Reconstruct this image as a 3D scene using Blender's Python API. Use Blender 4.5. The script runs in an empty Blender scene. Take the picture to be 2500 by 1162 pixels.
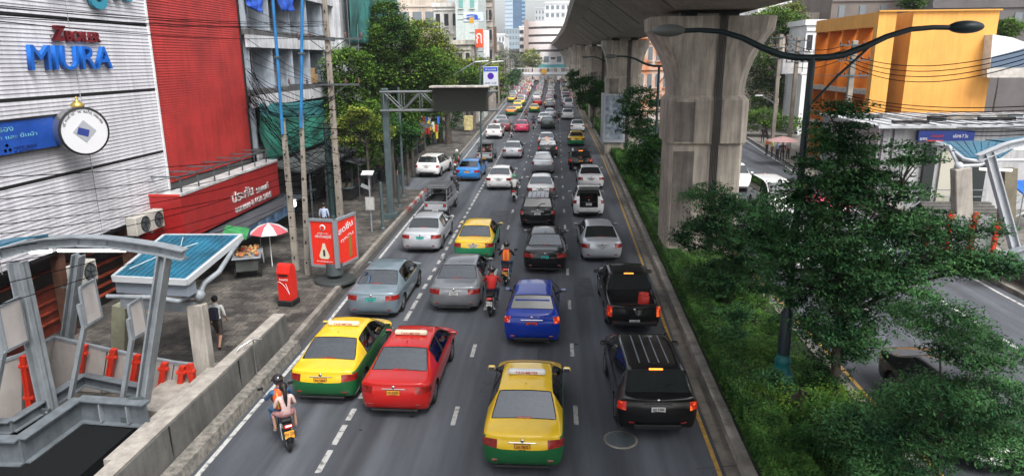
import bpy, bmesh, math, random
import numpy as np
from mathutils import Vector, Matrix
R = math.radians
random.seed(7)
S = bpy.context.scene
COL = S.collection

# ---------------------------------------------------------------- camera
F, CX, CY, H = 1686.0, 1250.0, 581.0, 9.0          # focal length and principal point in photo pixels, eye height in m
_vp, _nx = (1356.0, 146.0), 1305.0
_yv = np.array([_vp[0]-CX, -(_vp[1]-CY), -F])
_n = _nx-CX
_nd = np.array([_n, -(_n*_yv[0]+F*F)/_yv[1], -F])
_Y = _yv/np.linalg.norm(_yv); _Z = -_nd/np.linalg.norm(_nd); _X = np.cross(_Y, _Z)
W2C = np.column_stack([_X, _Y, _Z])
EYE = np.array([0, 0, H])
def _ray(px, py): return W2C.T @ np.array([px-CX, -(py-CY), -F])
def G(px, py, z=0.0):
    r = _ray(px, py); t = (z-H)/r[2]; return Vector(EYE+r*t)
def PX(px, py, x):
    r = _ray(px, py); t = x/r[0]; return Vector(EYE+r*t)
def PY(px, py, y):
    r = _ray(px, py); t = y/r[1]; return Vector(EYE+r*t)
cam = bpy.data.cameras.new('camera'); co = bpy.data.objects.new('camera', cam); COL.objects.link(co)
mw = Matrix([[*W2C[:, 0]], [*W2C[:, 1]], [*W2C[:, 2]]]).to_4x4(); mw.translation = Vector(EYE)
co.matrix_world = mw
cam.sensor_width = 36; cam.lens = F/2500*36; cam.clip_start = 0.1; cam.clip_end = 3000
S.camera = co
# ---------------------------------------------------------------- sky, sun, exposure
W = bpy.data.worlds.new('World'); S.world = W; W.use_nodes = True
nt = W.node_tree; nt.nodes.clear()
sky = nt.nodes.new('ShaderNodeTexSky'); sky.sky_type = 'NISHITA'; sky.sun_disc = False
sky.sun_elevation = R(55); sky.sun_rotation = R(145); sky.air_density = 1.0; sky.dust_density = 4.0; sky.ozone_density = 1.0
hs = nt.nodes.new('ShaderNodeHueSaturation'); hs.inputs['Saturation'].default_value = 0.28
bg = nt.nodes.new('ShaderNodeBackground'); bg.inputs['Strength'].default_value = 0.12
wo = nt.nodes.new('ShaderNodeOutputWorld')
nt.links.new(sky.outputs[0], hs.inputs['Color']); nt.links.new(hs.outputs[0], bg.inputs[0]); nt.links.new(bg.outputs[0], wo.inputs[0])
sl = bpy.data.lights.new('sun', 'SUN'); sl.energy = 1.7; sl.angle = R(30); sl.color = (1.0, 0.985, 0.96)
so = bpy.data.objects.new('sun', sl); COL.objects.link(so)
so.rotation_euler = (R(90-55), 0, R(35))    # high veiled sun behind the viewpoint, to the right
S.view_settings.view_transform = 'Standard'; S.view_settings.look = 'None'
S.view_settings.exposure = 1.2; S.view_settings.gamma = 1.0; S.view_settings.use_curve_mapping = False
S.render.engine = 'CYCLES'
S.cycles.max_bounces = 5; S.cycles.diffuse_bounces = 2; S.cycles.glossy_bounces = 3; S.cycles.transparent_max_bounces = 6
S.cycles.volume_bounces = 0; S.cycles.use_denoising = True

# ---------------------------------------------------------------- materials
MATS = {}
def mat(name, col, rough=.6, metal=0.0, var=0.0, scale=2.0, bump=0.0, coat=0.0, ior=1.45, emit=0.0, stretch=None, space='pos', detail=5, bscale=None, col2=None, trans=0.0, streak=0.0, lo=.35, hi=.65):
    if name in MATS: return MATS[name]
    m = bpy.data.materials.new(name); m.use_nodes = True; MATS[name] = m
    n = m.node_tree.nodes; l = m.node_tree.links; b = n['Principled BSDF']
    c = (*col, 1)
    b.inputs['Base Color'].default_value = c; b.inputs['Roughness'].default_value = rough
    b.inputs['Metallic'].default_value = metal; b.inputs['IOR'].default_value = ior
    b.inputs['Coat Weight'].default_value = coat; b.inputs['Coat Roughness'].default_value = .06
    if trans: b.inputs['Transmission Weight'].default_value = trans
    if emit: b.inputs['Emission Color'].default_value = c; b.inputs['Emission Strength'].default_value = emit
    m.diffuse_color = c
    if var or bump or streak or col2:
        if space == 'pos': g = n.new('ShaderNodeNewGeometry'); src = g.outputs['Position']
        else: g = n.new('ShaderNodeTexCoord'); src = g.outputs['Object']
        mp = n.new('ShaderNodeMapping'); mp.inputs['Scale'].default_value = stretch or (1, 1, 1)
        l.new(src, mp.inputs['Vector'])
        cur = None
        if var or col2:
            t = n.new('ShaderNodeTexNoise'); t.inputs['Scale'].default_value = scale; t.inputs['Detail'].default_value = detail
            t.inputs['Roughness'].default_value = .62
            l.new(mp.outputs[0], t.inputs['Vector'])
            r = n.new('ShaderNodeValToRGB'); l.new(t.outputs[0], r.inputs[0])
            c1 = col2 or tuple(min(1, x*(1+var)) for x in col); c0 = col if col2 else tuple(x*(1-var) for x in col)
            r.color_ramp.elements[0].position = lo; r.color_ramp.elements[0].color = (*c0, 1)
            r.color_ramp.elements[1].position = hi; r.color_ramp.elements[1].color = (*c1, 1)
            cur = r.outputs[0]
        if streak:
            m2 = n.new('ShaderNodeMapping'); m2.inputs['Scale'].default_value = (2.6, 2.6, .16); l.new(src, m2.inputs['Vector'])
            t2 = n.new('ShaderNodeTexNoise'); t2.inputs['Scale'].default_value = 1.6; t2.inputs['Detail'].default_value = 7
            t2.inputs['Roughness'].default_value = .7; l.new(m2.outputs[0], t2.inputs['Vector'])
            r2 = n.new('ShaderNodeValToRGB'); l.new(t2.outputs[0], r2.inputs[0])
            r2.color_ramp.elements[0].position = .36; r2.color_ramp.elements[0].color = (1-streak, 1-streak, 1-streak*.95, 1)
            r2.color_ramp.elements[1].position = .62; r2.color_ramp.elements[1].color = (1, 1, 1, 1)
            mx = n.new('ShaderNodeMixRGB'); mx.blend_type = 'MULTIPLY'; mx.inputs[0].default_value = 1
            if cur: l.new(cur, mx.inputs[1])
            else: mx.inputs[1].default_value = c
            l.new(r2.outputs[0], mx.inputs[2]); cur = mx.outputs[0]
        if cur:
            l.new(cur, b.inputs['Base Color'])
            if emit: l.new(cur, b.inputs['Emission Color'])
        if bump:
            t = n.new('ShaderNodeTexNoise'); t.inputs['Scale'].default_value = bscale or scale*8; t.inputs['Detail'].default_value = 4
            l.new(mp.outputs[0], t.inputs['Vector'])
            bp = n.new('ShaderNodeBump'); bp.inputs['Strength'].default_value = bump; bp.inputs['Distance'].default_value = .02
            l.new(t.outputs[0], bp.inputs['Height']); l.new(bp.outputs[0], b.inputs['Normal'])
    return m
def plain(name, col, rough=.6, **k):               # ordinary painted or worn surface with a little unevenness
    return mat(name, col, rough, var=k.pop('var', .12), scale=k.pop('scale', 3), **k)

asphalt = mat('asphalt', (.080, .087, .100), .78, var=.38, scale=.5, stretch=(1.6, .22, 1), bump=.5, bscale=60, lo=.3, hi=.7)
def _grain(m, sc=70, amt=.25):
    n = m.node_tree.nodes; l = m.node_tree.links; b = n['Principled BSDF']
    s = b.inputs['Base Color'].links[0].from_socket
    g = n.new('ShaderNodeNewGeometry'); t = n.new('ShaderNodeTexNoise'); t.inputs['Scale'].default_value = sc; t.inputs['Detail'].default_value = 2
    l.new(g.outputs['Position'], t.inputs['Vector'])
    r = n.new('ShaderNodeValToRGB'); l.new(t.outputs[0], r.inputs[0])
    r.color_ramp.elements[0].position = .3; r.color_ramp.elements[0].color = (1-amt,)*3+(1,)
    r.color_ramp.elements[1].position = .7; r.color_ramp.elements[1].color = (1+amt,)*3+(1,)
    mx = n.new('ShaderNodeMixRGB'); mx.blend_type = 'MULTIPLY'; mx.inputs[0].default_value = 1
    l.new(s, mx.inputs[1]); l.new(r.outputs[0], mx.inputs[2]); l.new(mx.outputs[0], b.inputs['Base Color'])
_grain(asphalt)
_grain(asphalt, 380, .3)
def _wear(m):                                                     # long tyre-polished and oily bands along the road
    n = m.node_tree.nodes; l = m.node_tree.links; b = n['Principled BSDF']; s = b.inputs['Base Color'].links[0].from_socket
    g = n.new('ShaderNodeNewGeometry'); mp = n.new('ShaderNodeMapping'); mp.inputs['Scale'].default_value = (1.5, .035, 1); l.new(g.outputs['Position'], mp.inputs['Vector'])
    t = n.new('ShaderNodeTexNoise'); t.inputs['Scale'].default_value = 1.0; t.inputs['Detail'].default_value = 5; l.new(mp.outputs[0], t.inputs['Vector'])
    r = n.new('ShaderNodeValToRGB'); l.new(t.outputs[0], r.inputs[0]); r.color_ramp.elements[0].position = .38; r.color_ramp.elements[0].color = (.66, .66, .67, 1); r.color_ramp.elements[1].position = .62; r.color_ramp.elements[1].color = (1.22, 1.22, 1.2, 1)
    mx = n.new('ShaderNodeMixRGB'); mx.blend_type = 'MULTIPLY'; mx.inputs[0].default_value = 1; l.new(s, mx.inputs[1]); l.new(r.outputs[0], mx.inputs[2]); l.new(mx.outputs[0], b.inputs['Base Color'])
    rr = n.new('ShaderNodeMapRange'); rr.inputs['To Min'].default_value = .5; rr.inputs['To Max'].default_value = .9; l.new(t.outputs[0], rr.inputs[0]); l.new(rr.outputs[0], b.inputs['Roughness'])
_wear(asphalt)
soil = mat('soil', (.02, .035, .012), .95, var=.4, scale=4, bump=.6)
paving = mat('paving', (.032, .030, .028), .8, col2=(.14, .128, .112), scale=.8, bump=.4, bscale=14, lo=.38, hi=.72, detail=8)
_grain(paving, 9, .3)
def _tiles(m, sx=.42, sy=.42):
    n = m.node_tree.nodes; l = m.node_tree.links; b = n['Principled BSDF']; s = b.inputs['Base Color'].links[0].from_socket
    g = n.new('ShaderNodeNewGeometry'); t = n.new('ShaderNodeTexBrick'); t.offset = .5; t.inputs['Scale'].default_value = 1.0
    t.inputs['Brick Width'].default_value = sx; t.inputs['Row Height'].default_value = sy; t.inputs['Mortar Size'].default_value = .012
    t.inputs['Color1'].default_value = (.62, .62, .62, 1); t.inputs['Color2'].default_value = (1.35, 1.33, 1.3, 1); t.inputs['Mortar'].default_value = (.3, .3, .3, 1)
    l.new(g.outputs['Position'], t.inputs['Vector']); mx = n.new('ShaderNodeMixRGB'); mx.blend_type = 'MULTIPLY'; mx.inputs[0].default_value = 1
    l.new(s, mx.inputs[1]); l.new(t.outputs[0], mx.inputs[2]); l.new(mx.outputs[0], b.inputs['Base Color'])
_tiles(paving)
paint_white = mat('road paint white', (.09, .09, .09), .7, col2=(.46, .46, .44), scale=5, lo=.34, hi=.5, detail=8)
paint_yellow = mat('road paint yellow', (.42, .25, .06), .7, var=.3, scale=5)
kerbstone = mat('kerbstone', (.13, .12, .105), .85, col2=(.27, .245, .215), scale=2.2, bump=.4)
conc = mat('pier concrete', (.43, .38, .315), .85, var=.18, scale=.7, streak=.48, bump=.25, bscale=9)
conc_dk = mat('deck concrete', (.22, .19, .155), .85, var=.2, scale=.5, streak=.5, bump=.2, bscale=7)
conc_lt = mat('light concrete', (.36, .33, .29), .85, var=.18, scale=1.5, streak=.35, bump=.3)
conc_wall = mat('barrier concrete', (.125, .12, .11), .85, var=.25, scale=1.3, streak=.35, bump=.3)
steel = mat('grey painted steel', (.22, .245, .265), .5, var=.15, scale=2.5, streak=.2)
steel_dk = mat('dark painted steel', (.07, .085, .09), .5, var=.2, scale=3)
black_m = mat('black', (.008, .008, .009), .7)
rubber = mat('rubber', (.018, .018, .018), .85)
chrome = mat('chrome', (.6, .6, .6), .15, 1)
alloy = mat('alloy', (.38, .38, .39), .3, 1)
glass = mat('dark glass', (.016, .021, .022), .04, ior=1.75, coat=1.0)
glass_lt = mat('pale glass', (.075, .095, .105), .04, ior=1.7, coat=.6)
def seethrough(name, tint, refl=.12):                             # thin car glass: tinted, mirror-like at grazing angles
    m = bpy.data.materials.new(name); m.use_nodes = True; n = m.node_tree.nodes; l = m.node_tree.links; n.clear(); MATS[name] = m
    o = n.new('ShaderNodeOutputMaterial'); mx = n.new('ShaderNodeMixShader'); t = n.new('ShaderNodeBsdfTransparent'); g = n.new('ShaderNodeBsdfGlossy'); f = n.new('ShaderNodeFresnel')
    t.inputs[0].default_value = (*tint, 1); g.inputs['Roughness'].default_value = .02; g.inputs[0].default_value = (.95, .98, 1, 1); f.inputs[0].default_value = 3.1
    l.new(f.outputs[0], mx.inputs[0]); l.new(t.outputs[0], mx.inputs[1]); l.new(g.outputs[0], mx.inputs[2]); l.new(mx.outputs[0], o.inputs[0]); return m
glass_see = seethrough('clear car glass', (.62, .68, .68))
lampred = mat('red lamp', (.36, .02, .015), .18, coat=1, col2=(.12, .006, .005), scale=9, space='obj')
lamplit = mat('lit red lamp', (.30, .012, .008), .2, emit=.35, coat=1, col2=(.95, .16, .03), scale=7, space='obj', lo=.5, hi=.62)
lamporange = mat('lit orange lamp', (1, .22, .03), .2, emit=1.6)
lampwhite = mat('clear lamp', (.55, .55, .55), .1, coat=1)
skin = mat('skin', (.35, .19, .125), .55)
white_p = plain('white paint', (.66, .67, .68), .5)
red_p = plain('red paint', (.5, .028, .018), .45)

# ---------------------------------------------------------------- mesh helpers
class MB:
    def __init__(s): s.v = []; s.f = []; s.m = []; s.mats = []; s.sm = []
    def mi(s, m):
        if m not in s.mats: s.mats.append(m)
        return s.mats.index(m)
    def add(s, vs, fs, m, smooth=False):
        o = len(s.v); s.v += [tuple(v) for v in vs]; k = s.mi(m)
        for f in fs: s.f.append([i+o for i in f]); s.m.append(k); s.sm.append(smooth)
        return s
    def box(s, c, d, m, rot=None, bev=0.0, top=1.0):
        x, y, z = d[0]/2, d[1]/2, d[2]/2; c = Vector(c)
        if bev:
            b = min(bev, x*.9, y*.9, z*.9)
            vs = []
            for sx, sy, sz in ((-1,-1,-1),(1,-1,-1),(1,1,-1),(-1,1,-1),(-1,-1,1),(1,-1,1),(1,1,1),(-1,1,1)):
                vs += [(sx*x, sy*(y-b), sz*(z-b)), (sx*(x-b), sy*y, sz*(z-b)), (sx*(x-b), sy*(y-b), sz*z)]
            def i(a, k): return a*3+k
            fs = [[i(0,2),i(3,2),i(2,2),i(1,2)], [i(4,2),i(5,2),i(6,2),i(7,2)], [i(0,1),i(1,1),i(5,1),i(4,1)], [i(2,1),i(3,1),i(7,1),i(6,1)], [i(1,0),i(2,0),i(6,0),i(5,0)], [i(3,0),i(0,0),i(4,0),i(7,0)]]
            for a, b2, k1, k2 in ((0,1,1,2),(1,2,0,2),(2,3,1,2),(3,0,0,2)): fs.append([i(a,k1),i(a,k2),i(b2,k2),i(b2,k1)])
            for a, b2, k1, k2 in ((4,5,1,2),(5,6,0,2),(6,7,1,2),(7,4,0,2)): fs.append([i(b2,k1),i(b2,k2),i(a,k2),i(a,k1)])
            for a, b2 in ((0,4),(1,5),(2,6),(3,7)): fs.append([i(a,0),i(a,1),i(b2,1),i(b2,0)])
            for a in range(8): fs.append([i(a,0),i(a,1),i(a,2)])
        else:
            vs = [(-x,-y,-z),(x,-y,-z),(x,y,-z),(-x,y,-z),(-x*top,-y*top,z),(x*top,-y*top,z),(x*top,y*top,z),(-x*top,y*top,z)]
            fs = [[0,3,2,1],[4,5,6,7],[0,1,5,4],[1,2,6,5],[2,3,7,6],[3,0,4,7]]
        if rot is not None:
            M = rot if isinstance(rot, Matrix) else Matrix.Rotation(rot, 3, 'Z')
            vs = [M@Vector(v) for v in vs]
        return s.add([Vector(v)+c for v in vs], fs, m)
    def bar(s, a, b, w, h, m, up=(0, 0, 1), bev=0):            # box beam from a to b, w across, h along 'up'
        a, b = Vector(a), Vector(b); d = b-a; y = d.normalized(); x = y.cross(Vector(up))
        if x.length < 1e-4: x = Vector((1, 0, 0))
        x.normalize(); z = x.cross(y)
        return s.box((a+b)/2, (w, d.length, h), m, Matrix((x, y, z)).transposed(), bev)
    def ibeam(s, a, b, w, h, t, m, up=(0, 0, 1)):
        a, b = Vector(a), Vector(b); y = (b-a).normalized(); x = y.cross(Vector(up)).normalized(); z = x.cross(y)
        s.bar(a+z*(h-t)/2, b+z*(h-t)/2, w, t, m, up); s.bar(a-z*(h-t)/2, b-z*(h-t)/2, w, t, m, up); s.bar(a, b, t, h-2*t, m, up)
        return s
    def tube(s, pts, r, m, n=8, cap=True, smooth=True):
        pts = [Vector(p) for p in pts]; rs = r if isinstance(r, (list, tuple)) else [r]*len(pts)
        vs = []; prev = None
        for i, p in enumerate(pts):
            d = (pts[min(i+1, len(pts)-1)]-pts[max(i-1, 0)]).normalized()
            if prev is None:
                u = d.cross(Vector((0, 0, 1)))
                if u.length < .05: u = d.cross(Vector((1, 0, 0)))
            else: u = prev-d*prev.dot(d)
            u.normalize(); prev = u; w = d.cross(u)
            for k in range(n):
                a = 2*math.pi*k/n; vs.append(p+(u*math.cos(a)+w*math.sin(a))*rs[i])
        fs = []
        for i in range(len(pts)-1):
            for k in range(n): fs.append([i*n+k, i*n+(k+1) % n, (i+1)*n+(k+1) % n, (i+1)*n+k])
        s.add(vs, fs, m, smooth)
        if cap: s.add(vs[:n], [list(range(n))[::-1]], m); s.add(vs[-n:], [list(range(n))], m)
        return s
    def cyl(s, a, b, r, m, n=16, r2=None): return s.tube([a, b], [r, r2 if r2 is not None else r], m, n)
    def lathe(s, prof, c, m, n=20, axis=(0, 0, 1)):
        q = Vector((0, 0, 1)).rotation_difference(Vector(axis)); c = Vector(c); vs = []
        for r, z in prof:
            for k in range(n):
                a = 2*math.pi*k/n; vs.append(c+q@Vector((r*math.cos(a), r*math.sin(a), z)))
        fs = []
        for i in range(len(prof)-1):
            for k in range(n): fs.append([i*n+k, i*n+(k+1) % n, (i+1)*n+(k+1) % n, (i+1)*n+k])
        return s.add(vs, fs, m, True)
    def sphere(s, c, r, m, n=14, sc=(1, 1, 1)):
        pr = [(math.sin(math.pi*i/n)*1.0, -math.cos(math.pi*i/n)) for i in range(n+1)]
        o = len(s.v); s.lathe([(max(1e-4, a), z) for a, z in pr], (0, 0, 0), m, n+4)
        for i in range(o, len(s.v)): v = s.v[i]; s.v[i] = (c[0]+v[0]*r*sc[0], c[1]+v[1]*r*sc[1], c[2]+v[2]*r*sc[2])
        return s
    def prism(s, poly, d, m, smooth=False):                      # poly: 3D ring, d: extrusion vector
        n = len(poly); p = [Vector(v) for v in poly]; d = Vector(d)
        nrm = Vector((0, 0, 0))
        for i in range(n): nrm += p[i].cross(p[(i+1) % n])
        if nrm.dot(d) > 0: p = p[::-1]
        s.add(p+[v+d for v in p], [list(range(n)), [n+i for i in range(n)][::-1]], m)
        return s.add(p+[v+d for v in p], [[(i+1) % n, i, n+i, n+(i+1) % n] for i in range(n)], m, smooth)
    def quad(s, a, b, c, d, m): return s.add([a, b, c, d], [[0, 1, 2, 3]], m)
    def build(s, name, parent=None, loc=None, **tags):
        me = bpy.data.meshes.new(name); me.from_pydata(s.v, [], s.f)
        for m in s.mats: me.materials.append(m)
        if s.f:
            me.polygons.foreach_set('material_index', s.m); me.polygons.foreach_set('use_smooth', s.sm)
        me.update()
        if loc is not None:
            me.transform(Matrix.Translation(-Vector(loc)))
        o = bpy.data.objects.new(name, me); COL.objects.link(o)
        if loc is not None: o.location = loc
        if parent is not None: o.parent = parent
        for k, v in tags.items():
            if v is not None: o[k] = v
        return o
def thing(name, label, category, loc=(0, 0, 0), rz=0.0, group=None):
    o = bpy.data.objects.new(name, None); COL.objects.link(o); o.empty_display_size = .3
    o.location = loc; o.rotation_euler = (0, 0, rz); o['label'] = label; o['category'] = category
    if group: o['group'] = group
    return o
def own(o, parent):                                              # parts built in world space hang on a thing placed at its base
    o.parent = parent; o.matrix_parent_inverse = Matrix.Identity(4)
    T = Matrix.Translation(parent.location) @ Matrix.Rotation(parent.rotation_euler[2], 4, 'Z')
    o.data.transform(T.inverted()); return o
def copytree(r, loc, rz=0.0, label=None):
    c = r.copy(); COL.objects.link(c); c.location = loc; c.rotation_euler = (0, 0, rz)
    if label: c['label'] = label
    for ch in r.children:
        d = ch.copy(); COL.objects.link(d); d.parent = c
        for g in ch.children:
            e = g.copy(); COL.objects.link(e); e.parent = d
    return c
def baked(o):
    dg = bpy.context.evaluated_depsgraph_get(); dg.update()
    me = bpy.data.meshes.new_from_object(o.evaluated_get(dg)); return me
_txt = {}
def text_mesh(s, size=1.0, ext=.01, bold=0.0, shear=0.0):
    k = (s, size, ext, bold, shear)
    if k in _txt: return _txt[k]
    c = bpy.data.curves.new('t', 'FONT'); c.body = s; c.size = size; c.extrude = ext; c.offset = bold; c.shear = shear
    c.align_x = 'CENTER'; c.align_y = 'CENTER'; c.resolution_u = 3
    o = bpy.data.objects.new('t', c); COL.objects.link(o); me = baked(o); me.name = 'lettering'
    bpy.data.objects.remove(o); _txt[k] = me; return me
def text(s, pos, xdir, updir, size, m, parent=None, name='lettering', ext=.01, bold=0.0, sx=1.0, shear=0.0):
    me = text_mesh(s, size, ext, bold, shear).copy(); me.materials.clear(); me.materials.append(m)
    x = Vector(xdir).normalized(); u = Vector(updir).normalized(); n = x.cross(u)
    M = Matrix((x*sx, u, n)).transposed().to_4x4(); M.translation = Vector(pos)
    if parent is not None and parent.type == 'EMPTY':
        T = Matrix.Translation(parent.location) @ Matrix.Rotation(parent.rotation_euler[2], 4, 'Z'); M = T.inverted() @ M
    elif parent is not None:
        T = Matrix.Translation(parent.location)
        if parent.parent is not None:
            q = parent.parent; T = Matrix.Translation(q.location) @ Matrix.Rotation(q.rotation_euler[2], 4, 'Z') @ T
        M = T.inverted() @ M
    me.transform(M); o = bpy.data.objects.new(name, me); COL.objects.link(o)
    if parent is not None: o.parent = parent
    return o
# ---------------------------------------------------------------- vehicles
# a body is a grid of cross-sections (rear to front); side rows r0..r5, top columns c1..c3
SLOT = ['paintA', 'paintB', 'trim', 'rear_window', 'windshield', 'wl', 'wlf', 'wr', 'wrf', 'tl', 'tr', 'hl', 'hr', 'arch', 'cavity']
TYPES = {
 # y, w, zbelt, wr, zr, ztop   ; flags: rear glass span, windshield span, side window spans (rear / front)
 'sedan': dict(st=[(.04,.87,.93,.80,1.0,1.02),(.26,.905,.94,.80,1.01,1.045),(.62,.91,.945,.79,1.0,1.06),(1.34,.91,.95,.635,1.37,1.42),(1.50,.91,.95,.62,1.39,1.45),(2.2,.89,.93,.60,1.41,1.475),(2.29,.89,.93,.60,1.41,1.475),(2.88,.885,.93,.585,1.36,1.43),(3.55,.88,.92,.73,.98,1.03),(4.05,.875,.86,.72,.90,.96),(4.42,.82,.72,.66,.75,.80),(4.55,.74,.60,.6,.62,.66)], rg=2, ws=7, sr=[3,4], sb=5, sf=[6,7], L=4.55, wh=(.92,3.62), r=.32, lamp=(.71,.90), frac=.62, c1=.93),
 'saloon': dict(st=[(.04,.89,.96,.82,1.03,1.05),(.30,.92,.97,.82,1.045,1.08),(.80,.93,.97,.80,1.04,1.09),(1.5,.93,.97,.645,1.38,1.43),(1.64,.93,.97,.63,1.40,1.455),(2.4,.91,.95,.615,1.42,1.48),(2.49,.91,.95,.615,1.42,1.48),(3.05,.905,.95,.60,1.37,1.43),(3.8,.90,.93,.75,.98,1.03),(4.35,.89,.87,.74,.90,.96),(4.7,.83,.74,.68,.76,.81),(4.83,.76,.6,.6,.62,.66)], rg=2, ws=7, sr=[3,4], sb=5, sf=[6,7], L=4.83, wh=(1.02,3.85), r=.335, lamp=(.75,.93), frac=.56, c1=.93),
 'hatch': dict(st=[(.04,.86,.95,.78,1.02,1.04),(.12,.875,.96,.75,1.09,1.12),(.18,.88,.965,.74,1.13,1.15),(.50,.88,.97,.62,1.45,1.49),(.66,.85,.96,.575,1.455,1.51),(1.55,.85,.94,.60,1.47,1.53),(1.64,.85,.94,.60,1.47,1.53),(2.3,.85,.92,.58,1.40,1.46),(3.2,.845,.90,.72,.97,1.02),(3.55,.83,.84,.70,.88,.94),(3.88,.78,.70,.64,.73,.78),(4.0,.7,.58,.6,.6,.64)], rg=2, ws=7, sr=[3,4], sb=5, sf=[6,7], L=4.0, wh=(.72,3.25), r=.31, lamp=(.78,1.20), frac=.8, c1=.93),
 'suv': dict(st=[(.04,.91,1.06,.84,1.13,1.14),(.11,.935,1.08,.82,1.17,1.18),(.16,.94,1.085,.81,1.19,1.20),(.50,.94,1.09,.70,1.60,1.64),(.68,.905,1.09,.65,1.625,1.67),(2.0,.905,1.07,.68,1.65,1.70),(2.1,.905,1.07,.68,1.65,1.70),(2.8,.90,1.06,.66,1.58,1.63),(3.5,.895,1.05,.76,1.12,1.17),(4.1,.885,1.0,.75,1.04,1.10),(4.5,.83,.86,.68,.88,.94),(4.62,.77,.72,.6,.74,.78)], rg=2, ws=7, sr=[3,4], sb=5, sf=[6,7], L=4.62, wh=(.95,3.62), r=.365, lamp=(.82,1.12), frac=.82, c1=.94),
 'van': dict(st=[(.05,.82,1.10,.76,1.16,1.17),(.12,.85,1.12,.75,1.2,1.21),(.17,.855,1.12,.745,1.23,1.24),(.36,.86,1.13,.70,1.88,1.92),(.55,.86,1.13,.70,1.91,1.96),(2.6,.86,1.13,.71,1.93,1.98),(2.7,.86,1.13,.71,1.93,1.98),(3.5,.855,1.12,.69,1.84,1.9),(4.2,.85,1.10,.76,1.18,1.22),(4.45,.84,1.02,.74,1.06,1.1),(4.68,.8,.84,.7,.86,.9),(4.76,.77,.7,.66,.72,.76)], rg=2, ws=7, sr=[3,4], sb=5, sf=[6,7], L=4.76, wh=(.95,3.8), r=.33, lamp=(.78,1.2), frac=.8, c1=.92),
 'pickup': dict(st=[(.05,.84,1.0,.80,1.05,1.05),(.15,.88,1.02,.82,1.07,1.07),(1.62,.89,1.03,.82,1.08,1.08),(1.80,.89,1.05,.66,1.58,1.61),(1.92,.89,1.05,.665,1.60,1.65),(2.55,.89,1.04,.68,1.62,1.67),(2.64,.89,1.04,.68,1.62,1.67),(3.15,.89,1.03,.66,1.54,1.6),(3.85,.885,1.02,.76,1.09,1.14),(4.5,.875,.98,.75,1.02,1.07),(5.0,.83,.86,.68,.88,.92),(5.14,.77,.72,.6,.74,.78)], rg=2, ws=7, sr=[3,4], sb=5, sf=[6,7], L=5.14, wh=(1.15,4.2), r=.37, lamp=(.66,1.0), frac=.86, c1=.93),
}
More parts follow.
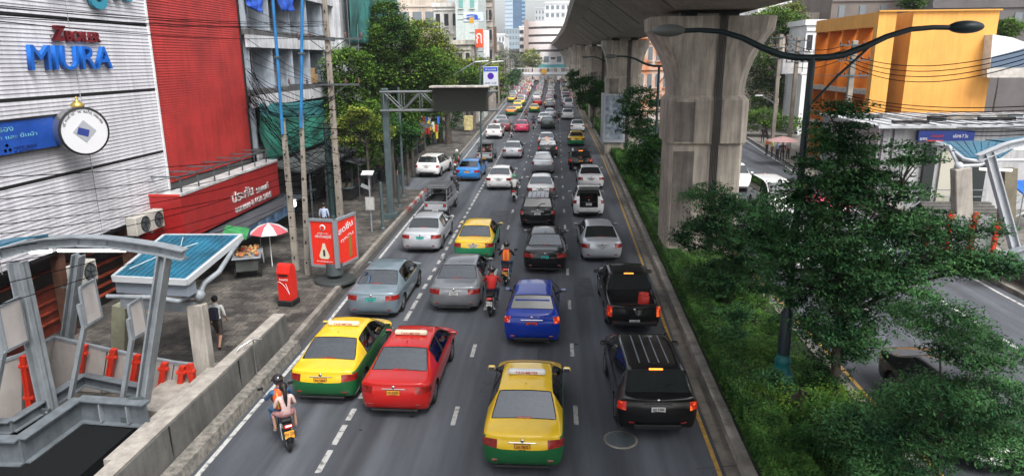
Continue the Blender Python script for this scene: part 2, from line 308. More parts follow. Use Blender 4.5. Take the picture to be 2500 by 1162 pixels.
def cage(T, trunk_open=False):
    st = T['st']; n = len(st); z0 = .2 if T['r'] < .35 else .3
    bm = bmesh.new(); cr = bm.edges.layers.float.new('crease_edge'); vcr = bm.verts.layers.float.new('crease_vert')
    l0, l1 = T['lamp']
    def ring(i):
        y, w, zb, wr, zr, zt = st[i]
        end = i in (0, n-1)
        c1 = T['frac'] if i == 0 else T['c1'] if 1 < i < n-2 else (T['frac']+T['c1'])/2 if i == 1 else .7
        za = l0 if i <= 1 else l0*.98
        zc = max(min(zb-.05, l1), za+.05) if i <= 1 else zb-.07
        if i >= n-2: za = zb*.62; zc = zb*.86
        if T['st'] and i in (0,): zc = min(l1, zb-.04)
        rows = [(w*.90, z0), (w*.985, z0+.19), (w, za), (w*.985, zc), (w*.945 if not end else w*.96, zb), (wr, zr)]
        top = [(wr*c1, zr+(zt-zr)*.55), (wr*.42, zt-.006), (0, zt)]
        return y, rows, top
    rings = []
    for i in range(n):
        y, rows, top = ring(i)
        L = [bm.verts.new((-x, y, z)) for x, z in rows]; Rr = [bm.verts.new((x, y, z)) for x, z in rows]
        tl = [bm.verts.new((-x, y, z)) for x, z in top[:2]]; tr = [bm.verts.new((x, y, z)) for x, z in top[:2]]
        c = bm.verts.new((0, y, top[2][1]))
        b = [bm.verts.new((x, y, z0)) for x in (-rows[0][0]*.7, -rows[0][0]*.4, 0, rows[0][0]*.4, rows[0][0]*.7)]
        # closed loop: left r0..r5, tl1, tl2, c, tr2, tr1, right r5..r0, bottom
        rings.append(L+tl+[c]+tr[::-1]+Rr[::-1]+b[::-1])
    N = len(rings[0])                                            # 6+2+1+2+6+5 = 22
    faces = {}
    for i in range(n-1):
        for k in range(N):
            k2 = (k+1) % N
            f = bm.faces.new((rings[i][k], rings[i][k2], rings[i+1][k2], rings[i+1][k])); faces[(i, k)] = f
    # caps: rows r0..r5 left to right, columns: r, c1, c2, c, c2, c1, r
    def cap(i, sgn):
        ring_ = rings[i]; y = st[i][0]; w = st[i][1]
        topv = ring_[5:12]                                       # r5L tl1 tl2 c tr2 tr1 r5R
        bot = [ring_[0]]+ring_[17:22][::-1]+[ring_[16]]
        grid = [bot]
        for r in range(1, 5):
            Lv, Rv = ring_[r], ring_[16-r]; row = [Lv]
            for j in range(1, 6):
                x = topv[j].co.x/max(abs(topv[0].co.x), 1e-4)*abs(Lv.co.x)
                bulge = sgn*.13*(1-(x/w)**2)*(1.0 if r <= 2 else .75)
                row.append(bm.verts.new((x, y+bulge+(sgn*.05 if r in (1, 2) else 0), Lv.co.z+(0.0 if r < 3 else .01))))
            row.append(Rv); grid.append(row)
        for j in range(1, 6): topv[j].co.y += sgn*.07*(1-(topv[j].co.x/w)**2)
        grid.append(topv)
        for r in range(5):
            for j in range(6):
                vs = (grid[r][j], grid[r][j+1], grid[r+1][j+1], grid[r+1][j])
                vs = vs if sgn < 0 else vs[::-1]
                f = bm.faces.new(vs); faces[('cap', i, r, j)] = f
    cap(0, -1); cap(n-1, 1)
    def setm(keys, slot, crease=.97):
        for k in keys:
            if k in faces: faces[k].material_index = SLOT.index(slot)
        fs = {faces[k] for k in keys if k in faces}
        for f in fs:
            for e in f.edges:
                if sum(1 for g in e.link_faces if g in fs) == 1: e[cr] = crease
            for v in f.verts:
                if sum(1 for g in v.link_faces if g in fs) == 1: v[vcr] = .72
    # lower body colour: below the belt on the sides, bumper rows on the ends
    for i in range(n-1):
        for k in (0, 1, 2, 12+1, 12+2, 12+3):
            if (i, k) in faces: faces[(i, k)].material_index = 1
        for k in (3, 12):
            if (i, k) in faces: faces[(i, k)].material_index = 1 if i > 0 else 1
    for i in (0, n-1):
        for r in (0, 1):
            for j in range(6): faces[('cap', i, r, j)].material_index = 1
    for i in range(n-1):
        for k in range(16, 22): faces[(i, k)].material_index = 2
    rg, wsn = T['rg'], T['ws']
    setm([(rg, k) for k in (6, 7, 8, 9)], 'rear_window')
    setm([(wsn, k) for k in (6, 7, 8, 9)], 'windshield')
    for sp in T['sr']: pass
    setm([(sp, 4) for sp in T['sr']], 'wl'); setm([(sp, 11) for sp in T['sr']], 'wr')
    setm([(sp, 4) for sp in T['sf']], 'wlf'); setm([(sp, 11) for sp in T['sf']], 'wrf')
    setm([(T['sb'], 4)], 'trim'); setm([(T['sb'], 11)], 'trim')
    rr = (2,) if l1-l0 < .33 else (2, 3)
    side = [(0, 2)] if len(rr) == 1 else [(0, 2), (0, 3)]
    sideR = [(0, 13)] if len(rr) == 1 else [(0, 13), (0, 12)]
    setm([('cap', 0, r, 0) for r in rr]+side, 'tl'); setm([('cap', 0, r, 5) for r in rr]+sideR, 'tr')
    setm([('cap', n-1, 2, 0), ('cap', n-1, 2, 1), (n-2, 2)], 'hl'); setm([('cap', n-1, 2, 5), ('cap', n-1, 2, 4), (n-2, 13)], 'hr')
    setm([('cap', n-1, 1, 2), ('cap', n-1, 1, 3)], 'trim')
    for i in range(n-1):                                          # a crisp shoulder and sill
        e = bm.edges.get((rings[i][4], rings[i+1][4])); e[cr] = max(e[cr], .5)
        e = bm.edges.get((rings[i][12], rings[i+1][12])); e[cr] = max(e[cr], .5)
        for k in (0, 16): bm.edges.get((rings[i][k], rings[i+1][k]))[cr] = .8
    for j in range(6):                                            # bumper top and lid lip
        for i in (0,):
            pass
    bmesh.ops.recalc_face_normals(bm, faces=bm.faces)
    me = bpy.data.meshes.new('cage'); bm.to_mesh(me); bm.free(); return me
_proto = {}
def seal(me):                                                     # black rubber round a window, following its edge
    cnt = {}
    for p in me.polygons:
        for e in p.edge_keys: cnt[e] = cnt.get(e, 0)+1
    nb = {}
    for (a, b), c in cnt.items():
        if c == 1: nb.setdefault(a, []).append(b); nb.setdefault(b, []).append(a)
    s = next(iter(nb)); loop = [s]; prev = None; cur = s
    while True:
        n = [v for v in nb[cur] if v != prev]
        if not n or n[0] == s or len(loop) > 400: break
        prev, cur = cur, n[0]; loop.append(cur)
    pts = [me.vertices[i].co.copy() for i in loop]+[me.vertices[loop[0]].co.copy()]
    b = MB(); b.tube(pts, .013, black_m, 5, cap=False); o = b.build('window_seal'); m = o.data; bpy.data.objects.remove(o); return m
def proto(typ, lvl=2):
    key = (typ, lvl)
    if key in _proto: return _proto[key]
    T = TYPES[typ.split('+')[0]]; me = cage(T)
    for v in me.vertices: v.co.x *= 1.035; v.co.z *= 1.09 if typ.startswith('hatch') else 1
    dm = [mat('slot'+s, (.5, .5, .5)) for s in SLOT]
    for m in dm: me.materials.append(m)
    o = bpy.data.objects.new('cage', me); COL.objects.link(o)
    ss = o.modifiers.new('s', 'SUBSURF'); ss.levels = lvl; ss.render_levels = lvl
    cut = MB()
    r = T['r']+.055
    if lvl > 1:
        for y in T['wh']:
            for sx in (-1, 1):
                cut.cyl((sx*(T['st'][3][1]-.24), y, T['r']), (sx*1.2, y, T['r']), r, dm[13], 28)
        if typ.startswith('pickup'): cut.box((0, .88, 1.0), (1.42, 1.42, .8), dm[14])
        if typ.endswith('+open'): cut.box((0, .2, 1.02), (1.06, 1.25, .76), dm[14])
        c = cut.build('cutter')
        b = o.modifiers.new('b', 'BOOLEAN'); b.operation = 'DIFFERENCE'; b.solver = 'EXACT'; b.object = c
        b.material_mode = 'TRANSFER'
    bk = baked(o)
    if lvl > 1: bpy.data.objects.remove(c)
    bpy.data.objects.remove(o)
    names = [m.name if m else '' for m in bk.materials]
    out = {}
    bm = bmesh.new(); bm.from_mesh(bk); bm.verts.ensure_lookup_table()
    groups = {}
    for f in bm.faces:
        s = SLOT.index(names[f.material_index][4:]); f.smooth = s not in (13, 14)
        groups.setdefault(s, []).append(f)
    def sub(slots, name):
        order = [s for s in slots]
        vm = {}; vs = []; fs = []; mi = []; sm = []
        for k, s in enumerate(order):
            for f in groups.get(s, []):
                idx = []
                for v in f.verts:
                    if v.index not in vm: vm[v.index] = len(vs); vs.append(v.co.copy())
                    idx.append(vm[v.index])
                fs.append(idx); mi.append(k); sm.append(f.smooth)
        m = bpy.data.meshes.new(name); m.from_pydata(vs, [], fs)
        for s in order: m.materials.append(dm[s])
        if fs: m.polygons.foreach_set('material_index', mi); m.polygons.foreach_set('use_smooth', sm)
        m.update(); return m
    bm.verts.index_update()
    if lvl == 1:
        out['all'] = sub(list(range(15)), 'car_body')
    else:
        out['body'] = sub([0, 1, 2, 13, 14], 'body')
        for s, nm in ((3, 'rear_window'), (4, 'windshield'), (5, 'side_window'), (6, 'side_window'), (7, 'side_window'), (8, 'side_window'), (9, 'tail_light'), (10, 'tail_light'), (11, 'headlight'), (12, 'headlight')):
            out[s] = (sub([s], nm), nm)
        out['seal'] = {s: seal(out[s][0]) for s in range(3, 9) if out[s][0].polygons}
    bm.free(); _proto[key] = out
    return out
def setmats(o, ms):
    for i, m in enumerate(ms):
        o.material_slots[i].link = 'OBJECT'; o.material_slots[i].material = m
_cab = {}
def cabin(base):                                                  # seats, shelf and dashboard seen through the windows
    if base in _cab: return _cab[base]
    T = TYPES[base]; st = T['st']; zb = st[3][2]; y0, y1, yw = st[2][0], st[3][0], st[T['ws']][0]; out = []
    tr = mat('cabin grey', (.05, .052, .055), .9); se = mat('seat cloth', (.085, .085, .09), .95, var=.2, scale=8, space='obj')
    def keep(b, nm): q = b.build(nm); out.append((nm, q.data)); bpy.data.objects.remove(q)
    b = MB(); b.box((0, (y0+y1)/2+.1, zb-.03), (1.35, y1-y0-.1, .04), tr, bev=.01); b.box((0, yw+.55, zb-.02), (1.4, .55, .12), tr, bev=.04); b.box((0, (y1+yw)/2, .42), (1.45, yw-y1+1.0, .06), tr); keep(b, 'cabin_trim')
    b = MB(); b.box((0, y1-.02, zb-.05), (1.3, .16, .62), se, bev=.05); b.box((0, y1+.25, .62), (1.3, .5, .2), se, bev=.05); keep(b, 'rear_seat')
    for x in (-.38, .38): b = MB(); b.box((x, y1-.02, zb+.32), (.26, .11, .18), se, bev=.045); keep(b, 'headrest')
    for x in (-.36, .36): b = MB(); b.box((x, yw-.75, zb-.06), (.48, .14, .66), se, bev=.05); b.box((x, yw-.5, .6), (.48, .5, .18), se, bev=.05); b.box((x, yw-.76, zb+.36), (.25, .1, .18), se, bev=.04); keep(b, 'front_seat')
    b = MB(); b.lathe([(.17, 0), (.185, .015), (.17, .03)], (.36, yw+.22, zb+.0), black_m, 16, (0, -.9, .5)); keep(b, 'steering_wheel')
    _cab[base] = out; return out
_wheel = {}
def wheel_meshes(r, w=.2):
    if (r, w) in _wheel: return _wheel[(r, w)]
    a = MB(); a.lathe([(r*.62, -w/2+.01), (r*.9, -w/2), (r*.985, -w/2+.03), (r, 0), (r*.985, w/2-.03), (r*.9, w/2), (r*.62, w/2-.01)], (0, 0, 0), rubber, 26, (1, 0, 0))
    b = MB(); b.lathe([(r*.63, w/2-.012), (r*.60, w/2-.008), (r*.57, w/2-.05), (.001, w/2-.06)], (0, 0, 0), steel_dk, 26, (1, 0, 0))
    b.lathe([(r*.64, w/2-.012), (r*.6, w/2), (r*.56, w/2-.03)], (0, 0, 0), alloy, 26, (1, 0, 0))
    for k in range(10):
        t = 2*math.pi*k/10+(.11 if k % 2 else -.11)
        b.bar((w/2-.03, .04*math.cos(t), .04*math.sin(t)), (w/2-.02, r*.58*math.cos(t), r*.58*math.sin(t)), .03, .03, alloy, (1, 0, 0))
    b.cyl((w/2-.04, 0, 0), (w/2-.01, 0, 0), .05, alloy, 12)
    A = a.build('tyre'); B = b.build('rim'); ma, mb = A.data, B.data
    bpy.data.objects.remove(A); bpy.data.objects.remove(B); _wheel[(r, w)] = (ma, mb); return ma, mb
_plates = {}
def plate_obj(parent, pos, txt, col, ink, tilt=0.0, w=.34, h=.15, prov=None):
    b = MB(); b.box((0, 0, 0), (w, .015, h), col, bev=.006); b.box((0, .004, 0), (w+.02, .012, h+.02), black_m)
    p = b.build('licence_plate', parent); p.location = pos; p.rotation_euler = (tilt, 0, 0)
    me = text_mesh(txt, h*.62, .002, .0012).copy(); me.materials.clear(); me.materials.append(ink)
    me.transform(Matrix.Translation((0, -.011, h*.1)) @ Matrix.Rotation(R(90), 4, 'X') @ Matrix.Diagonal((.85, 1, 1, 1)))
    t = bpy.data.objects.new('lettering', me); COL.objects.link(t); t.parent = p
    b = MB(); b.box((0, -.0095, -h*.34), (w*.45, .004, h*.1), ink); b.build('province_line', p)
    return p
plw = mat('plate white', (.62, .62, .6), .4); ply = mat('plate orange', (.75, .33, .03), .4); plg = mat('plate teal', (.05, .42, .36), .4); plr = mat('plate red', (.6, .05, .03), .4)
ink = mat('plate ink', (.02, .02, .02), .5); inkw = mat('white ink', (.7, .7, .7), .5)
def carpaint(name, col, flake=0.0, rough=.34): return mat('car '+name, col, rough, metal=flake, var=.05, scale=3, coat=.9, space='obj')
P = {}
P.update(yellow=carpaint('yellow', (.78, .50, .012)), green=carpaint('green', (.012, .115, .035)), red=carpaint('red', (.50, .012, .01)), black=carpaint('black', (.006, .006, .007)), silver=carpaint('silver', (.55, .57, .60), .35), blue=carpaint('blue', (.004, .03, .30)), greyblue=carpaint('grey blue', (.20, .26, .30), .35), grey=carpaint('grey', (.22, .23, .245), .35), white=carpaint('white', (.80, .80, .79)), sky=carpaint('sky blue', (.015, .20, .55)), pink=carpaint('pink', (.72, .04, .13)), dkred=carpaint('dark red', (.16, .01, .014)), dkgreen=carpaint('dark green', (.04, .06, .05), .3), orange=carpaint('orange', (.72, .22, .015)), mint=carpaint('bright green', (.02, .24, .10)), dkgrey=carpaint('dark grey', (.045, .048, .052), .4), beige=carpaint('beige', (.34, .29, .23), .3))
for k_ in ('black', 'dkgrey', 'red', 'green', 'blue'): P[k_].node_tree.nodes['Principled BSDF'].inputs['Specular IOR Level'].default_value = .15
NM = dict(sedan='saloon_car', saloon='saloon_car', hatch='hatchback', suv='suv', van='people_carrier', pickup='pickup_truck')
def car(typ, pos, pa, pb, label, rz=0.0, lit=False, plate=('กท 4821', 'w'), sign=None, group='cars queueing in the traffic jam', rg=None, name=None, cat='car', mirror=True, band=None, rails=False, spoiler=False):
    base = typ.split('+')[0]; T = TYPES[base]; pr = proto(typ)
    t = thing(name or NM[base], label, cat, pos, rz, group)
    A = P[pa]; B = P[pb]
    o = bpy.data.objects.new('body', pr['body']); COL.objects.link(o); o.parent = t
    setmats(o, [A, B, black_m, black_m, black_m])
    for s in range(3, 13):
        me, nm = pr[s]
        if not me.polygons: continue
        q = bpy.data.objects.new(nm, me); COL.objects.link(q); q.parent = t
        setmats(q, [lampred if s in (9, 10) and not lit else lamplit if s in (9, 10) else lampwhite if s in (11, 12) else (glass_see if rg else glass)])
        if s in pr['seal']: sl_ = bpy.data.objects.new('window_seal', pr['seal'][s]); COL.objects.link(sl_); sl_.parent = q
    if rg:
        for nm_, me_ in cabin(base): z = bpy.data.objects.new(nm_, me_); COL.objects.link(z); z.parent = t
    r = T['r']; wm = wheel_meshes(r)
    for y in T['wh']:
        for sx in (-1, 1):
            a = bpy.data.objects.new('wheel', wm[0]); COL.objects.link(a); a.parent = t
            a.location = (sx*(T['st'][3][1]-.115), y, r); a.rotation_euler = (0, 0, 0 if sx > 0 else math.pi)
            b = bpy.data.objects.new('rim', wm[1]); COL.objects.link(b); b.parent = a
    st = T['st']; k = T['ws']; ym = st[k][0]+.42; zm = st[k][2]+.05
    for sx in (-1, 1):
        b = MB(); b.box((sx*1.0, ym, zm+.06), (.2, .11, .14), A if base not in ('pickup',) else black_m, bev=.035)
        b.box((sx*.90, ym+.02, zm+.01), (.14, .06, .05), black_m)
        b.box((sx*1.0, ym-.056, zm+.06), (.16, .01, .105), chrome, bev=.01)
        b.build('wing_mirror', t)
    # rear furniture
    w0 = st[0][1]; l0, l1 = T['lamp']; yb = st[0][0]
    big = base in ('suv', 'van', 'pickup')
    zp = (l0+l1)/2-.06 if base in ('sedan', 'saloon') else (.52 if base == 'pickup' else l0+.04)
    ypl = yb-.135 if base != 'pickup' else yb-.175
    cols = {'w': (plw, ink), 'o': (ply, ink), 'g': (plg, ink), 'r': (plr, ink)}[plate[1]]
    b = MB()
    if base in ('sedan', 'saloon'):
        b.box((0, yb-.108, l1-.06), (.62, .03, .03), chrome if pa in ('silver', 'greyblue', 'grey', 'red', 'yellow') else black_m, bev=.01)
        b.tube([(x, yb-.118+.13*(x/w0)**2, l0-.012) for x in [i*.19-.76 for i in range(9)]], .006, black_m, 4)
        b.box((0, yb-.10, l0+.012), (1.0, .03, .045), black_m, bev=.01); b.box((0, yb-.105, .245), (1.25, .05, .07), black_m, bev=.02)
        b.tube([(x, yb-.075+.10*(x/w0)**2, l1+.035) for x in [i*.17-.68 for i in range(9)]], .005, black_m, 4)
    elif base in ('hatch', 'suv', 'van'):
        b.box((0, yb-.105, l0+.17), (.72, .035, .035), chrome, bev=.01)
        b.tube([(x, yb-.128+.13*(x/w0)**2, l0-.05) for x in [i*.19-.76 for i in range(9)]], .007, black_m, 4)
        b.box((0, yb-.13, .40 if big else .3), (1.15, .07, .12), black_m, bev=.02)
    else:
        b.box((0, yb-.17, .46), (1.5, .14, .13), black_m, bev=.03)
        b.box((0, yb-.10, .95), (.5, .03, .06), black_m, bev=.01)
    b.build('rear_trim', t)
    b = MB(); b.lathe([(.001, .018), (.035, .016), (.042, 0)], (0, yb-.115, l1-.0 if base in ('sedan', 'saloon') else l0+.27), chrome, 14, (0, -1, 0)); b.build('badge', t)
    if base in ('hatch', 'suv', 'van'):
        w = MB(); p0 = Vector((0, st[2][0]-.01, st[2][5]+.03)); w.tube([p0, p0+Vector((.2, .1, .14)), p0+Vector((.42, .12, .16))], .012, black_m, 5); w.build('rear_wiper', t)
    plate_obj(t, (0, ypl-.012, zp), plate[0], *cols)
    if mirror:
        b = MB(); b.box((0, st[3][0]-.02 if big else st[2][0]+.02, (st[3][5]+.01) if big else st[2][5]+.015), (.34, .06, .03), lamporange if lit else lampred, bev=.01); b.build('high_stop_lamp', t)
        for sx in (-.55, .55):
            b = MB(); b.cyl((sx, yb-.06, .2 if not big else .3), (sx, yb+.2, .2 if not big else .3), .03, steel_dk, 10)
            if sx > 0: b.build('exhaust_pipe', t)
        for sx in (-1, 1): b = MB(); b.box((sx*.62, yb-.09, .40 if not big else .50), (.14, .03, .045), lampred, bev=.01); b.build('reflector', t)
        yy = st[5][0]
        b = MB()                                                  # door shut lines and handles
        for sx in (-1, 1):
            for y in (T['wh'][0]+.42, yy+.05, T['wh'][1]-.45):
                b.tube([(sx*(st[5][1]+.001)*q, y+dy, z) for q, z, dy in ((.985, .42, 0), (1.0, .62, .0), (.99, st[5][2]-.09, 0), (.95, st[5][2], .02))], .006, black_m, 4)
        b.build('door_gap', t)
        for sx in (-1, 1):
            for y in (yy-.02, yy+.98 if base != 'hatch' else yy+.8):
                b = MB(); b.box((sx*(st[5][1]+.012), y-.12, st[5][2]-.13), (.03, .2, .03), chrome if pa in ('black', 'silver') else B, bev=.01); b.build('door_handle', t)
        b = MB(); b.tube([(0, st[3][0]+.3, st[4][5]-.02), (0, st[3][0]+.22, st[4][5]+.03), (0, st[3][0]+.16, st[4][5]+.05)], [.02, .014, .006], A, 5); b.build('aerial', t)
    if spoiler:
        b = MB(); b.box((0, st[3][0]-.04, st[3][5]-.02), (1.12, .22, .05), A, bev=.02, rot=Matrix.Rotation(-.1, 3, 'X')); b.build('spoiler', t)
    if rails:
        b = MB()
        for sx in (-.62, .62):
            b = MB(); b.tube([(sx, .75, st[4][5]-.04), (sx, .85, st[4][5]+.04), (sx, 2.6, st[5][5]+.04), (sx, 2.75, st[5][5]-.06)], .02, chrome if pa == 'silver' else black_m, 6); b.build('roof_rail', t)
        for x in (-.36, -.12, .12, .36): b = MB(); b.box((x, 1.65, st[5][5]-.005-abs(x)*.02), (.03, 1.75, .018), steel, bev=.005); b.build('roof_rib', t)
    if sign:
        y = st[5][0]-.12
        b = MB(); b.box((0, y, st[5][5]+.055), (.92, .16, .12), white_p if sign != 'y' else mat('sign cream', (.75, .7, .5), .4), bev=.03); q = b.build('taxi_sign', t)
        me = text_mesh('TAXI-METER', .1, .002, .001).copy(); me.materials.clear(); me.materials.append(mat('sign red ink', (.45, .03, .02), .5))
        me.transform(Matrix.Translation((0, y-.083, st[5][5]+.055)) @ Matrix.Rotation(R(90), 4, 'X'))
        z = bpy.data.objects.new('lettering', me); COL.objects.link(z); z.parent = q
    if band:
        pass
    return t
def far_car(typ, pos, pa, pb, label, group, tail=lampred, dk=0):
    base = typ; T = TYPES[base]; me = proto(typ, 1)['all']
    o = bpy.data.objects.new(NM[base], me); COL.objects.link(o); o.location = pos; o.rotation_euler = (0, 0, dk)
    A, B = P[pa], P[pb]
    setmats(o, [A, B, black_m, glass_lt, glass, glass, glass, glass, glass, tail, tail, lampwhite, lampwhite, black_m, black_m])
    o['label'] = label; o['category'] = 'car'; o['group'] = group
    for y in T['wh']:
        for sx in (-1, 1):
            a = bpy.data.objects.new('wheel', _wlow()); COL.objects.link(a); a.parent = o; a.location = (sx*(T['st'][3][1]-.09), y, T['r'])
    return o
_wl = []
def _wlow():
    if not _wl:
        a = MB(); a.cyl((-.1, 0, 0), (.1, 0, 0), .34, rubber, 12); q = a.build('wheel'); _wl.append(q.data); bpy.data.objects.remove(q)
    return _wl[0]

# ---------------------------------------------------------------- people
def rgbmat(nm, c, rough=.75): return mat('cloth '+nm, c, rough, var=.18, scale=9, space='obj')
hair = mat('black hair', (.012, .010, .009), .5)
def skeleton(pose):
    J = {}; 
    if pose == 'ride':
        J.update(hip=(0, 0, .88), waist=(0, .03, 1.02), chest=(0, .09, 1.22), neck=(0, .15, 1.42), head=(0, .19, 1.53), crown=(0, .19, 1.66))
        for s, n in ((-1, 'l'), (1, 'r')):
            J.update({'sh'+n: (s*.18, .12, 1.36), 'el'+n: (s*.30, .26, 1.12), 'wr'+n: (s*.30, .49, 1.06), 'ha'+n: (s*.30, .56, 1.05), 'hp'+n: (s*.10, .02, .86), 'kn'+n: (s*.21, .42, .80), 'an'+n: (s*.17, .26, .40), 'to'+n: (s*.19, .42, .34)})
    elif pose == 'pillion':
        J.update(hip=(0, 0, .92), waist=(0, .0, 1.06), chest=(0, .04, 1.25), neck=(0, .05, 1.42), head=(0, .07, 1.53), crown=(0, .06, 1.66))
        for s, n in ((-1, 'l'), (1, 'r')):
            J.update({'sh'+n: (s*.155, .05, 1.36), 'el'+n: (s*.24, .08, 1.12), 'wr'+n: (s*.20, .28, 1.04), 'ha'+n: (s*.17, .34, 1.03), 'hp'+n: (s*.09, .03, .90), 'kn'+n: (s*.24, .38, .84), 'an'+n: (s*.24, .22, .46), 'to'+n: (s*.25, .36, .41)})
    elif pose == 'walk':
        J.update(hip=(0, 0, .93), waist=(0, .01, 1.07), chest=(0, .03, 1.27), neck=(0, .03, 1.46), head=(0, .05, 1.57), crown=(0, .05, 1.70))
        J.update(shl=(-.18, .03, 1.41), ell=(-.23, -.08, 1.14), wrl=(-.22, .02, .90), hal=(-.22, .05, .83), shr=(.18, .03, 1.41), elr=(.25, .02, 1.14), wrr=(.26, .16, .92), har=(.26, .20, .86))
        J.update(hpl=(-.09, 0, .90), knl=(-.10, .20, .50), anl=(-.10, .24, .09), tol=(-.11, .38, .04), hpr=(.09, 0, .90), knr=(.10, -.03, .49), anr=(.10, -.30, .13), tor=(.11, -.19, .04))
    else:
        J.update(hip=(0, 0, .93), waist=(0, .0, 1.07), chest=(0, .0, 1.27), neck=(0, .0, 1.46), head=(0, .03, 1.57), crown=(0, .02, 1.70))
        for s, n in ((-1, 'l'), (1, 'r')):
            J.update({'sh'+n: (s*.18, .0, 1.41), 'el'+n: (s*.24, -.01, 1.13), 'wr'+n: (s*.24, .07, .90), 'ha'+n: (s*.24, .09, .83), 'hp'+n: (s*.09, 0, .90), 'kn'+n: (s*.10, .02, .50), 'an'+n: (s*.11, -.01, .09), 'to'+n: (s*.13, .13, .04)})
    return J
_pm = {}
def person_mesh(pose, slim=1.0):
    if (pose, slim) in _pm: return _pm[(pose, slim)]
    J = skeleton(pose); names = list(J); rad = dict(hip=.125, waist=.115, chest=.135, neck=.055, head=.085, crown=.075)
    for n in 'lr': rad.update({'sh'+n: .068, 'el'+n: .045, 'wr'+n: .032, 'ha'+n: .035, 'hp'+n: .095, 'kn'+n: .062, 'an'+n: .042, 'to'+n: .038})
    E = [('hip', 'waist'), ('waist', 'chest'), ('chest', 'neck'), ('neck', 'head'), ('head', 'crown')]
    for n in 'lr': E += [('chest', 'sh'+n), ('sh'+n, 'el'+n), ('el'+n, 'wr'+n), ('wr'+n, 'ha'+n), ('hip', 'hp'+n), ('hp'+n, 'kn'+n), ('kn'+n, 'an'+n), ('an'+n, 'to'+n)]
    V = [J[k] for k in names]; Rd = [rad[k]*slim for k in names]; ED = [(names.index(a), names.index(b)) for a, b in E]
    for s, n in ((-1, 'l'), (1, 'r')):                            # four fingers and a thumb on each hand
        h = Vector(J['ha'+n]); w = Vector(J['wr'+n]); d = (h-w).normalized(); side = Vector((1, 0, 0)) if abs(d.x) < .8 else Vector((0, 1, 0))
        hi = names.index('ha'+n); curl = Vector((0, 0, -1)) if abs(d.z) < .6 else Vector((-s, 0, 0))
        if abs(d.z) >= .6: side = Vector((0, 1, 0))
        for k, ln in enumerate((.062, .072, .068, .054)):
            b = h+side*(k-1.5)*.019+d*.035
            i0 = len(V); V += [tuple(b), tuple(b+d*ln*.5+curl*.012), tuple(b+d*ln*.75+curl*.04)]; Rd += [.011, .009, .008]
            ED += [(hi, i0), (i0, i0+1), (i0+1, i0+2)]
        b = h-side*s*.0+side*(.034 if n == 'l' else -.034)*(1)+d*.0; i0 = len(V)
        V += [tuple(b), tuple(b+d*.03+side*(.015 if n == 'l' else -.015)+curl*.01)]; Rd += [.012, .009]; ED += [(hi, i0), (i0, i0+1)]
    me = bpy.data.meshes.new('sk'); me.from_pydata(V, ED, []); o = bpy.data.objects.new('sk', me); COL.objects.link(o)
    sk = o.modifiers.new('k', 'SKIN'); sk.use_smooth_shade = True
    sd = me.skin_vertices[0].data
    for i, r in enumerate(Rd): sd[i].radius = (r, r); sd[i].use_root = (i == 0)
    i = names.index('chest'); sd[i].radius = (.155*slim, .12*slim); i = names.index('hip'); sd[i].radius = (.14*slim, .115*slim)
    ss = o.modifiers.new('s', 'SUBSURF'); ss.levels = 1; ss.render_levels = 1
    bk = baked(o); bpy.data.objects.remove(o)
    # name every face by its nearest bone: 0 skin 1 top 2 forearm 3 thigh 4 shin 5 shoe
    seg = []
    def sg(a, b, t): seg.append((Vector(J[a]), Vector(J[b]), t))
    sg('hip', 'hip', 3); sg('waist', 'chest', 1); sg('chest', 'neck', 1); sg('head', 'crown', 0)
    for n in 'lr': sg('chest', 'sh'+n, 1); sg('sh'+n, 'el'+n, 1); sg('el'+n, 'wr'+n, 2); sg('wr'+n, 'ha'+n, 0); sg('ha'+n, 'ha'+n, 0); sg('hp'+n, 'kn'+n, 3); sg('kn'+n, 'an'+n, 4); sg('an'+n, 'to'+n, 5)
    nk = Vector(J['neck'])+Vector((0, 0, .03)); lab = []
    for p in bk.polygons:
        c = p.center; best = (9, 0)
        for a, b, t in seg:
            ab = b-a; u = max(0, min(1, (c-a).dot(ab)/max(ab.length_squared, 1e-6))); dd = (c-(a+ab*u)).length
            if t in (1, 3): dd -= .05
            if dd < best[0]: best = (dd, t)
        t = best[1]
        if t == 1 and c.z > nk.z and abs(c.x) < .07: t = 0
        lab.append(t)
    bm = bmesh.new(); bm.from_mesh(bk)
    hd = Vector(J['head']); 
    q = MB()
    vs = [v.co.copy() for v in bm.verts]; fs = [[v.index for v in f.verts] for f in bm.faces]; bm.free()
    # features of the face: nose, ears, eyes, mouth are added to the same body mesh
    q.sphere((hd.x, hd.y+.085, hd.z+.015), .014, skin, 6, (.8, 1.2, 1.5))
    for s in (-1, 1):
        q.sphere((hd.x+s*.082, hd.y-.005, hd.z+.02), .022, skin, 6, (.5, .8, 1.3)); q.sphere((hd.x+s*.032, hd.y+.073, hd.z+.045), .011, black_m, 6)
    q.sphere((hd.x, hd.y+.076, hd.z-.035), .018, lampred, 6, (1.2, .5, .35))
    off = len(vs); vs += [Vector(v) for v in q.v]; fs += [[i+off for i in f] for f in q.f]; lab += [6 if q.mats[m] is black_m else 7 if q.mats[m] is lampred else 0 for m in q.m]
    m = bpy.data.meshes.new('person'); m.from_pydata(vs, [], fs)
    dm = mat('slotX', (.5, .5, .5))
    for k in range(8): m.materials.append(dm)
    m.polygons.foreach_set('material_index', lab); m.polygons.foreach_set('use_smooth', [True]*len(fs)); m.update()
    _pm[(pose, slim)] = (m, J); return _pm[(pose, slim)]
lipm = mat('lips', (.25, .08, .07), .5)
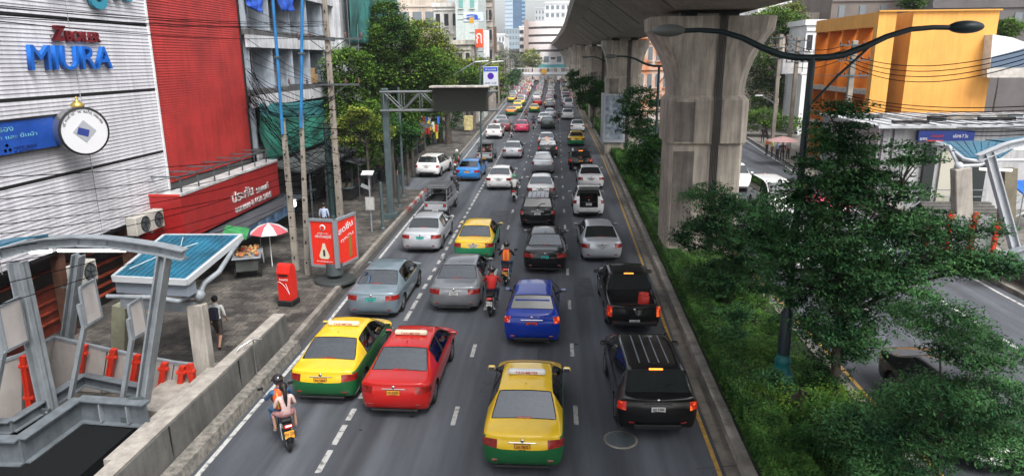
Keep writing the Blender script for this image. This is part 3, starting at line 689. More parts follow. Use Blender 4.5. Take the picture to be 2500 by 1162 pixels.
def person(pose, pos, rz, label, top, pants, sleeve=None, shin=None, shoe=None, head='hair', helmet=None, group=None, slim=1.0, vest=None, bag=None, scale=1.0):
    me, J = person_mesh(pose, slim)
    o = bpy.data.objects.new('person', me); COL.objects.link(o); o.location = pos; o.rotation_euler = (0, 0, rz); o.scale = (scale,)*3
    setmats(o, [skin, top, sleeve or skin, pants, shin or pants, shoe or black_m, black_m, lipm])
    o['label'] = label; o['category'] = 'person'
    if group: o['group'] = group
    h = Vector(J['head'])+Vector((0, 0, .05))
    if helmet is not None:
        b = MB(); b.sphere(h+Vector((0, -.005, .03)), .142, helmet, 12, (.93, 1.08, 1)); b.build('helmet', o)
        b = MB(); b.tube([(h.x+.13*math.sin(t), h.y+.005+.145*math.cos(t), h.z+.005) for t in [R(x) for x in range(-75, 76, 15)]], .035, glass, 6); b.build('visor', o)
    else:
        b = MB(); b.sphere(h+Vector((0, -.022, .03)), .112, hair, 10, (.9, 1.0, 1.02))
        if head == 'long':
            b.tube([h+Vector((0, -.10, .05)), h+Vector((0, -.15, -.02)), h+Vector((0, -.165, -.2)), h+Vector((.01, -.14, -.42))], [.035, .05, .05, .015], hair, 8)
        b.build('hair', o)
    if vest is not None:
        c = Vector(J['chest']); w = Vector(J['waist'])
        b = MB(); n = 16; rings = [(w+Vector((0, 0, -.06)), .165, .135), ((w+c)/2, .172, .142), (c+Vector((0, 0, .02)), .182, .15), (c+Vector((0, .02, .13)), .15, .12), (Vector(J['neck'])+Vector((0, 0, -.01)), .075, .07)]
        vs = []; fs = []
        for cc, rx, ry in rings:
            for k in range(n): a = 2*math.pi*k/n; vs.append(cc+Vector((rx*math.cos(a)*slim, ry*math.sin(a)*slim, 0)))
        for i in range(len(rings)-1):
            for k in range(n): fs.append([i*n+k, i*n+(k+1) % n, (i+1)*n+(k+1) % n, (i+1)*n+k])
        b.add(vs, fs, vest, True); v = b.build('vest', o)
        if vest.name.endswith('orange vest'):
            b = MB()
            for dx in (-.09, .09): b.tube([(dx, w.y-.15, w.z-.02), (dx, c.y-.163, c.z), (dx, c.y-.12, c.z+.14)], .014, mat('hi vis yellow', (.75, .7, .1), .5), 5)
            b.build('reflective_band', v)
    if bag is not None:
        c = Vector(J['chest']); b = MB(); b.box(c+Vector((0, -.215, -.06)), (.30, .17, .42), bag, bev=.05); g = b.build('backpack', o)
        g.data.update()
    return o

# ---------------------------------------------------------------- motorcycles
_moto = {}
def moto_parts(col, key):
    if key in _moto: return _moto[key]
    out = []
    def keep(b, name, sub=None, loc=None):
        q = b.build(name); me = q.data; bpy.data.objects.remove(q); out.append((name, me, loc, sub))
    r = .285
    for y in (-.58, .66):
        a = MB(); a.lathe([(r-.07, -.035), (r-.03, -.045), (r-.008, -.03), (r, 0), (r-.008, .03), (r-.03, .045), (r-.07, .035)], (0, 0, 0), rubber, 24, (1, 0, 0))
        s = MB(); s.lathe([(r-.07, -.03), (r-.085, 0), (r-.07, .03)], (0, 0, 0), alloy, 24, (1, 0, 0)); s.cyl((-.07, 0, 0), (.07, 0, 0), .05, alloy, 12)
        for k in range(7):
            t = 2*math.pi*k/7; s.bar((0, 0, 0), (0, (r-.08)*math.cos(t), (r-.08)*math.sin(t)), .03, .02, alloy, (1, 0, 0))
        q = s.build('rim'); sm = q.data; bpy.data.objects.remove(q)
        keep(a, 'wheel', ('rim', sm), (0, y, r))
    b = MB()                                                     # frame, engine, fairing
    b.box((0, .05, .42), (.2, .42, .26), steel_dk, bev=.05); b.tube([(0, .62, .55), (0, .45, .9), (0, .38, 1.0)], .035, steel_dk, 8)
    b.tube([(-.07, .66, .285), (-.07, .48, .82)], .02, chrome, 6); b.tube([(.07, .66, .285), (.07, .48, .82)], .02, chrome, 6)
    b.tube([(-.1, -.58, .285), (-.1, 0, .36)], .025, steel_dk, 6); b.tube([(.1, -.58, .285), (.1, 0, .36)], .025, steel_dk, 6)
    b.tube([(-.12, -.58, .32), (-.12, -.45, .68)], .025, chrome, 6); b.tube([(.12, -.58, .32), (.12, -.45, .68)], .025, chrome, 6)
    keep(b, 'frame')
    b = MB(); prof = [(-.78, .70), (-.6, .62), (-.3, .58), (.0, .46), (.25, .42), (.42, .55), (.48, .9), (.38, .95), (.3, .72), (.1, .66), (-.35, .74), (-.78, .78)]
    b.prism([(-.11, y, z) for y, z in prof], (.22, 0, 0), col)
    b.tube([(0, .45, .55), (0, .64, .60), (0, .86, .5), (0, .93, .38)], [.05, .065, .06, .03], col, 8)
    b.sphere((0, .43, .93), .12, col, 10, (1.25, .8, 1))
    keep(b, 'fairing')
    b = MB(); b.box((0, -.22, .80), (.26, .86, .1), black_m, bev=.04); keep(b, 'seat')
    b = MB(); b.tube([(-.36, .36, 1.04), (-.2, .42, 1.05), (0, .42, 1.0), (.2, .42, 1.05), (.36, .36, 1.04)], .016, black_m, 6); keep(b, 'handlebar')
    for s in (-1, 1):
        b = MB(); b.tube([(s*.24, .42, 1.05), (s*.34, .44, 1.22)], .008, black_m, 5); b.box((s*.36, .44, 1.25), (.14, .03, .08), black_m, bev=.015); keep(b, 'mirror')
    b = MB(); b.box((0, -.80, .74), (.2, .1, .09), lamplit, bev=.03); keep(b, 'tail_light')
    b = MB(); b.box((0, -.82, .57), (.05, .03, .3), black_m); b.box((0, -.86, .4), (.16, .02, .2), black_m, bev=.01, rot=Matrix.Rotation(.3, 3, 'X')); b.tube([(0, -.60, .58), (0, -.78, .54), (0, -.88, .40)], [.06, .05, .03], black_m, 8); keep(b, 'mudguard')
    b = MB(); b.tube([(.14, .0, .3), (.15, -.3, .3), (.16, -.72, .36)], [.025, .04, .05], chrome, 10); keep(b, 'exhaust_pipe')
    b = MB(); b.sphere((0, .53, .93), .075, lampwhite, 8, (1.2, .6, .9)); keep(b, 'headlight')
    _moto[key] = out; return out
def motorcycle(pos, rz, label, col, key, plate=('8ฎข 6421', 'w'), group='motorcycles threading through the traffic'):
    t = thing('motorcycle', label, 'motorcycle', pos, rz, group)
    for name, me, loc, sub in moto_parts(col, key):
        o = bpy.data.objects.new(name, me); COL.objects.link(o); o.parent = t
        if loc: o.location = loc
        if sub: s = bpy.data.objects.new(sub[0], sub[1]); COL.objects.link(s); s.parent = o
    plate_obj(t, (0, -.865, .56), plate[0], *({'w': (plw, ink), 'o': (ply, ink)}[plate[1]]), tilt=-.25, w=.22, h=.18)
    return t
# ---------------------------------------------------------------- ground, roads, pavements
def struct(name, mb, **k): return mb.build(name, kind='structure', **k)
b = MB(); b.quad((-1500, -40, -.03), (1500, -40, -.03), (1500, 2500, -.03), (-1500, 2500, -.03), mat('ground dirt', (.10, .095, .085), .9, var=.2, scale=.1)); struct('ground', b)
def strip(L, Rr, z, m, z0=None):                                  # L, Rr: lists of (x, y) edges
    b = MB(); n = len(L); vs = [(x, y, z) for x, y in L]+[(x, y, z) for x, y in Rr]
    b.add(vs, [[i, n+i, n+i+1, i+1] for i in range(n-1)], m)
    if z0 is not None:
        for E_, s in ((L, 1), (Rr, 0)):
            for i in range(n-1):
                a, c = E_[i], E_[i+1]; q = [(a[0], a[1], z0), (c[0], c[1], z0), (c[0], c[1], z), (a[0], a[1], z)]
                b.add(q, [[0, 1, 2, 3] if s else [3, 2, 1, 0]], m)
    return b
YS = [-10, 5, 14, 20, 29, 35, 47.9, 48, 56, 62, 62.1, 77, 100, 150, 200, 330, 600]
def interp(t, y):
    for (a, u), (c, v) in zip(t, t[1:]):
        if a <= y <= c: return u+(v-u)*(y-a)/(c-a)
    return t[0][1] if y < t[0][0] else t[-1][1]
LK = [(-10, -8.5), (21, -8.5), (35, -8.85), (48, -9.05), (60, -9.0), (77, -9.35), (103, -10), (150, -11), (200, -12.3), (330, -14.5), (600, -30)]
RK = [(-10, 4.15), (14, 4.2), (29, 4.5), (50, 4.85), (70, 5.05), (110, 4.9), (200, 5.1), (330, 5.6), (600, -8)]
Lk = lambda y: interp(LK, y)
Rk = lambda y: interp(RK, y)
b = strip([(Lk(y)-(3.4 if 47.95 < y < 62.05 else 0), y) for y in YS], [(Rk(y), y) for y in YS], 0.0, asphalt); struct('road', b)
RX0, RX1 = 8.25, 17.75
YS2 = [-10, 14, 30, 50, 80, 120, 200, 400]
RO = [(-10, 17.75), (30, 17.9), (50, 19.2), (80, 22.0), (120, 25), (400, 40)]
b = strip([(RX0+max(0, (y-60)*.02), y) for y in YS2], [(interp(RO, y), y) for y in YS2], 0.0, asphalt); struct('opposite_road', b)
# footways: raised slabs with kerbs
def slab(x0f, x1f, ya, yb, z, m, step=6):
    n = max(1, int((yb-ya)/step)); ys = [ya+(yb-ya)*i/n for i in range(n+1)]
    return strip([(x0f(y), y) for y in ys], [(x1f(y), y) for y in ys], z, m, -.02)
for ya, yb in ((-6, 48), (62, 330)):
    b = slab(lambda y: -24, lambda y: Lk(y)-.22, ya, yb, .15, paving)
    for y in (ya, yb): b.quad((-24, y, -.02), (Lk(y)-.22, y, -.02), (Lk(y)-.22, y, .15), (-24, y, .15), paving)
    struct('pavement', b)
b = slab(lambda y: -24, lambda y: Lk(y)-3.4, 48, 62, .154, paving); struct('pavement', b)
b = slab(lambda y: interp(RO, y)+.22, lambda y: 60, -6, 200, .15, mat('far paving', (.13, .12, .105), .85, var=.3, scale=1.5, bump=.3)); struct('right_pavement', b)
def kerbrun(xf, ya, yb, w, z, name, painted=None, m=kerbstone):
    b = MB(); y = ya
    while y < yb:
        L = min(1.0 if y < 60 else 4.0, yb-y)
        mm = m
        if painted and painted[0] <= y <= painted[1]: mm = mat('worn red kerb paint', (.11, .09, .08), .8, col2=(.30, .06, .05), scale=3, lo=.4, hi=.5) if int(y) % 2 else mat('worn white kerb paint', (.14, .13, .12), .8, col2=(.42, .41, .39), scale=3, lo=.4, hi=.5)
        j = random.uniform(-.012, .012)
        x0, x1 = xf(y), xf(y+L); b.add([(x0+j, y+.006, -.02), (x0+w+j, y+.006, -.02), (x1+w+j, y+L-.006, -.02), (x1+j, y+L-.006, -.02), (x0+j+.015, y+.006, z), (x0+w+j-.015, y+.006, z), (x1+w+j-.015, y+L-.006, z), (x1+j+.015, y+L-.006, z)], [[4,5,6,7],[0,1,5,4],[1,2,6,5],[2,3,7,6],[3,0,4,7]], mm)
        y += L
    struct(name, b)
kerbrun(lambda y: Lk(y)-.22, -6, 48, .22, .19, 'kerb', (40.5, 47))
kerbrun(lambda y: Lk(y)-.22, 62, 250, .22, .19, 'kerb')
kerbrun(lambda y: Rk(y), -6, 300, .30, .19, 'median_kerb', None, mat('median kerbstone', (.20, .18, .155), .85, col2=(.36, .33, .285), scale=1.8, bump=.4))
kerbrun(lambda y: RX0-.28+max(0, (y-60)*.02), -6, 200, .28, .22, 'median_kerb')
kerbrun(lambda y: interp(RO, y), -6, 200, .22, .19, 'kerb')
b = MB(); n = 40                                                  # pale drain strip beside the median kerb
ys = [-6+i*8 for i in range(38)]
struct('gutter', strip([(Rk(y)-.36, y) for y in ys], [(Rk(y)-.004, y) for y in ys], .004, mat('gutter concrete', (.17, .15, .125), .85, var=.3, scale=2)))
struct('gutter', strip([(Lk(y)+.004, y) for y in ys if y < 48], [(Lk(y)+.3, y) for y in ys if y < 48], .004, mat('gutter dark', (.045, .043, .04), .7, var=.4, scale=3)))
# painted lines
def line(xf, segs, w, m, name, z=.008):
    b = MB()
    for a, c in segs:
        n = max(1, int((c-a)/8))
        for i in range(n):
            y0, y1 = a+(c-a)*i/n, a+(c-a)*(i+1)/n
            b.quad((xf(y0)-w/2, y0, z), (xf(y0)+w/2, y0, z), (xf(y1)+w/2, y1, z), (xf(y1)-w/2, y1, z), m)
    struct(name, b)
line(lambda y: Lk(y)+.52, [(-6, 47), (64, 300)], .12, paint_white, 'edge_line')
line(lambda y: Rk(y)-.50, [(-6, 300)], .10, paint_yellow, 'edge_line')
line(lambda y: -2.55-.0035*max(0, y-60), [(15.72+4.2*k, 16.72+4.2*k) for k in range(-4, 60)], .12, paint_white, 'lane_line')
line(lambda y: .6+.002*max(0, y-60), [(15.9+4.2*k, 16.92+4.2*k) for k in range(-4, 60)], .12, paint_white, 'lane_line')
sg = []; y = 13.5-8*1.18
while y < 210: sg.append((y, y+.62 if int(y*3) % 4 else y+.95)); y += 1.18
line(lambda y: -5.3-.006*max(0, y-60), sg, .14, paint_white, 'lane_line')
line(lambda y: RX0+.36+max(0, (y-60)*.02), [(-6, 190)], .12, paint_yellow, 'edge_line')
line(lambda y: 14.72+max(0, (y-35)*.03), [(21.3+2.05*k, 22.2+2.05*k) for k in range(-6, 1)]+[(23.3, 25.8)]+[(27.5+4.2*k, 28.6+4.2*k) for k in range(24)], .15, paint_white, 'lane_line')
line(lambda y: 11.5, [(15.8+4.2*k, 16.8+4.2*k) for k in range(-4, 24)], .12, paint_white, 'lane_line')
line(lambda y: interp(RO, y)-.45, [(-6, 150)], .12, paint_white, 'edge_line')
# manhole cover and stains on the road
t = thing('manhole_cover', 'round dark iron manhole cover behind the black SUV', 'manhole cover', (1.42, 15.4, 0))
c0 = G(1515, 1073); t.location = c0
b = MB(); b.lathe([(.42, .0), (.42, .012), (.36, .014)], (0, 0, 0), kerbstone, 28); b.build('rim', t)
b = MB(); b.lathe([(.355, .012), (.001, .012)], (0, 0, 0), steel_dk, 28)
for i in range(-4, 5):
    for j in range(-4, 5):
        if i*i+j*j < 19: b.box((i*.072, j*.072, .016), (.045, .045, .008), steel_dk)
b.build('lid', t)
b = MB(); n = 0
tar = mat('tar patch', (.028, .028, .029), .7)
for k in range(46):
    x = random.uniform(-8, 4); y = random.uniform(11, 60); r = random.uniform(.03, .10)
    b.add([(x+r*random.uniform(.6, 1.2)*math.cos(a), y+r*random.uniform(.6, 1.3)*math.sin(a), .006) for a in [i*math.pi/4 for i in range(8)]], [list(range(8))], tar)
for k in range(16):                                               # cracks sealed with tar
    x = random.uniform(-8, 3.5); y = random.uniform(11, 45); a_ = random.choice((0, 0, 1.4)); pts = []
    for i in range(9): pts.append((x, y)); x += random.uniform(-.12, .12)+(.35 if a_ else 0); y += random.uniform(.3, .8) if not a_ else random.uniform(-.1, .12)
    for (xa, ya_), (xb, yb_) in zip(pts, pts[1:]):
        w_ = .012; b.quad((xa-w_, ya_-(w_ if a_ else 0), .006), (xa+w_, ya_+(w_ if a_ else 0), .006), (xb+w_, yb_+(w_ if a_ else 0), .006), (xb-w_, yb_-(w_ if a_ else 0), .006), tar)
struct('road_stain', b)
pa = mat('repair asphalt', (.064, .069, .078), .8, var=.25, scale=2, bump=.4, bscale=50); b = MB()
for (x, y, w_, l_) in ((-4.7, 19.6, .8, 1.9), (-1.6, 18.2, .9, 1.3), (-6.9, 28.6, 1.1, 2.3), (1.2, 27, .8, 2.5), (-3.3, 40, 1.2, 3.2), (1.0, 36, 1.3, 2.0), (-2.0, 12.9, 1.0, .9)): b.quad((x-w_/2, y-l_/2, .0045), (x+w_/2, y-l_/2+.05, .0045), (x+w_/2-.04, y+l_/2, .0045), (x-w_/2+.03, y+l_/2-.06, .0045), pa)
struct('road_repair', b)
# median bed
ys = [-6, 14, 29, 50, 70, 110, 200, 300]
struct('median', strip([(Rk(y)+.30, y) for y in ys], [(RX0-.28+max(0, (y-60)*.02), y) for y in ys], .2, soil))

# ---------------------------------------------------------------- viaduct
VPATH = [(-40, 6.6, 11.0), (0, 6.6, 11.0), (60, 6.6, 10.9), (110, 6.6, 11.1), (150, 6.6, 12.0), (190, 6.4, 12.9), (240, 5.6, 12.9), (300, 3.6, 12.6), (360, 0, 12.8), (430, -8, 13.0), (520, -24, 13.0), (620, -50, 13)]
def vp(y):
    for (a, x, z), (c, x2, z2) in zip(VPATH, VPATH[1:]):
        if a <= y <= c: u = (y-a)/(c-a); u = u*u*(3-2*u) if False else u; return x+(x2-x)*u, z+(z2-z)*u
sec = [(-1.75, 0), (1.75, 0), (4.2, 1.75), (5.25, 2.2), (5.25, 3.5), (5.05, 3.5), (5.05, 2.45), (-5.05, 2.45), (-5.05, 3.5), (-5.25, 3.5), (-5.25, 2.2), (-4.2, 1.75)]
vt = thing('elevated_railway', 'long grey concrete box girder viaduct carried on flared piers above the median', 'viaduct', (6.6, 0, 11))
yy = [-40]+[-32+i*12.6 for i in range(0, 52)]
for k in range(len(yy)-1):
    pass
b = MB(); ring = []
ysd = []
y = -40.0
while y < 618: ysd.append(y); y += 6.3
for y in ysd:
    x, z = vp(y); ring.append([(x+u, y, z+v) for u, v in sec])
n = len(sec); vs = [p for r in ring for p in r]
fs = [[i*n+k, i*n+(k+1) % n, (i+1)*n+(k+1) % n, (i+1)*n+k] for i in range(len(ring)-1) for k in range(n)]
fs = [f[::-1] for f in fs]
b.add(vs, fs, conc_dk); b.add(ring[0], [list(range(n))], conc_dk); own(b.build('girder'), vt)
for y in [p for p in range(-30, 200, 12)]:                        # joints between the girder segments
    b = MB(); x, z = vp(y); b.bar((x-5.262, y, z+2.2), (x-5.262, y, z+3.5), .02, .03, black_m, (0, 1, 0)); b.bar((x-1.755, y, z-.006), (x-4.22, y, z+1.745), .03, .012, black_m, (0, 1, 0)); own(b.build('segment_joint'), vt)
def pier(Y0, lab, grp, detail=True):
    x0, zb = vp(Y0); cx = x0+.02; top = zb-.25; fl = 1.05 if Y0 < 40 else .62
    t = thing('viaduct_pier', lab, 'pier', (cx, Y0+1.25, 0), 0, grp)
    b = MB(); hw, hd = 1.58, 1.2; ch = .38
    def oct_(w, d, c, z, cyo=0): return [(-w+c, -d, z), (w-c, -d, z), (w, -d+c, z), (w, d-c, z), (w-c, d, z), (-w+c, d, z), (-w, d-c, z), (-w, -d+c, z)]
    zc = 5.3; lv = [(hw, hd, .12, -.05), (hw, hd, .12, zc), (hw+.17, hd+.15, .35, zc+.12), (hw+.17, hd+.15, .35, zc+1.95), (hw-.02, hd+.02, .35, zc+2.15)]
    for i in range(9):
        u = (i+1)/9; e = u**2.1; lv.append((hw-.02+e*fl, hd+.02+e*.25, .35+.15*e, zc+2.15+u*(top-zc-2.15-.55)))
    lv.append((hw+fl, hd+.3, .4, top))
    P_ = [oct_(*q) for q in lv]; vs = [p for r in P_ for p in r]
    fs = [[i*8+k, i*8+(k+1) % 8, (i+1)*8+(k+1) % 8, (i+1)*8+k] for i in range(len(P_)-1) for k in range(8)]
    b.add(vs, fs, conc); b.add(P_[-1], [list(range(8))], conc)
    b.build('column', t)
    if detail:
        b = MB()
        for sy in (-1,):
            for k in range(5):
                x = -.13+k*.07+.35
                pts = [(x, -hd-.03, 0), (x, -hd-.03, zc-.05), (x, -hd-.19, zc+.12), (x, -hd-.19, zc+1.95), (x, -hd-.06, zc+2.2), (x, -hd-.10, zc+3.2), (x, -hd-.30, top-.4), (x, -hd-.34, top)]
                b.tube(pts, .028, mat('drain pipe', (.075, .07, .065), .6), 6)
        b.build('drain_pipes', t)
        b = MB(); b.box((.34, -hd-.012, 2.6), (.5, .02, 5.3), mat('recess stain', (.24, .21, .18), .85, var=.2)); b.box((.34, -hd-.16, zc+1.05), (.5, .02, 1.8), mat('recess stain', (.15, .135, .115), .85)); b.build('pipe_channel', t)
        b = MB(); b.box((-.95, -hd-.006, 2.9), (.9, .016, 4.3), mat('cast panel', (.2, .175, .15), .9, var=.25, scale=1.3, streak=.4)); b.box((-1.02, -hd-.155, zc+1.03), (.85, .016, 1.7), mat('cast panel', (.2, .18, .15), .9)); b.build('cast_panel', t)
    for sx in (-.9, .9): b = MB(); b.box((sx, 0, top+.12), (.7, .7, .25), steel_dk); b.build('bearing', t)
    return t
pys = [30.7, 68, 105, 142, 179, 216, 253, 290, 328, 366]
labs = ['nearest tall viaduct pier with black drain pipes beside the bushy median', 'second viaduct pier with a lit advertising case on its left side', 'third viaduct pier from the camera behind the median trees', 'fourth viaduct pier from the camera, partly hidden by the third']
for i, y in enumerate(pys): pier(y, labs[i] if i < 4 else 'small distant viaduct pier in the far row under the girder', 'piers carrying the elevated railway', i < 3)
pier(-7, 'viaduct pier just behind the viewpoint', 'piers carrying the elevated railway', False) if False else None
# advertising case on the second pier
t = thing('advertising_case', 'tall pale framed advertising case facing traffic on the second pier', 'advertising case', (4.72, 68.6, 1.2))
b = MB(); b.box((0, 0, 2.3), (.34, 2.6, 4.6), mat('case frame', (.36, .38, .42), .4), bev=.04); b.box((.9, -1.42, 2.3), (2.1, .24, 4.6), mat('case frame', (.5, .5, .5), .4), bev=.04); b.build('frame', t)
b = MB(); b.box((.95, -1.545, 2.4), (1.75, .03, 4.1), mat('case poster', (.06, .09, .12), .25, col2=(.4, .45, .5), scale=1.2)); b.build('poster', t)
b = MB(); b.box((.9, -1.2, -.6), (1.6, .3, 1.2), conc); b.build('plinth', t)

# ---------------------------------------------------------------- foliage
LEAF = {}
def leafmat(name, dark, light, yel=None, scale=1.3):
    if name in LEAF: return LEAF[name]
    m = mat(name, dark, .5, col2=light, scale=scale, lo=.36, hi=.68, detail=3)
    b = m.node_tree.nodes['Principled BSDF']; b.inputs['Specular IOR Level'].default_value = .12; b.inputs['Roughness'].default_value = .75
    # each leaf its own shade
    n = m.node_tree.nodes; l = m.node_tree.links; s = b.inputs['Base Color'].links[0].from_socket
    a = n.new('ShaderNodeAttribute'); a.attribute_name = 'leafshade'; mx = n.new('ShaderNodeMixRGB'); mx.blend_type = 'MULTIPLY'; mx.inputs[0].default_value = 1
    l.new(s, mx.inputs[1]); l.new(a.outputs['Color'], mx.inputs[2]); l.new(mx.outputs[0], b.inputs['Base Color'])
    LEAF[name] = m; return m
lf_med = leafmat('median leaf', (.008, .036, .016), (.085, .22, .075))
lf_dark = leafmat('dark leaf', (.008, .04, .010), (.04, .12, .022))
lf_lime = leafmat('lime leaf', (.07, .11, .015), (.26, .33, .05), scale=.6)
lf_green = leafmat('green leaf', (.012, .040, .007), (.12, .235, .03), scale=.45)
lf_grey = leafmat('pale leaf', (.07, .09, .05), (.16, .19, .10), scale=.5)
lf_cover = leafmat('cover leaf', (.028, .085, .016), (.12, .26, .055), scale=.8)
def leaves_mesh(name, cen, size, m, rng, flat=.5, asp=2.2, yshade=.35):
    """cen: (n,3) leaf centres; one pointed four-cornered leaf each, bent along its midrib"""
    n = len(cen); a = rng.uniform(0, 2*np.pi, n); el = rng.normal(0, flat, n)-.15
    d = np.stack([np.cos(a)*np.cos(el), np.sin(a)*np.cos(el), np.sin(el)], 1)
    s = np.stack([-np.sin(a), np.cos(a), rng.normal(0, .45, n)], 1); s /= np.linalg.norm(s, axis=1)[:, None]
    L = (size*rng.uniform(.65, 1.35, n))[:, None]; wv = L/asp
    v = np.empty((n, 4, 3)); v[:, 0] = cen-d*L*.5; v[:, 1] = cen+s*wv*.5; v[:, 2] = cen+d*L*.5; v[:, 3] = cen-s*wv*.5
    v[:, 1, 2] -= .0; 
    me = bpy.data.meshes.new(name); me.vertices.add(n*4); me.vertices.foreach_set('co', v.reshape(-1).astype(np.float32))
    me.loops.add(n*4); me.loops.foreach_set('vertex_index', np.arange(n*4, dtype=np.int32)); me.polygons.add(n)
    me.polygons.foreach_set('loop_start', np.arange(0, n*4, 4, dtype=np.int32))
    me.materials.append(m); me.update(calc_edges=True)
    at = me.color_attributes.new('leafshade', 'FLOAT_COLOR', 'POINT'); sh = rng.uniform(1-yshade, 1+yshade, n); hue = rng.uniform(-.15, .25, n)
    c = np.ones((n, 4, 4), np.float32); c[:, :, 0] = (sh*(1+hue))[:, None]; c[:, :, 1] = sh[:, None]; c[:, :, 2] = (sh*(1-hue*.5))[:, None]
    at.data.foreach_set('color', c.reshape(-1)); return me
def clumps(rng, n, rad, lobes, flatten=.5, per=60, cr=.45, shell=.55):
    """leaf centres: twig clumps spread near the surface of several lobes (cx,cy,cz,rx,ry,rz)"""
    lobes = np.array(lobes, float); vol = lobes[:, 3]*lobes[:, 4]*lobes[:, 5]; k = max(1, n//per)
    which = rng.choice(len(lobes), k, p=vol**.7/np.sum(vol**.7)); L = lobes[which]
    u = rng.normal(size=(k, 3)); u /= np.linalg.norm(u, axis=1)[:, None]; r = rng.uniform(shell, 1, k)**.6
    c = L[:, :3]+u*r[:, None]*L[:, 3:6]; sz = cr*rng.uniform(.5, 1.4, k)
    ctr = np.repeat(c, per, 0); s = np.repeat(sz, per)[:, None]
    w = rng.normal(size=(k*per, 3)); w /= np.linalg.norm(w, axis=1)[:, None]; q = rng.uniform(.1, 1, k*per)[:, None]**.5
    off = w*q*s; off[:, 2] *= flatten
    return (ctr+off)
def tree(pos, lobes, label, m, n=9000, leaf=.12, trunk=.14, th=None, group=None, name='tree', cat='tree', seed=1, cr=.5, per=60, flatten=.45, shell=.5, bark=None, asp=2.2, lean=(0, 0)):
    """pos on the ground; lobes in metres relative to pos"""
    rng = np.random.default_rng(seed); rnd = random.Random(seed)
    t = thing(name, label, cat, pos, 0, group)
    cen = clumps(rng, n, None, lobes, flatten, per, cr, shell)
    o = bpy.data.objects.new('crown', leaves_mesh('crown', cen, leaf, m, rng, asp=asp)); COL.objects.link(o); o.parent = t
    bark = bark or mat('bark', (.055, .045, .035), .9, var=.35, scale=5, bump=.6)
    b = MB(); th = th or min(l[2]-l[5]*.3 for l in lobes)
    f0 = Vector((lean[0]*th, lean[1]*th, th))
    b.tube([(0, 0, -.05), (lean[0]*th*.3+.03, lean[1]*th*.3, th*.35), (lean[0]*th*.7-.04, lean[1]*th*.7+.03, th*.7), tuple(f0)], [trunk*1.25, trunk, trunk*.85, trunk*.7], bark, 9)
    for (cx, cy, cz, rx, ry, rz) in lobes:
        e = Vector((cx, cy, cz)); mid = (f0+e)/2+Vector((rnd.uniform(-.2, .2), rnd.uniform(-.2, .2), rnd.uniform(-.1, .25)))
        b.tube([tuple(f0-Vector((0, 0, th*.08))), tuple(mid), tuple(e)], [trunk*.55, trunk*.36, trunk*.18], bark, 6)
        for k in range(6):
            a = rnd.uniform(0, 6.28); u = Vector((math.cos(a)*rx*.75, math.sin(a)*ry*.75, rnd.uniform(-.5, .7)*rz)); s_ = mid+(e-mid)*rnd.uniform(.2, 1)
            b.tube([tuple(s_), tuple(s_+(e+u-s_)*.5+Vector((0, 0, .08))), tuple(e+u)], [trunk*.18, trunk*.12, trunk*.05], bark, 4, cap=False)
    b.build('trunk', t); return t
def shrub(pos, r, h, label, m, n=2500, leaf=.07, seed=1, group='shrubs planted in the median', name='shrub', per=40):
    rng = np.random.default_rng(seed); rnd = random.Random(seed)
    lob = [(rnd.uniform(-.5, .5)*r, rnd.uniform(-.5, .5)*r, h*rnd.uniform(.45, .75), r*rnd.uniform(.5, .8), r*rnd.uniform(.5, .8), h*rnd.uniform(.3, .5)) for _ in range(5)]
    t = thing(name, label, 'shrub', pos, 0, group)
    o = bpy.data.objects.new('foliage', leaves_mesh('foliage', clumps(rng, n, None, lob, .7, per, .2, .3), leaf, m, rng)); COL.objects.link(o); o.parent = t
    b = MB()
    for l in lob: b.tube([(0, 0, -.02), (l[0]*.5, l[1]*.5, l[2]*.5), (l[0], l[1], l[2])], [.03, .02, .01], mat('bark', (.055, .045, .035)), 5)
    b.build('stems', t); return t
# low planting on the median: nobody could count it
rng = np.random.default_rng(5)
def cover(name, label, n, xa, xb, ya, yb, h, m, leaf, pw=1.6, seed=3):
    rng = np.random.default_rng(seed); u = rng.uniform(0, 1, n)**pw; y = ya+(yb-ya)*u
    t = rng.uniform(0, 1, n); x0 = np.array([xa(v) for v in y]); x1 = np.array([xb(v) for v in y]); x = x0+(x1-x0)*t
    bump = .5+.28*np.sin(x*2.3+np.sin(y*1.3)*1.5)*np.cos(y*1.9+x)+.18*np.sin(y*4.1+x*3.2)
    z = .2+h*bump*rng.uniform(.55, 1.0, n)*np.clip((x-x0)/.25, .3, 1)
    lsz = leaf*(1+np.clip((y-25)/40, 0, 2.5))
    me = leaves_mesh(name, np.stack([x, y, z], 1), 1.0, m, rng, flat=.5)
    co_ = np.empty(n*12, np.float32); me.vertices.foreach_get('co', co_); co_ = co_.reshape(n, 4, 3); c = co_.mean(1, keepdims=True)
    co_ = c+(co_-c)*lsz[:, None, None]; me.vertices.foreach_set('co', co_.reshape(-1)); me.update()
    o = bpy.data.objects.new(name, me); COL.objects.link(o); o['kind'] = 'stuff'; o['label'] = label; o['category'] = 'ground cover'
cover('ground_cover', 'low leafy green ground cover filling the median bed', 170000, lambda y: Rk(y)+.33, lambda y: Rk(y)+3.3, 10, 80, .62, lf_cover, .075, 1.5)
cover('ground_cover', 'distant strip of low green planting along the median', 16000, lambda y: Rk(y)+.36, lambda y: Rk(y)+2.6, 70, 240, .6, lf_cover, .10, 1.4, 9)
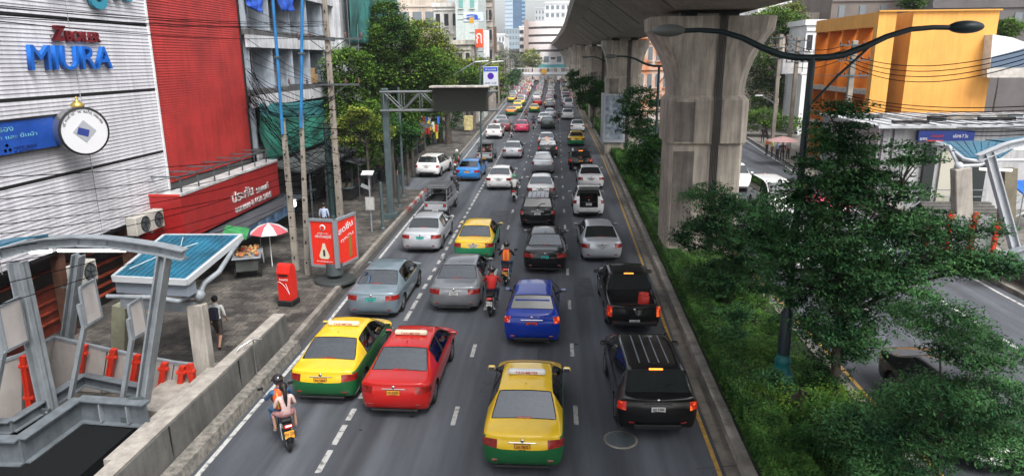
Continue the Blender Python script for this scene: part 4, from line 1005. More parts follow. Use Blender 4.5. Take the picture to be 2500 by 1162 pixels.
# the clipped hedge that runs beside the kerb: solid woody core with leaves all over it
lf_hedge = leafmat('hedge leaf', (.022, .07, .016), (.095, .22, .045), scale=1.6)
t = thing('hedge', 'clipped bright green hedge running beside the median kerb into the distance', 'hedge', (5.6, 60, .2))
hx = lambda y: Rk(y)+.42
b = MB(); ysh = [12.4+i*4 for i in range(54)]
for ya_, yb_ in zip(ysh, ysh[1:]):
    b.add([(hx(ya_)+.08, ya_, .2), (hx(ya_)+.82, ya_, .2), (hx(yb_)+.82, yb_, .2), (hx(yb_)+.08, yb_, .2), (hx(ya_)+.1, ya_, .62), (hx(ya_)+.8, ya_, .62), (hx(yb_)+.8, yb_, .62), (hx(yb_)+.1, yb_, .62)], [[4, 5, 6, 7], [0, 1, 5, 4], [1, 2, 6, 5], [3, 0, 4, 7]], soil)
own(b.build('hedge_core'), t)
rng = np.random.default_rng(44); n = 130000; y = 12.4+216*rng.uniform(0, 1, n)**2.2; s_ = rng.uniform(0, 1, n); x0 = np.array([hx(v) for v in y])
side = s_ < .33; x = np.where(side, x0+rng.uniform(-.03, .12, n), x0+rng.uniform(.0, .92, n)); z = np.where(side, rng.uniform(.2, .7, n), .64+.07*np.sin(y*3)*np.sin(x*5)+rng.uniform(-.05, .09, n))
me = leaves_mesh('hedge_leaves', np.stack([x, y, z], 1), 1.0, lf_hedge, rng); c_ = np.empty(n*12, np.float32); me.vertices.foreach_get('co', c_); c_ = c_.reshape(n, 4, 3); cc_ = c_.mean(1, keepdims=True)
c_ = cc_+(c_-cc_)*(.07*(1+np.clip((y-35)/35, 0, 3)))[:, None, None]; me.vertices.foreach_set('co', c_.reshape(-1)); me.update()
o = bpy.data.objects.new('hedge_leaves', me); COL.objects.link(o); own(o, t)
# ---------------------------------------------------------------- left-hand buildings and signs
XF = -16.0
def fit_text(s, a, b, up, h, m, parent=None, name='lettering', ext=.03, bold=0.0, shear=0.0):
    """lettering stretched to run from a to b (base line) with height h"""
    a, b = Vector(a), Vector(b); me = text_mesh(s, 1.0, ext, bold, shear).copy(); me.materials.clear(); me.materials.append(m)
    co_ = np.array([v.co for v in me.vertices]); mn, mx = co_.min(0), co_.max(0)
    x = (b-a); Wd = x.length; x.normalize(); u = Vector(up).normalized(); u = (u-x*u.dot(x)).normalized(); n = x.cross(u)
    sx = Wd/max(mx[0]-mn[0], 1e-3); sy = h/max(mx[1]-mn[1], 1e-3)
    T0 = Matrix.Translation((-mn[0], -mn[1], -mn[2])); Sc = Matrix.Diagonal((sx, sy, 1, 1))
    M = Matrix((x, u, n)).transposed().to_4x4(); M.translation = a
    me.transform(M @ Sc @ T0); o = bpy.data.objects.new(name, me); COL.objects.link(o)
    if parent is not None: own(o, parent)
    return o
clad_w = mat('white cladding', (.60, .595, .625), .55, var=.08, scale=.8, streak=.22)
clad_r = mat('red cladding', (.40, .028, .024), .6, var=.22, scale=.7, streak=.25)
def slats(ya, yb, za, zb, step, m, x=XF, dep=.024):
    b = MB(); z = za
    while z < zb-.01:
        z2 = min(z+step, zb)
        b.quad((x+.01, ya, z), (x+.01, yb, z), (x+.01+dep, yb, z+.012), (x+.01+dep, ya, z+.012), m)
        b.quad((x+.01+dep, ya, z+.012), (x+.01+dep, yb, z+.012), (x+.012, yb, z2), (x+.012, ya, z2), m); z = z2
    return b
t = thing('commercial_building', 'windowless shop building clad in white ribbed panels with a tall red ribbed end', 'building', (XF, 20, 0))
b = MB(); b.box((XF-6, 20.2, 9.5), (11.98, 30.6, 12.6), mat('inner wall', (.1, .1, .1), .9)); own(b.build('wall'), t)
b = MB()
js = [3.12, 5.5, 7.97, 10.42, 12.9, 15.4]
for a, c in zip(js, js[1:]):
    q = slats(2, 27.33, a+.05, c-.05, .125, clad_w); b.add(q.v, q.f, clad_w)
own(b.build('white_cladding'), t)
b = MB()
for z in js[:-1]: b.box((XF+.012, 14.66, z), (.02, 25.3, .1), black_m)
own(b.build('shadow_joint'), t)
for y in (9.1, 13.6, 18.2, 22.8): b = MB(); b.box((XF+.03, y, 9.2), (.02, .022, 12.2), mat('sheet joint', (.38, .38, .39), .8)); own(b.build('sheet_joint'), t)
q = slats(27.42, 35.5, 4.15, 15.5, .105, clad_r); own(q.build('red_cladding'), t)
b = MB(); b.box((XF+.03, 27.375, 9.3), (.09, .09, 12.4), white_p); own(b.build('edge_trim'), t); b = MB(); b.box((XF+.05, 35.54, 9.8), (.12, .07, 11.4), black_m); own(b.build('edge_trim'), t)
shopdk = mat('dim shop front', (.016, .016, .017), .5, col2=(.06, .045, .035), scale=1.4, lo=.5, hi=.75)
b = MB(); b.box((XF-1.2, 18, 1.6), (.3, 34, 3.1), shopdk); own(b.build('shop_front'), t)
b = MB()
for k in range(9): b.box((XF-.25, 6+k*3.7, 1.6), (.32, .3, 3.0), mat('dark brown column', (.09, .04, .025), .7, var=.3))
own(b.build('column'), t)
b = MB()
for z in (.6, .95, 1.3, 1.75, 2.3): b.box((XF-.9, 17.3, z), (.18, 31, .05), mat('rust red board', (.26, .045, .02), .6, var=.5, scale=3))
own(b.build('shutter_rail'), t)
b = MB(); b.box((XF-.95, 13.5, .9), (.1, 15.5, 1.7), mat('rust red wall', (.16, .025, .013), .65, var=.5, scale=1.2)); own(b.build('red_dado'), t)
# raised letters on the white cladding
blue_l = mat('blue letters', (.01, .12, .50), .4); dkred_l = mat('dark red letters', (.14, .008, .014), .4); teal_l = mat('teal letters', (.03, .24, .34), .4)
def pxY(px, py): return PX(px, py, XF+.06)
def facade_text(s, pa, pb, ptop, m, label, ext, bold=0.0, shear=0.0):
    a, c, u = pxY(*pa), pxY(*pb), pxY(*ptop); z = (a.z+c.z)/2; a.z = c.z = z
    t = thing('letter_sign', label, 'sign', a)
    fit_text(s, a, c, (0, 0, 1), u.z-z, m, t, 'lettering', ext, bold, shear)
    b = MB()
    for k in range(5):
        q = a+(c-a)*(k+.5)/5; b.bar(q+Vector((-.06, 0, (u.z-z)*.3)), q+Vector((.02, 0, (u.z-z)*.3)), .03, .03, black_m)
    own(b.build('bracket'), t)
facade_text('MIURA', (68, 172), (268, 170), (150, 112), blue_l, 'big blue raised letters MIURA on the white cladding', .07, .0, .1)
facade_text('Z', (124, 101), (158, 101), (140, 63), dkred_l, 'dark red slanted letter Z above the blue letters', .06, .06, .25)
facade_text('BOILER', (160, 104), (243, 104), (190, 77), dkred_l, 'dark red small capitals BOILER beside the slanted Z', .04, .03)
a, c = pxY(108, 2), pxY(318, 10); a.z = c.z = (a.z+c.z)/2-.22
t = thing('letter_sign', 'pale teal lettering cut by the top edge of the picture', 'sign', a); fit_text('Bright', a, c, (0, 0, 1), 1.75, teal_l, t, ext=.07, bold=.03)
# blue banner and round sign
t = thing('banner', 'blue hanging banner with pale Thai lettering beside the round sign', 'banner', PX(70, 360, XF+.12))
a, c = PX(-260, 330, XF+.14), PX(150, 325, XF+.14); z0, z1 = PX(100, 365, XF+.14).z, PX(100, 285, XF+.14).z
b = MB(); bl = mat('banner blue', (.01, .07, .36), .5, var=.15); yc = (a.y+c.y)/2
b.box((XF+.12, yc, (z0+z1)/2), (.08, c.y-a.y, z1-z0), bl); own(b.build('cloth'), t)
b = MB()
for z in (z0, z1): b.box((XF+.13, yc, z), (.12, c.y-a.y+.02, .05), black_m)
own(b.build('frame'), t)
cy = mat('banner ink', (.16, .42, .50), .5)
y1 = c.y-1.0
def bt(s, ya, yb, z, h, m): fit_text(s, (XF+.165, ya, z), (XF+.165, yb, z), (0, 0, 1), h, m, t, ext=.004)
hz = z1-z0
bt('ผลิตภัณฑ์เครื่องกรอง', y1-4.2, y1-1.0, z0+hz*.68, hz*.19, cy); bt('จำหน่ายอุปกรณ์มอเตอร์ไฟฟ้า และ ปั๊มน้ำ', y1-5.2, y1-.1, z0+hz*.42, hz*.17, cy); bt('TRIMOND', y1-3.2, y1-1.95, z0+hz*.1, hz*.12, cy)
bt('MITSUBISHI', y1-1.1, y1-.2, z0+hz*.12, hz*.09, mat('banner navy', (.01, .02, .12), .5)); bt('ELECTRIC', y1-1.1, y1-.3, z0+hz*.02, hz*.07, mat('banner navy', (.01, .02, .12), .5))
b = MB()
for dy, dz in ((0, .14), (-.09, 0), (.09, 0)): b.add([(XF+.168, y1-1.35+dy, z0+hz*.08+dz), (XF+.168, y1-1.28+dy, z0+hz*.08+dz+.06), (XF+.168, y1-1.35+dy, z0+hz*.08+dz+.12), (XF+.168, y1-1.42+dy, z0+hz*.08+dz+.06)], [[0, 3, 2, 1], [0, 1, 2, 3]], red_p)
own(b.build('emblem'), t)
cc = PX(199, 320, XF+.75); 
t = thing('round_sign', 'round white projecting drum sign with a ring of small lettering and gold finial', 'sign', cc, R(-30))
rr = .74
b = MB(); b.lathe([(rr, -.3), (rr, .2)], (0, 0, 0), mat('drum side', (.35, .36, .37), .3, .8), 40, (1, 0, 0)); b.lathe([(rr+.03, .17), (rr+.03, .22), (rr-.03, .225)], (0, 0, 0), black_m, 40, (1, 0, 0)); b.build('rim', t)
b = MB(); b.lathe([(rr-.01, .2), (.001, .2)], (0, 0, 0), mat('sign white', (.6, .6, .62), .4), 40, (1, 0, 0)); b.lathe([(rr-.01, -.2), (.001, -.2)], (0, 0, 0), black_m, 40, (1, 0, 0)); b.build('face', t)
b = MB(); b.box((.21, 0, 0), (.012, .5, .5), mat('sign grey', (.32, .33, .36), .5), Matrix.Rotation(R(45), 3, 'X')); b.box((.218, -.05, -.02), (.012, .34, .22), mat('sign navy', (.02, .04, .2), .5), Matrix.Rotation(R(-20), 3, 'X')); b.build('emblem', t)
for k, ch in enumerate('บริการติดตั้งซ่อมบำรุงครบวงจร'):
    a = R(160-k*5.1); q = Vector((.205, rr*.84*math.cos(a), rr*.84*math.sin(a)))
    if k >= 28: break
    me = text_mesh(ch, .12, .003).copy(); me.materials.clear(); me.materials.append(ink)
    xd = Vector((0, math.sin(a), -math.cos(a))); ud = Vector((0, math.cos(a), math.sin(a)))
    Mx = Matrix((xd, ud, xd.cross(ud))).transposed().to_4x4(); Mx.translation = q; me.transform(Mx)
    if k == 0: ringv = MB()
    ringv.add([v.co for v in me.vertices], [list(p.vertices) for p in me.polygons], ink)
ringv.build('lettering', t)
b = MB(); gold = mat('gold', (.55, .4, .1), .35, .8); b.lathe([(.19, .0), (.2, .08), (.1, .16), (.03, .2), (.05, .26), (.001, .34)], (0, 0, rr+.02), gold, 16); b.build('finial', t)
b = MB(); b.bar((XF, cc.y+.3, cc.z+.3), (cc.x, cc.y+.3, cc.z+.3), .06, .06, black_m); b.bar((XF, cc.y+.3, cc.z-.3), (cc.x, cc.y+.3, cc.z-.3), .06, .06, black_m); own(b.build('bracket'), t)

# red shop sign board below the red cladding
XS = -14.7
tl, tr, bl_, br = PX(441, 478, XS), PX(676, 395, XS), PX(441, 575, XS), PX(682, 490, XS)
zt, zb_ = (tl.z+tr.z)/2, (bl_.z+br.z)/2; ya, yb = tl.y, tr.y
t = thing('shop_sign', 'long red shop sign board with white Thai lettering and a pale top edge', 'sign', (XS, ya, zb_))
rb = mat('red sign board', (.30, .014, .014), .4, var=.15, scale=1.5)
b = MB(); b.box((XS-.35, (ya+yb)/2, (zt+zb_)/2), (.7, yb-ya, zt-zb_), rb); b.box((XS-.95, ya-.03, (zt+zb_)/2), (1.9, .05, zt-zb_), rb); own(b.build('board'), t)
b = MB(); b.box((XS-.35, (ya+yb)/2, zt+.05), (.76, yb-ya+.1, .1), mat('pale cap', (.42, .42, .42), .6, var=.3)); b.box((XS-.95, ya-.03, zt+.04), (1.9, .1, .08), red_p); own(b.build('cap'), t)
b = MB()
for k in range(7):
    y = ya+(yb-ya)*(k+.2)/7; b.bar((XS-.1, y, zt), (XS-.1, y, zt+.75), .05, .05, steel_dk); b.bar((XS-.1, y, zt+.72), (XF, y, zt+.72), .05, .05, steel_dk)
b.bar((XS-.1, ya, zt+.72), (XS-.1, yb, zt+.72), .06, .06, steel_dk); own(b.build('frame'), t)
wl_ = mat('sign letters', (.55, .53, .52), .4, .3)
L_ = lambda px, py: PX(px, py, XS+.01)
for s, pa, pb, h in (('ประกัน', (568, 497), (618, 475), .5), ('รถยนต์', (626, 472), (655, 460), .33), ('ออกแบบ & FOR SALE', (575, 520), (662, 480), .28)):
    a, c = L_(*pa), L_(*pb); a.z = c.z = (a.z+c.z)/2; fit_text(s, a, c, (0, 0, 1), h, wl_, t, ext=.02, bold=.008)
# awning light box under it, seen as a dark canopy with blue-lit board
t = thing('awning', 'dark canopy with a blue printed fascia under the red shop sign', 'awning', (XS+.2, ya+2, 2.7))
b = MB(); b.bar((XS+.35, ya-.5, zb_-.18), (XS+.35, yb+2.5, zb_-.18), 1.6, .08, mat('canopy', (.05, .06, .07), .5, var=.4)); own(b.build('roof'), t)
b = MB(); b.bar((XS+1.1, ya-.2, zb_-.42), (XS+1.1, yb-1.0, zb_-.42), .08, .5, mat('blue print', (.01, .03, .08), .4, col2=(.12, .22, .34), scale=2.5)); b.box((XS+1.16, yb-1.1, zb_-.25), (.1, .35, .35), mat('lamp white', (.9, .92, .95), .3, emit=1.5)); own(b.build('fascia'), t)
# ground floor darkness behind: continuous shop row
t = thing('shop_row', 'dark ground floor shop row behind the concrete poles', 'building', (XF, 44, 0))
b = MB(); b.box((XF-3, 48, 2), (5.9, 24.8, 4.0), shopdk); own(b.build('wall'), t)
b = MB(); b.box((XF+1.3, 48, 3.5), (3.0, 24, .12), mat('sheet awning', (.055, .06, .06), .6, var=.5, scale=1.5), Matrix.Rotation(.18, 3, 'Y')); own(b.build('awning'), t)
b = MB()
for k in range(10): b.box((XF+2.7, 36.5+k*2.6, 1.6), (.08, .08, 3.2), steel_dk)
own(b.build('post'), t)

# dim market stalls under the trees
rs = random.Random(9)
stl = ['first dim stall beyond the tall concrete pole', 'second dim stall under a grey tarpaulin', 'third dim stall, under the sagging net', 'fourth dim stall behind the gantry post', 'fifth dim stall, level with the kerb bay', 'sixth dim stall behind the parked white SUV', 'last dim stall under the trees']
for k in range(7):
    y = 45.2+k*3.9; x = -14.1; t = thing('market_stall', stl[k], 'stall', (x, y, .15), 0, 'dim stalls under the left trees'); z1 = 2.5+rs.uniform(-.15, .25)
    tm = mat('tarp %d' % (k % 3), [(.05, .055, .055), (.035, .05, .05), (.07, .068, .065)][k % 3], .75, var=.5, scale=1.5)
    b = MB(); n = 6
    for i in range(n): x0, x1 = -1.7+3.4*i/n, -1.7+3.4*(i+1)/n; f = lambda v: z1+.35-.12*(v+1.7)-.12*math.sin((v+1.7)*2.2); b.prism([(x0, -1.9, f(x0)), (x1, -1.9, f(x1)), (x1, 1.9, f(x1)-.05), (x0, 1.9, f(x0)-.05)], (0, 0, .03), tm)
    b.build('canopy', t)
    for px_, py_ in ((1.5, -1.8), (1.5, 1.8), (-1.5, -1.8), (-1.5, 1.8)): b = MB(); b.cyl((px_, py_, 0), (px_, py_, z1), .03, steel_dk, 6); b.build('post', t)
    b = MB(); b.box((.3, 0, .8), (1.2, 3.0, .06), steel_dk); b.box((.3, 0, .4), (1.1, 2.8, .7), black_m); b.box((-1.45, 0, 1.2), (.05, 3.6, 2.3), shopdk); b.build('counter', t)
    b = MB()
    for j in range(14): b.box((.3+rs.uniform(-.45, .45), rs.uniform(-1.3, 1.3), .92), (.22, .3, rs.uniform(.12, .35)), rs.choice([mat('goods %d' % q_, c_, .7) for q_, c_ in enumerate(((.12, .1, .08), (.2, .04, .03), (.05, .09, .05), (.16, .14, .1), (.03, .04, .08)))]))
    b.build('goods', t)
# air conditioners on the ledge under the white cladding
def aircon(px, py, lab):
    c = PX(px, py, XF+.55); t = thing('air_conditioner', lab, 'air conditioner', c, 0, 'outdoor air conditioning units')
    b = MB(); b.box((0, 0, .35), (.4, .95, .7), mat('aircon case', (.42, .40, .36), .5, var=.15), bev=.03); b.build('case', t)
    b = MB(); b.lathe([(.29, .2), (.29, .225), (.26, .225)], (0, .1, .35), black_m, 20, (1, 0, 0)); b.lathe([(.26, .205), (.001, .205)], (0, .1, .35), steel_dk, 20, (1, 0, 0))
    for k in range(5): b.bar((.22, .1, .35), (.22, .1+.26*math.cos(k*1.257), .35+.26*math.sin(k*1.257)), .015, .01, black_m, (1, 0, 0))
    b.build('fan', t)
    b = MB(); b.bar((-.5, -.4, -.03), (.2, -.4, -.03), .05, .05, steel_dk); b.bar((-.5, .4, -.03), (.2, .4, -.03), .05, .05, steel_dk); b.build('bracket', t)
aircon(375, 558, 'outdoor air conditioner under the white cladding beside the red sign'); aircon(342, 570, 'grey outdoor unit just left of the unit beside the red sign'); aircon(205, 690, 'lower outdoor unit seen through the steel stair posts')

# apartment block with balconies
t = thing('apartment_block', 'weathered pale apartment block with open balconies beside the red cladding', 'building', (XF, 46, 0))
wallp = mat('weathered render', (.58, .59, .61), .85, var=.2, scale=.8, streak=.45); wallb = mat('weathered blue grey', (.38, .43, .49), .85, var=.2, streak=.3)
b = MB(); b.box((XF-5.3, 44.8, 9.2), (8.8, 18.4, 10.4), wallp); own(b.build('wall'), t)
fz = [4.4, 7.45, 10.5, 13.5]
for z in fz:
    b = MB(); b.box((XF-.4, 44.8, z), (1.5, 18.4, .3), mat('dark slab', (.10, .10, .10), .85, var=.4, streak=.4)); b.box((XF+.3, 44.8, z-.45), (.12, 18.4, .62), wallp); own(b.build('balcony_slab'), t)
b = MB()
for k in range(7):
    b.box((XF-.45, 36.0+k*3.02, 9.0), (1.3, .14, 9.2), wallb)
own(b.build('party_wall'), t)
dkw = mat('dark opening', (.02, .025, .03), .3)
for fl in (4.6, 7.65, 10.7):
    for k in range(6):
        y = 37.2+k*3.02
        b = MB(); b.box((XF-.89, y-.2, fl+1.0), (.06, .7, 1.95), dkw); b.box((XF-.88, y-.2, fl+2.03), (.08, .8, .1), white_p); own(b.build('door'), t)
        b = MB(); b.box((XF-.89, y+1.0, fl+1.35), (.06, .85, 1.0), dkw); f_ = b.build('window'); own(f_, t)
b = MB(); b.box((XF+.0, 45.5, 8.0), (.7, .9, .55), mat('cardboard', (.32, .2, .09), .8, var=.3)); b.box((XF+.05, 45.3, 8.5), (.5, .6, .4), mat('cardboard', (.32, .2, .09), .8)); q = b.build('box_pile'); own(q, t)
bpy.data.objects.remove(q)
t = thing('cardboard_boxes', 'small stack of brown cardboard boxes on the upper balcony', 'boxes', (XF+.0, 45.4, 7.62))
b = MB(); b.box((0, .1, .28), (.7, .9, .54), mat('cardboard', (.32, .2, .09), .8), bev=.02); b.build('lower_box', t)
b = MB(); b.box((.05, -.05, .77), (.5, .6, .4), mat('cardboard', (.32, .2, .09), .8), bev=.02); b.build('upper_box', t)
def cloth(name, lab, cat, a, b_, c, d, m, sag=.25, n=24, amp=.12, seed=0, **k):
    r = random.Random(seed); a, b_, c, d = map(Vector, (a, b_, c, d)); q = MB(); vs = []; nr = (b_-a).cross(d-a).normalized()
    ph = [r.uniform(0, 6) for _ in range(4)]
    for i in range(n+1):
        for j in range(n//2+1):
            u, v = i/n, j/(n//2); p = (a*(1-u)+b_*u)*(1-v)+(d*(1-u)+c*u)*v
            w = amp*(math.sin(u*17+ph[0]+v*2)+.6*math.sin(u*31+v*5+ph[1])+.5*math.sin(v*9+u*6+ph[2])); vs.append(p+nr*w+Vector((0, 0, -sag*math.sin(math.pi*u)*(1-v)*.6)))
    m2 = n//2+1; fs = [[i*m2+j, (i+1)*m2+j, (i+1)*m2+j+1, i*m2+j+1] for i in range(n) for j in range(m2-1)]
    q.add(vs, fs, m, True); o = q.build(name, label=lab, category=cat)
    so_ = o.modifiers.new('t', 'SOLIDIFY'); so_.thickness = .01; me = baked(o); o.modifiers.clear(); o.data = me; return o
netm = mat('green net', (.012, .12, .085), .75, var=.35, scale=1.5, streak=.3); tealm = mat('teal sheet', (.03, .16, .17), .7, var=.3, scale=1.5, streak=.3)
cloth('safety_net', 'green building net sagging over the lower balconies', 'net', (XF+.5, 35.8, 6.3), (XF+.6, 50, 5.6), (XF+.9, 50, 3.9), (XF+.8, 35.8, 3.9), netm, .5, 40, .09, 1)
cloth('sheet', 'faded teal sheet hung behind the upper edge of the green net', 'sheet', (XF+.42, 36.2, 6.9), (XF+.42, 49, 6.5), (XF+.46, 49, 5.2), (XF+.46, 36.2, 5.3), tealm, .2, 30, .05, 2)
bt_ = mat('blue tarp', (.01, .06, .36), .5, var=.25)
cloth('tarpaulin', 'bright blue tarpaulin hanging at the top beside the red cladding', 'tarpaulin', (XF+.4, 35.8, 12.3), (XF+.4, 37.9, 12.5), (XF+.5, 37.6, 11.5), (XF+.45, 35.9, 11.7), bt_, .2, 20, .06, 3)
cloth('tarpaulin', 'blue tarpaulin on the top balcony right of the blue pipe', 'tarpaulin', (XF+.4, 39.9, 12.9), (XF+.4, 42.3, 12.9), (XF+.5, 42.3, 11.9), (XF+.45, 40.1, 11.8), bt_, .2, 20, .06, 4)
cloth('scaffold_net', 'torn teal scaffold netting on the building above the trees', 'net', (XF+1.5, 50, 17), (XF+1.5, 66, 17), (XF+1.6, 66, 10.6), (XF+1.5, 50, 10.2), mat('scaffold net', (.03, .14, .13), .75, var=.5, scale=1.0, streak=.4), .4, 40, .12, 5)
t = thing('scaffolded_building', 'tall building behind the netting above the big trees', 'building', (XF, 60, 0))
b = MB(); b.box((XF-4, 60, 9), (9.6, 19.5, 18), wallp); own(b.build('wall'), t)
b = MB()
for k in range(8): b.bar((XF+1.3, 50.5+k*2.2, 4), (XF+1.3, 50.5+k*2.2, 17), .07, .07, steel)
for z in (6, 8, 10, 12, 14, 16): b.bar((XF+1.3, 50.3, z), (XF+1.3, 66.5, z), .06, .06, steel)
own(b.build('scaffold'), t)

# ---------------------------------------------------------------- poles and cables
polec = mat('pole concrete', (.28, .25, .21), .85, var=.2, scale=1.5, streak=.3, bump=.3)
def cpole(foot, top, lab, w=.34, blue=None, cross=()):
    f, tp = Vector(foot), Vector(top); t = thing('utility_pole', lab, 'utility pole', foot, 0, 'concrete utility poles on the left pavement')
    b = MB(); d = tp-f; n = 10
    for k in range(n): 
        a, c = f+d*k/n, f+d*(k+1)/n; ww = w*(1-.35*(k+.5)/n); b.bar(a, c, ww, ww*.8, polec, (0, 1, 0), .03)
    own(b.build('shaft'), t)
    b = MB()
    for k in range(int(d.length/.9)): q = f+d.normalized()*(.6+k*.9); b.box(q+Vector((0, -w*.42, 0)), (.05, .05, .09), black_m)
    own(b.build('step_holes'), t)
    if blue:
        b = MB(); b.tube([tp-Vector((0, .15, .6)), tp+(Vector(blue)-tp)*.5, Vector(blue)], .062, mat('sky blue pipe', (.02, .16, .38), .4, var=.2), 10)
        own(b.build('blue_pipe'), t)
        b = MB()
        for u in (.0, .5): q = tp+(Vector(blue)-tp)*u; b.box(q, (.22, .22, .07), steel_dk)
        own(b.build('clamp'), t)
    for (z, x0, x1) in cross:
        u = (z-f.z)/d.z; q = f+d*u; b = MB(); b.bar(q+Vector((x0, -.2, 0)), q+Vector((x1, -.2, 0)), .1, .1, steel_dk)
        b.bar(q+Vector((x0*.6, -.2, 0)), q+Vector((0, -.15, -.7)), .04, .04, steel_dk); b.bar(q+Vector((x1*.6, -.2, 0)), q+Vector((0, -.15, -.7)), .04, .04, steel_dk)
        own(b.build('crossarm'), t)
        for xx in (x0, x0*.55, x1*.55, x1):
            b = MB(); c = q+Vector((xx, -.2, .05)); b.lathe([(.03, 0), (.08, .06), (.04, .1), (.075, .16), (.03, .2), (.05, .26), (.001, .3)], c, mat('insulator', (.12, .05, .04), .3), 10); own(b.build('insulator'), t)
    return t
f1 = G(724, 660, .15); p1 = PY(690, 292, f1.y)
cpole(f1, p1, 'concrete pole topped by a blue pipe, nearest the red post box', .29, PY(664, -20, f1.y))
f2 = G(752, 672, .15); p2 = PY(735, 275, f2.y)
cpole(f2, p2, 'thinner concrete pole topped by a blue pipe, just behind the red post box', .24, PY(738, -20, f2.y))
f3 = G(832, 545, .15); z3 = PY(790, -30, f3.y)
cpole(f3, z3, 'tallest concrete pole carrying crossarms beside the leafy trees', .36, None, ((PY(800, 96, f3.y).z, -1.5, 1.9), (PY(805, 207, f3.y).z, -2.2, 1.6)))
# green lamp column standing against the tall pole
t = thing('lamp_column', 'dark green steel column against the tall concrete pole', 'column', G(815, 540, .15))
q = t.location; b = MB(); b.tube([q, q+Vector((-.05, 0, 5.6))], [.2, .17], mat('dark green steel', (.03, .06, .06), .45), 12); own(b.build('shaft'), t)
b = MB(); b.lathe([(.32, 0), (.3, .15), (.21, .4)], q, mat('dark green steel', (.03, .06, .06), .45), 14); own(b.build('base'), t)
cab = mat('cable', (.004, .004, .005), 1.0); cab.node_tree.nodes['Principled BSDF'].inputs['Specular IOR Level'].default_value = 0
def wire(a, b_, sag, lab, grp='overhead cables', r=.014, n=18):
    a, b_ = Vector(a), Vector(b_); pts = [a+(b_-a)*i/n+Vector((0, 0, -sag*4*(i/n)*(1-i/n))) for i in range(n+1)]
    b = MB(); b.tube(pts, r, cab, 4, cap=False); o = b.build('overhead_cable', loc=tuple(a), label=lab, category='cable', group=grp); return o
lw = 'black cable strung across the white cladding and the red cladding'
for y0, y1_, sg_ in ((38, 70, .15), (18, 62, .2), (12, 58, .2), (48, 92, .3), (44, 66, .2)):
    wire(PY(-160, y0-12, 12), PY(800, y1_-6, f3.y), sg_, lw, 'cables across the upper cladding', .010)
lw2 = 'black cable running low across the white cladding to the concrete poles'
for y0, y1_, sg_ in ((470, 375, .25), (500, 395, .3), (535, 415, .3), (560, 450, .2), (600, 430, .4), (640, 470, .3), (700, 480, .3), (760, 500, .2), (410, 380, .1)):
    wire(PY(-160, y0+30, 12), PY(692, y1_, f1.y), sg_, lw2, 'cables low across the cladding', .010)
lw3 = 'black cable between the concrete poles and the tall pole'
for i in range(12):
    ya_, yb2 = 330+i*14, 215+i*22
    wire(PY(697, ya_, f1.y-.2), PY(812, yb2, f3.y-.2), .3+.05*(i % 3), lw3, 'cables between the poles', .018)
for i in range(7):
    wire(PY(815, 240+i*26, f3.y), PY(1060, 215+i*12, 72), .8+.12*i, 'black cable running from the tall pole through the trees', 'cables through the trees', .02)
for i in range(6):
    wire(PX(600, 15+i*26, XF+.3), PY(800-i*3, 92 if i < 3 else 207, f3.y-.2), .12, 'thin cable from the apartment block to the tall pole', 'cables to the apartment block', .012)
b = MB(); rnd = random.Random(11)
for k in range(46):                                               # the snarl of telecom cables sprung from the building corner
    a = PX(603+rnd.uniform(-4, 14), 165+rnd.uniform(0, 110), XF+.3); c = PY(rnd.uniform(740, 830), rnd.uniform(215, 440), f2.y+rnd.uniform(0, 9)); sg_ = rnd.uniform(.2, 1.3)
    pts = [a+(c-a)*i/14+Vector((0, .12*math.sin(i*.4+k), -sg_*4*(i/14)*(1-i/14)+.05*math.sin(i*.55+k*2))) for i in range(15)]; b.tube(pts, rnd.uniform(.010, .017), cab, 4, cap=False)
for k in range(14):
    c = PY(rnd.uniform(800, 900), rnd.uniform(330, 440), f3.y); r = rnd.uniform(.3, .75); b.tube([c+Vector((r*math.cos(i*.45), .1*math.sin(i), r*.7*math.sin(i*.45)+rnd.uniform(-.05, .05))) for i in range(15)], .018, cab, 4, cap=False)
o = b.build('cable_tangle', kind='stuff', label='tangle of black telecom cables between building corner and poles', category='cables')

# ---------------------------------------------------------------- pavement furniture, left
# red post box
q = G(706, 742, .15)
t = thing('post_box', 'red pillar post box with sloped top on the left pavement', 'post box', q, R(-8))
rp = mat('post box red', (.55, .02, .012), .35, var=.12)
b = MB(); b.box((0, 0, .11), (.62, .62, .22), black_m, bev=.03); b.build('plinth', t)
b = MB(); prof = [(-.24, .22), (.24, .22), (.24, 1.25), (.20, 1.46), (.10, 1.58), (-.05, 1.62), (-.16, 1.55), (-.24, 1.3)]
b.prism([(-.26, y, z) for y, z in prof], (.52, 0, 0), rp); b.build('body', t)
b = MB(); b.box((0, -.252, 1.2), (.34, .03, .05), black_m); b.box((0, -.246, 1.27), (.42, .06, .03), rp); b.build('slot', t)
b = MB()
b.tube([(-.24+.05*i, -.248, .95-.012*i*i*.5) for i in range(10)], .009, white_p, 4); b.tube([(.2-.03*i, -.248, .5+.1*i) for i in range(5)], .009, white_p, 4); b.build('stripe', t)
me = text_mesh('ไปรษณีย์', .1, .003).copy(); me.materials.clear(); me.materials.append(inkw); me.transform(Matrix.Translation((0, -.246, 1.03)) @ Matrix.Rotation(R(90), 4, 'X')); z = bpy.data.objects.new('lettering', me); COL.objects.link(z); z.parent = t
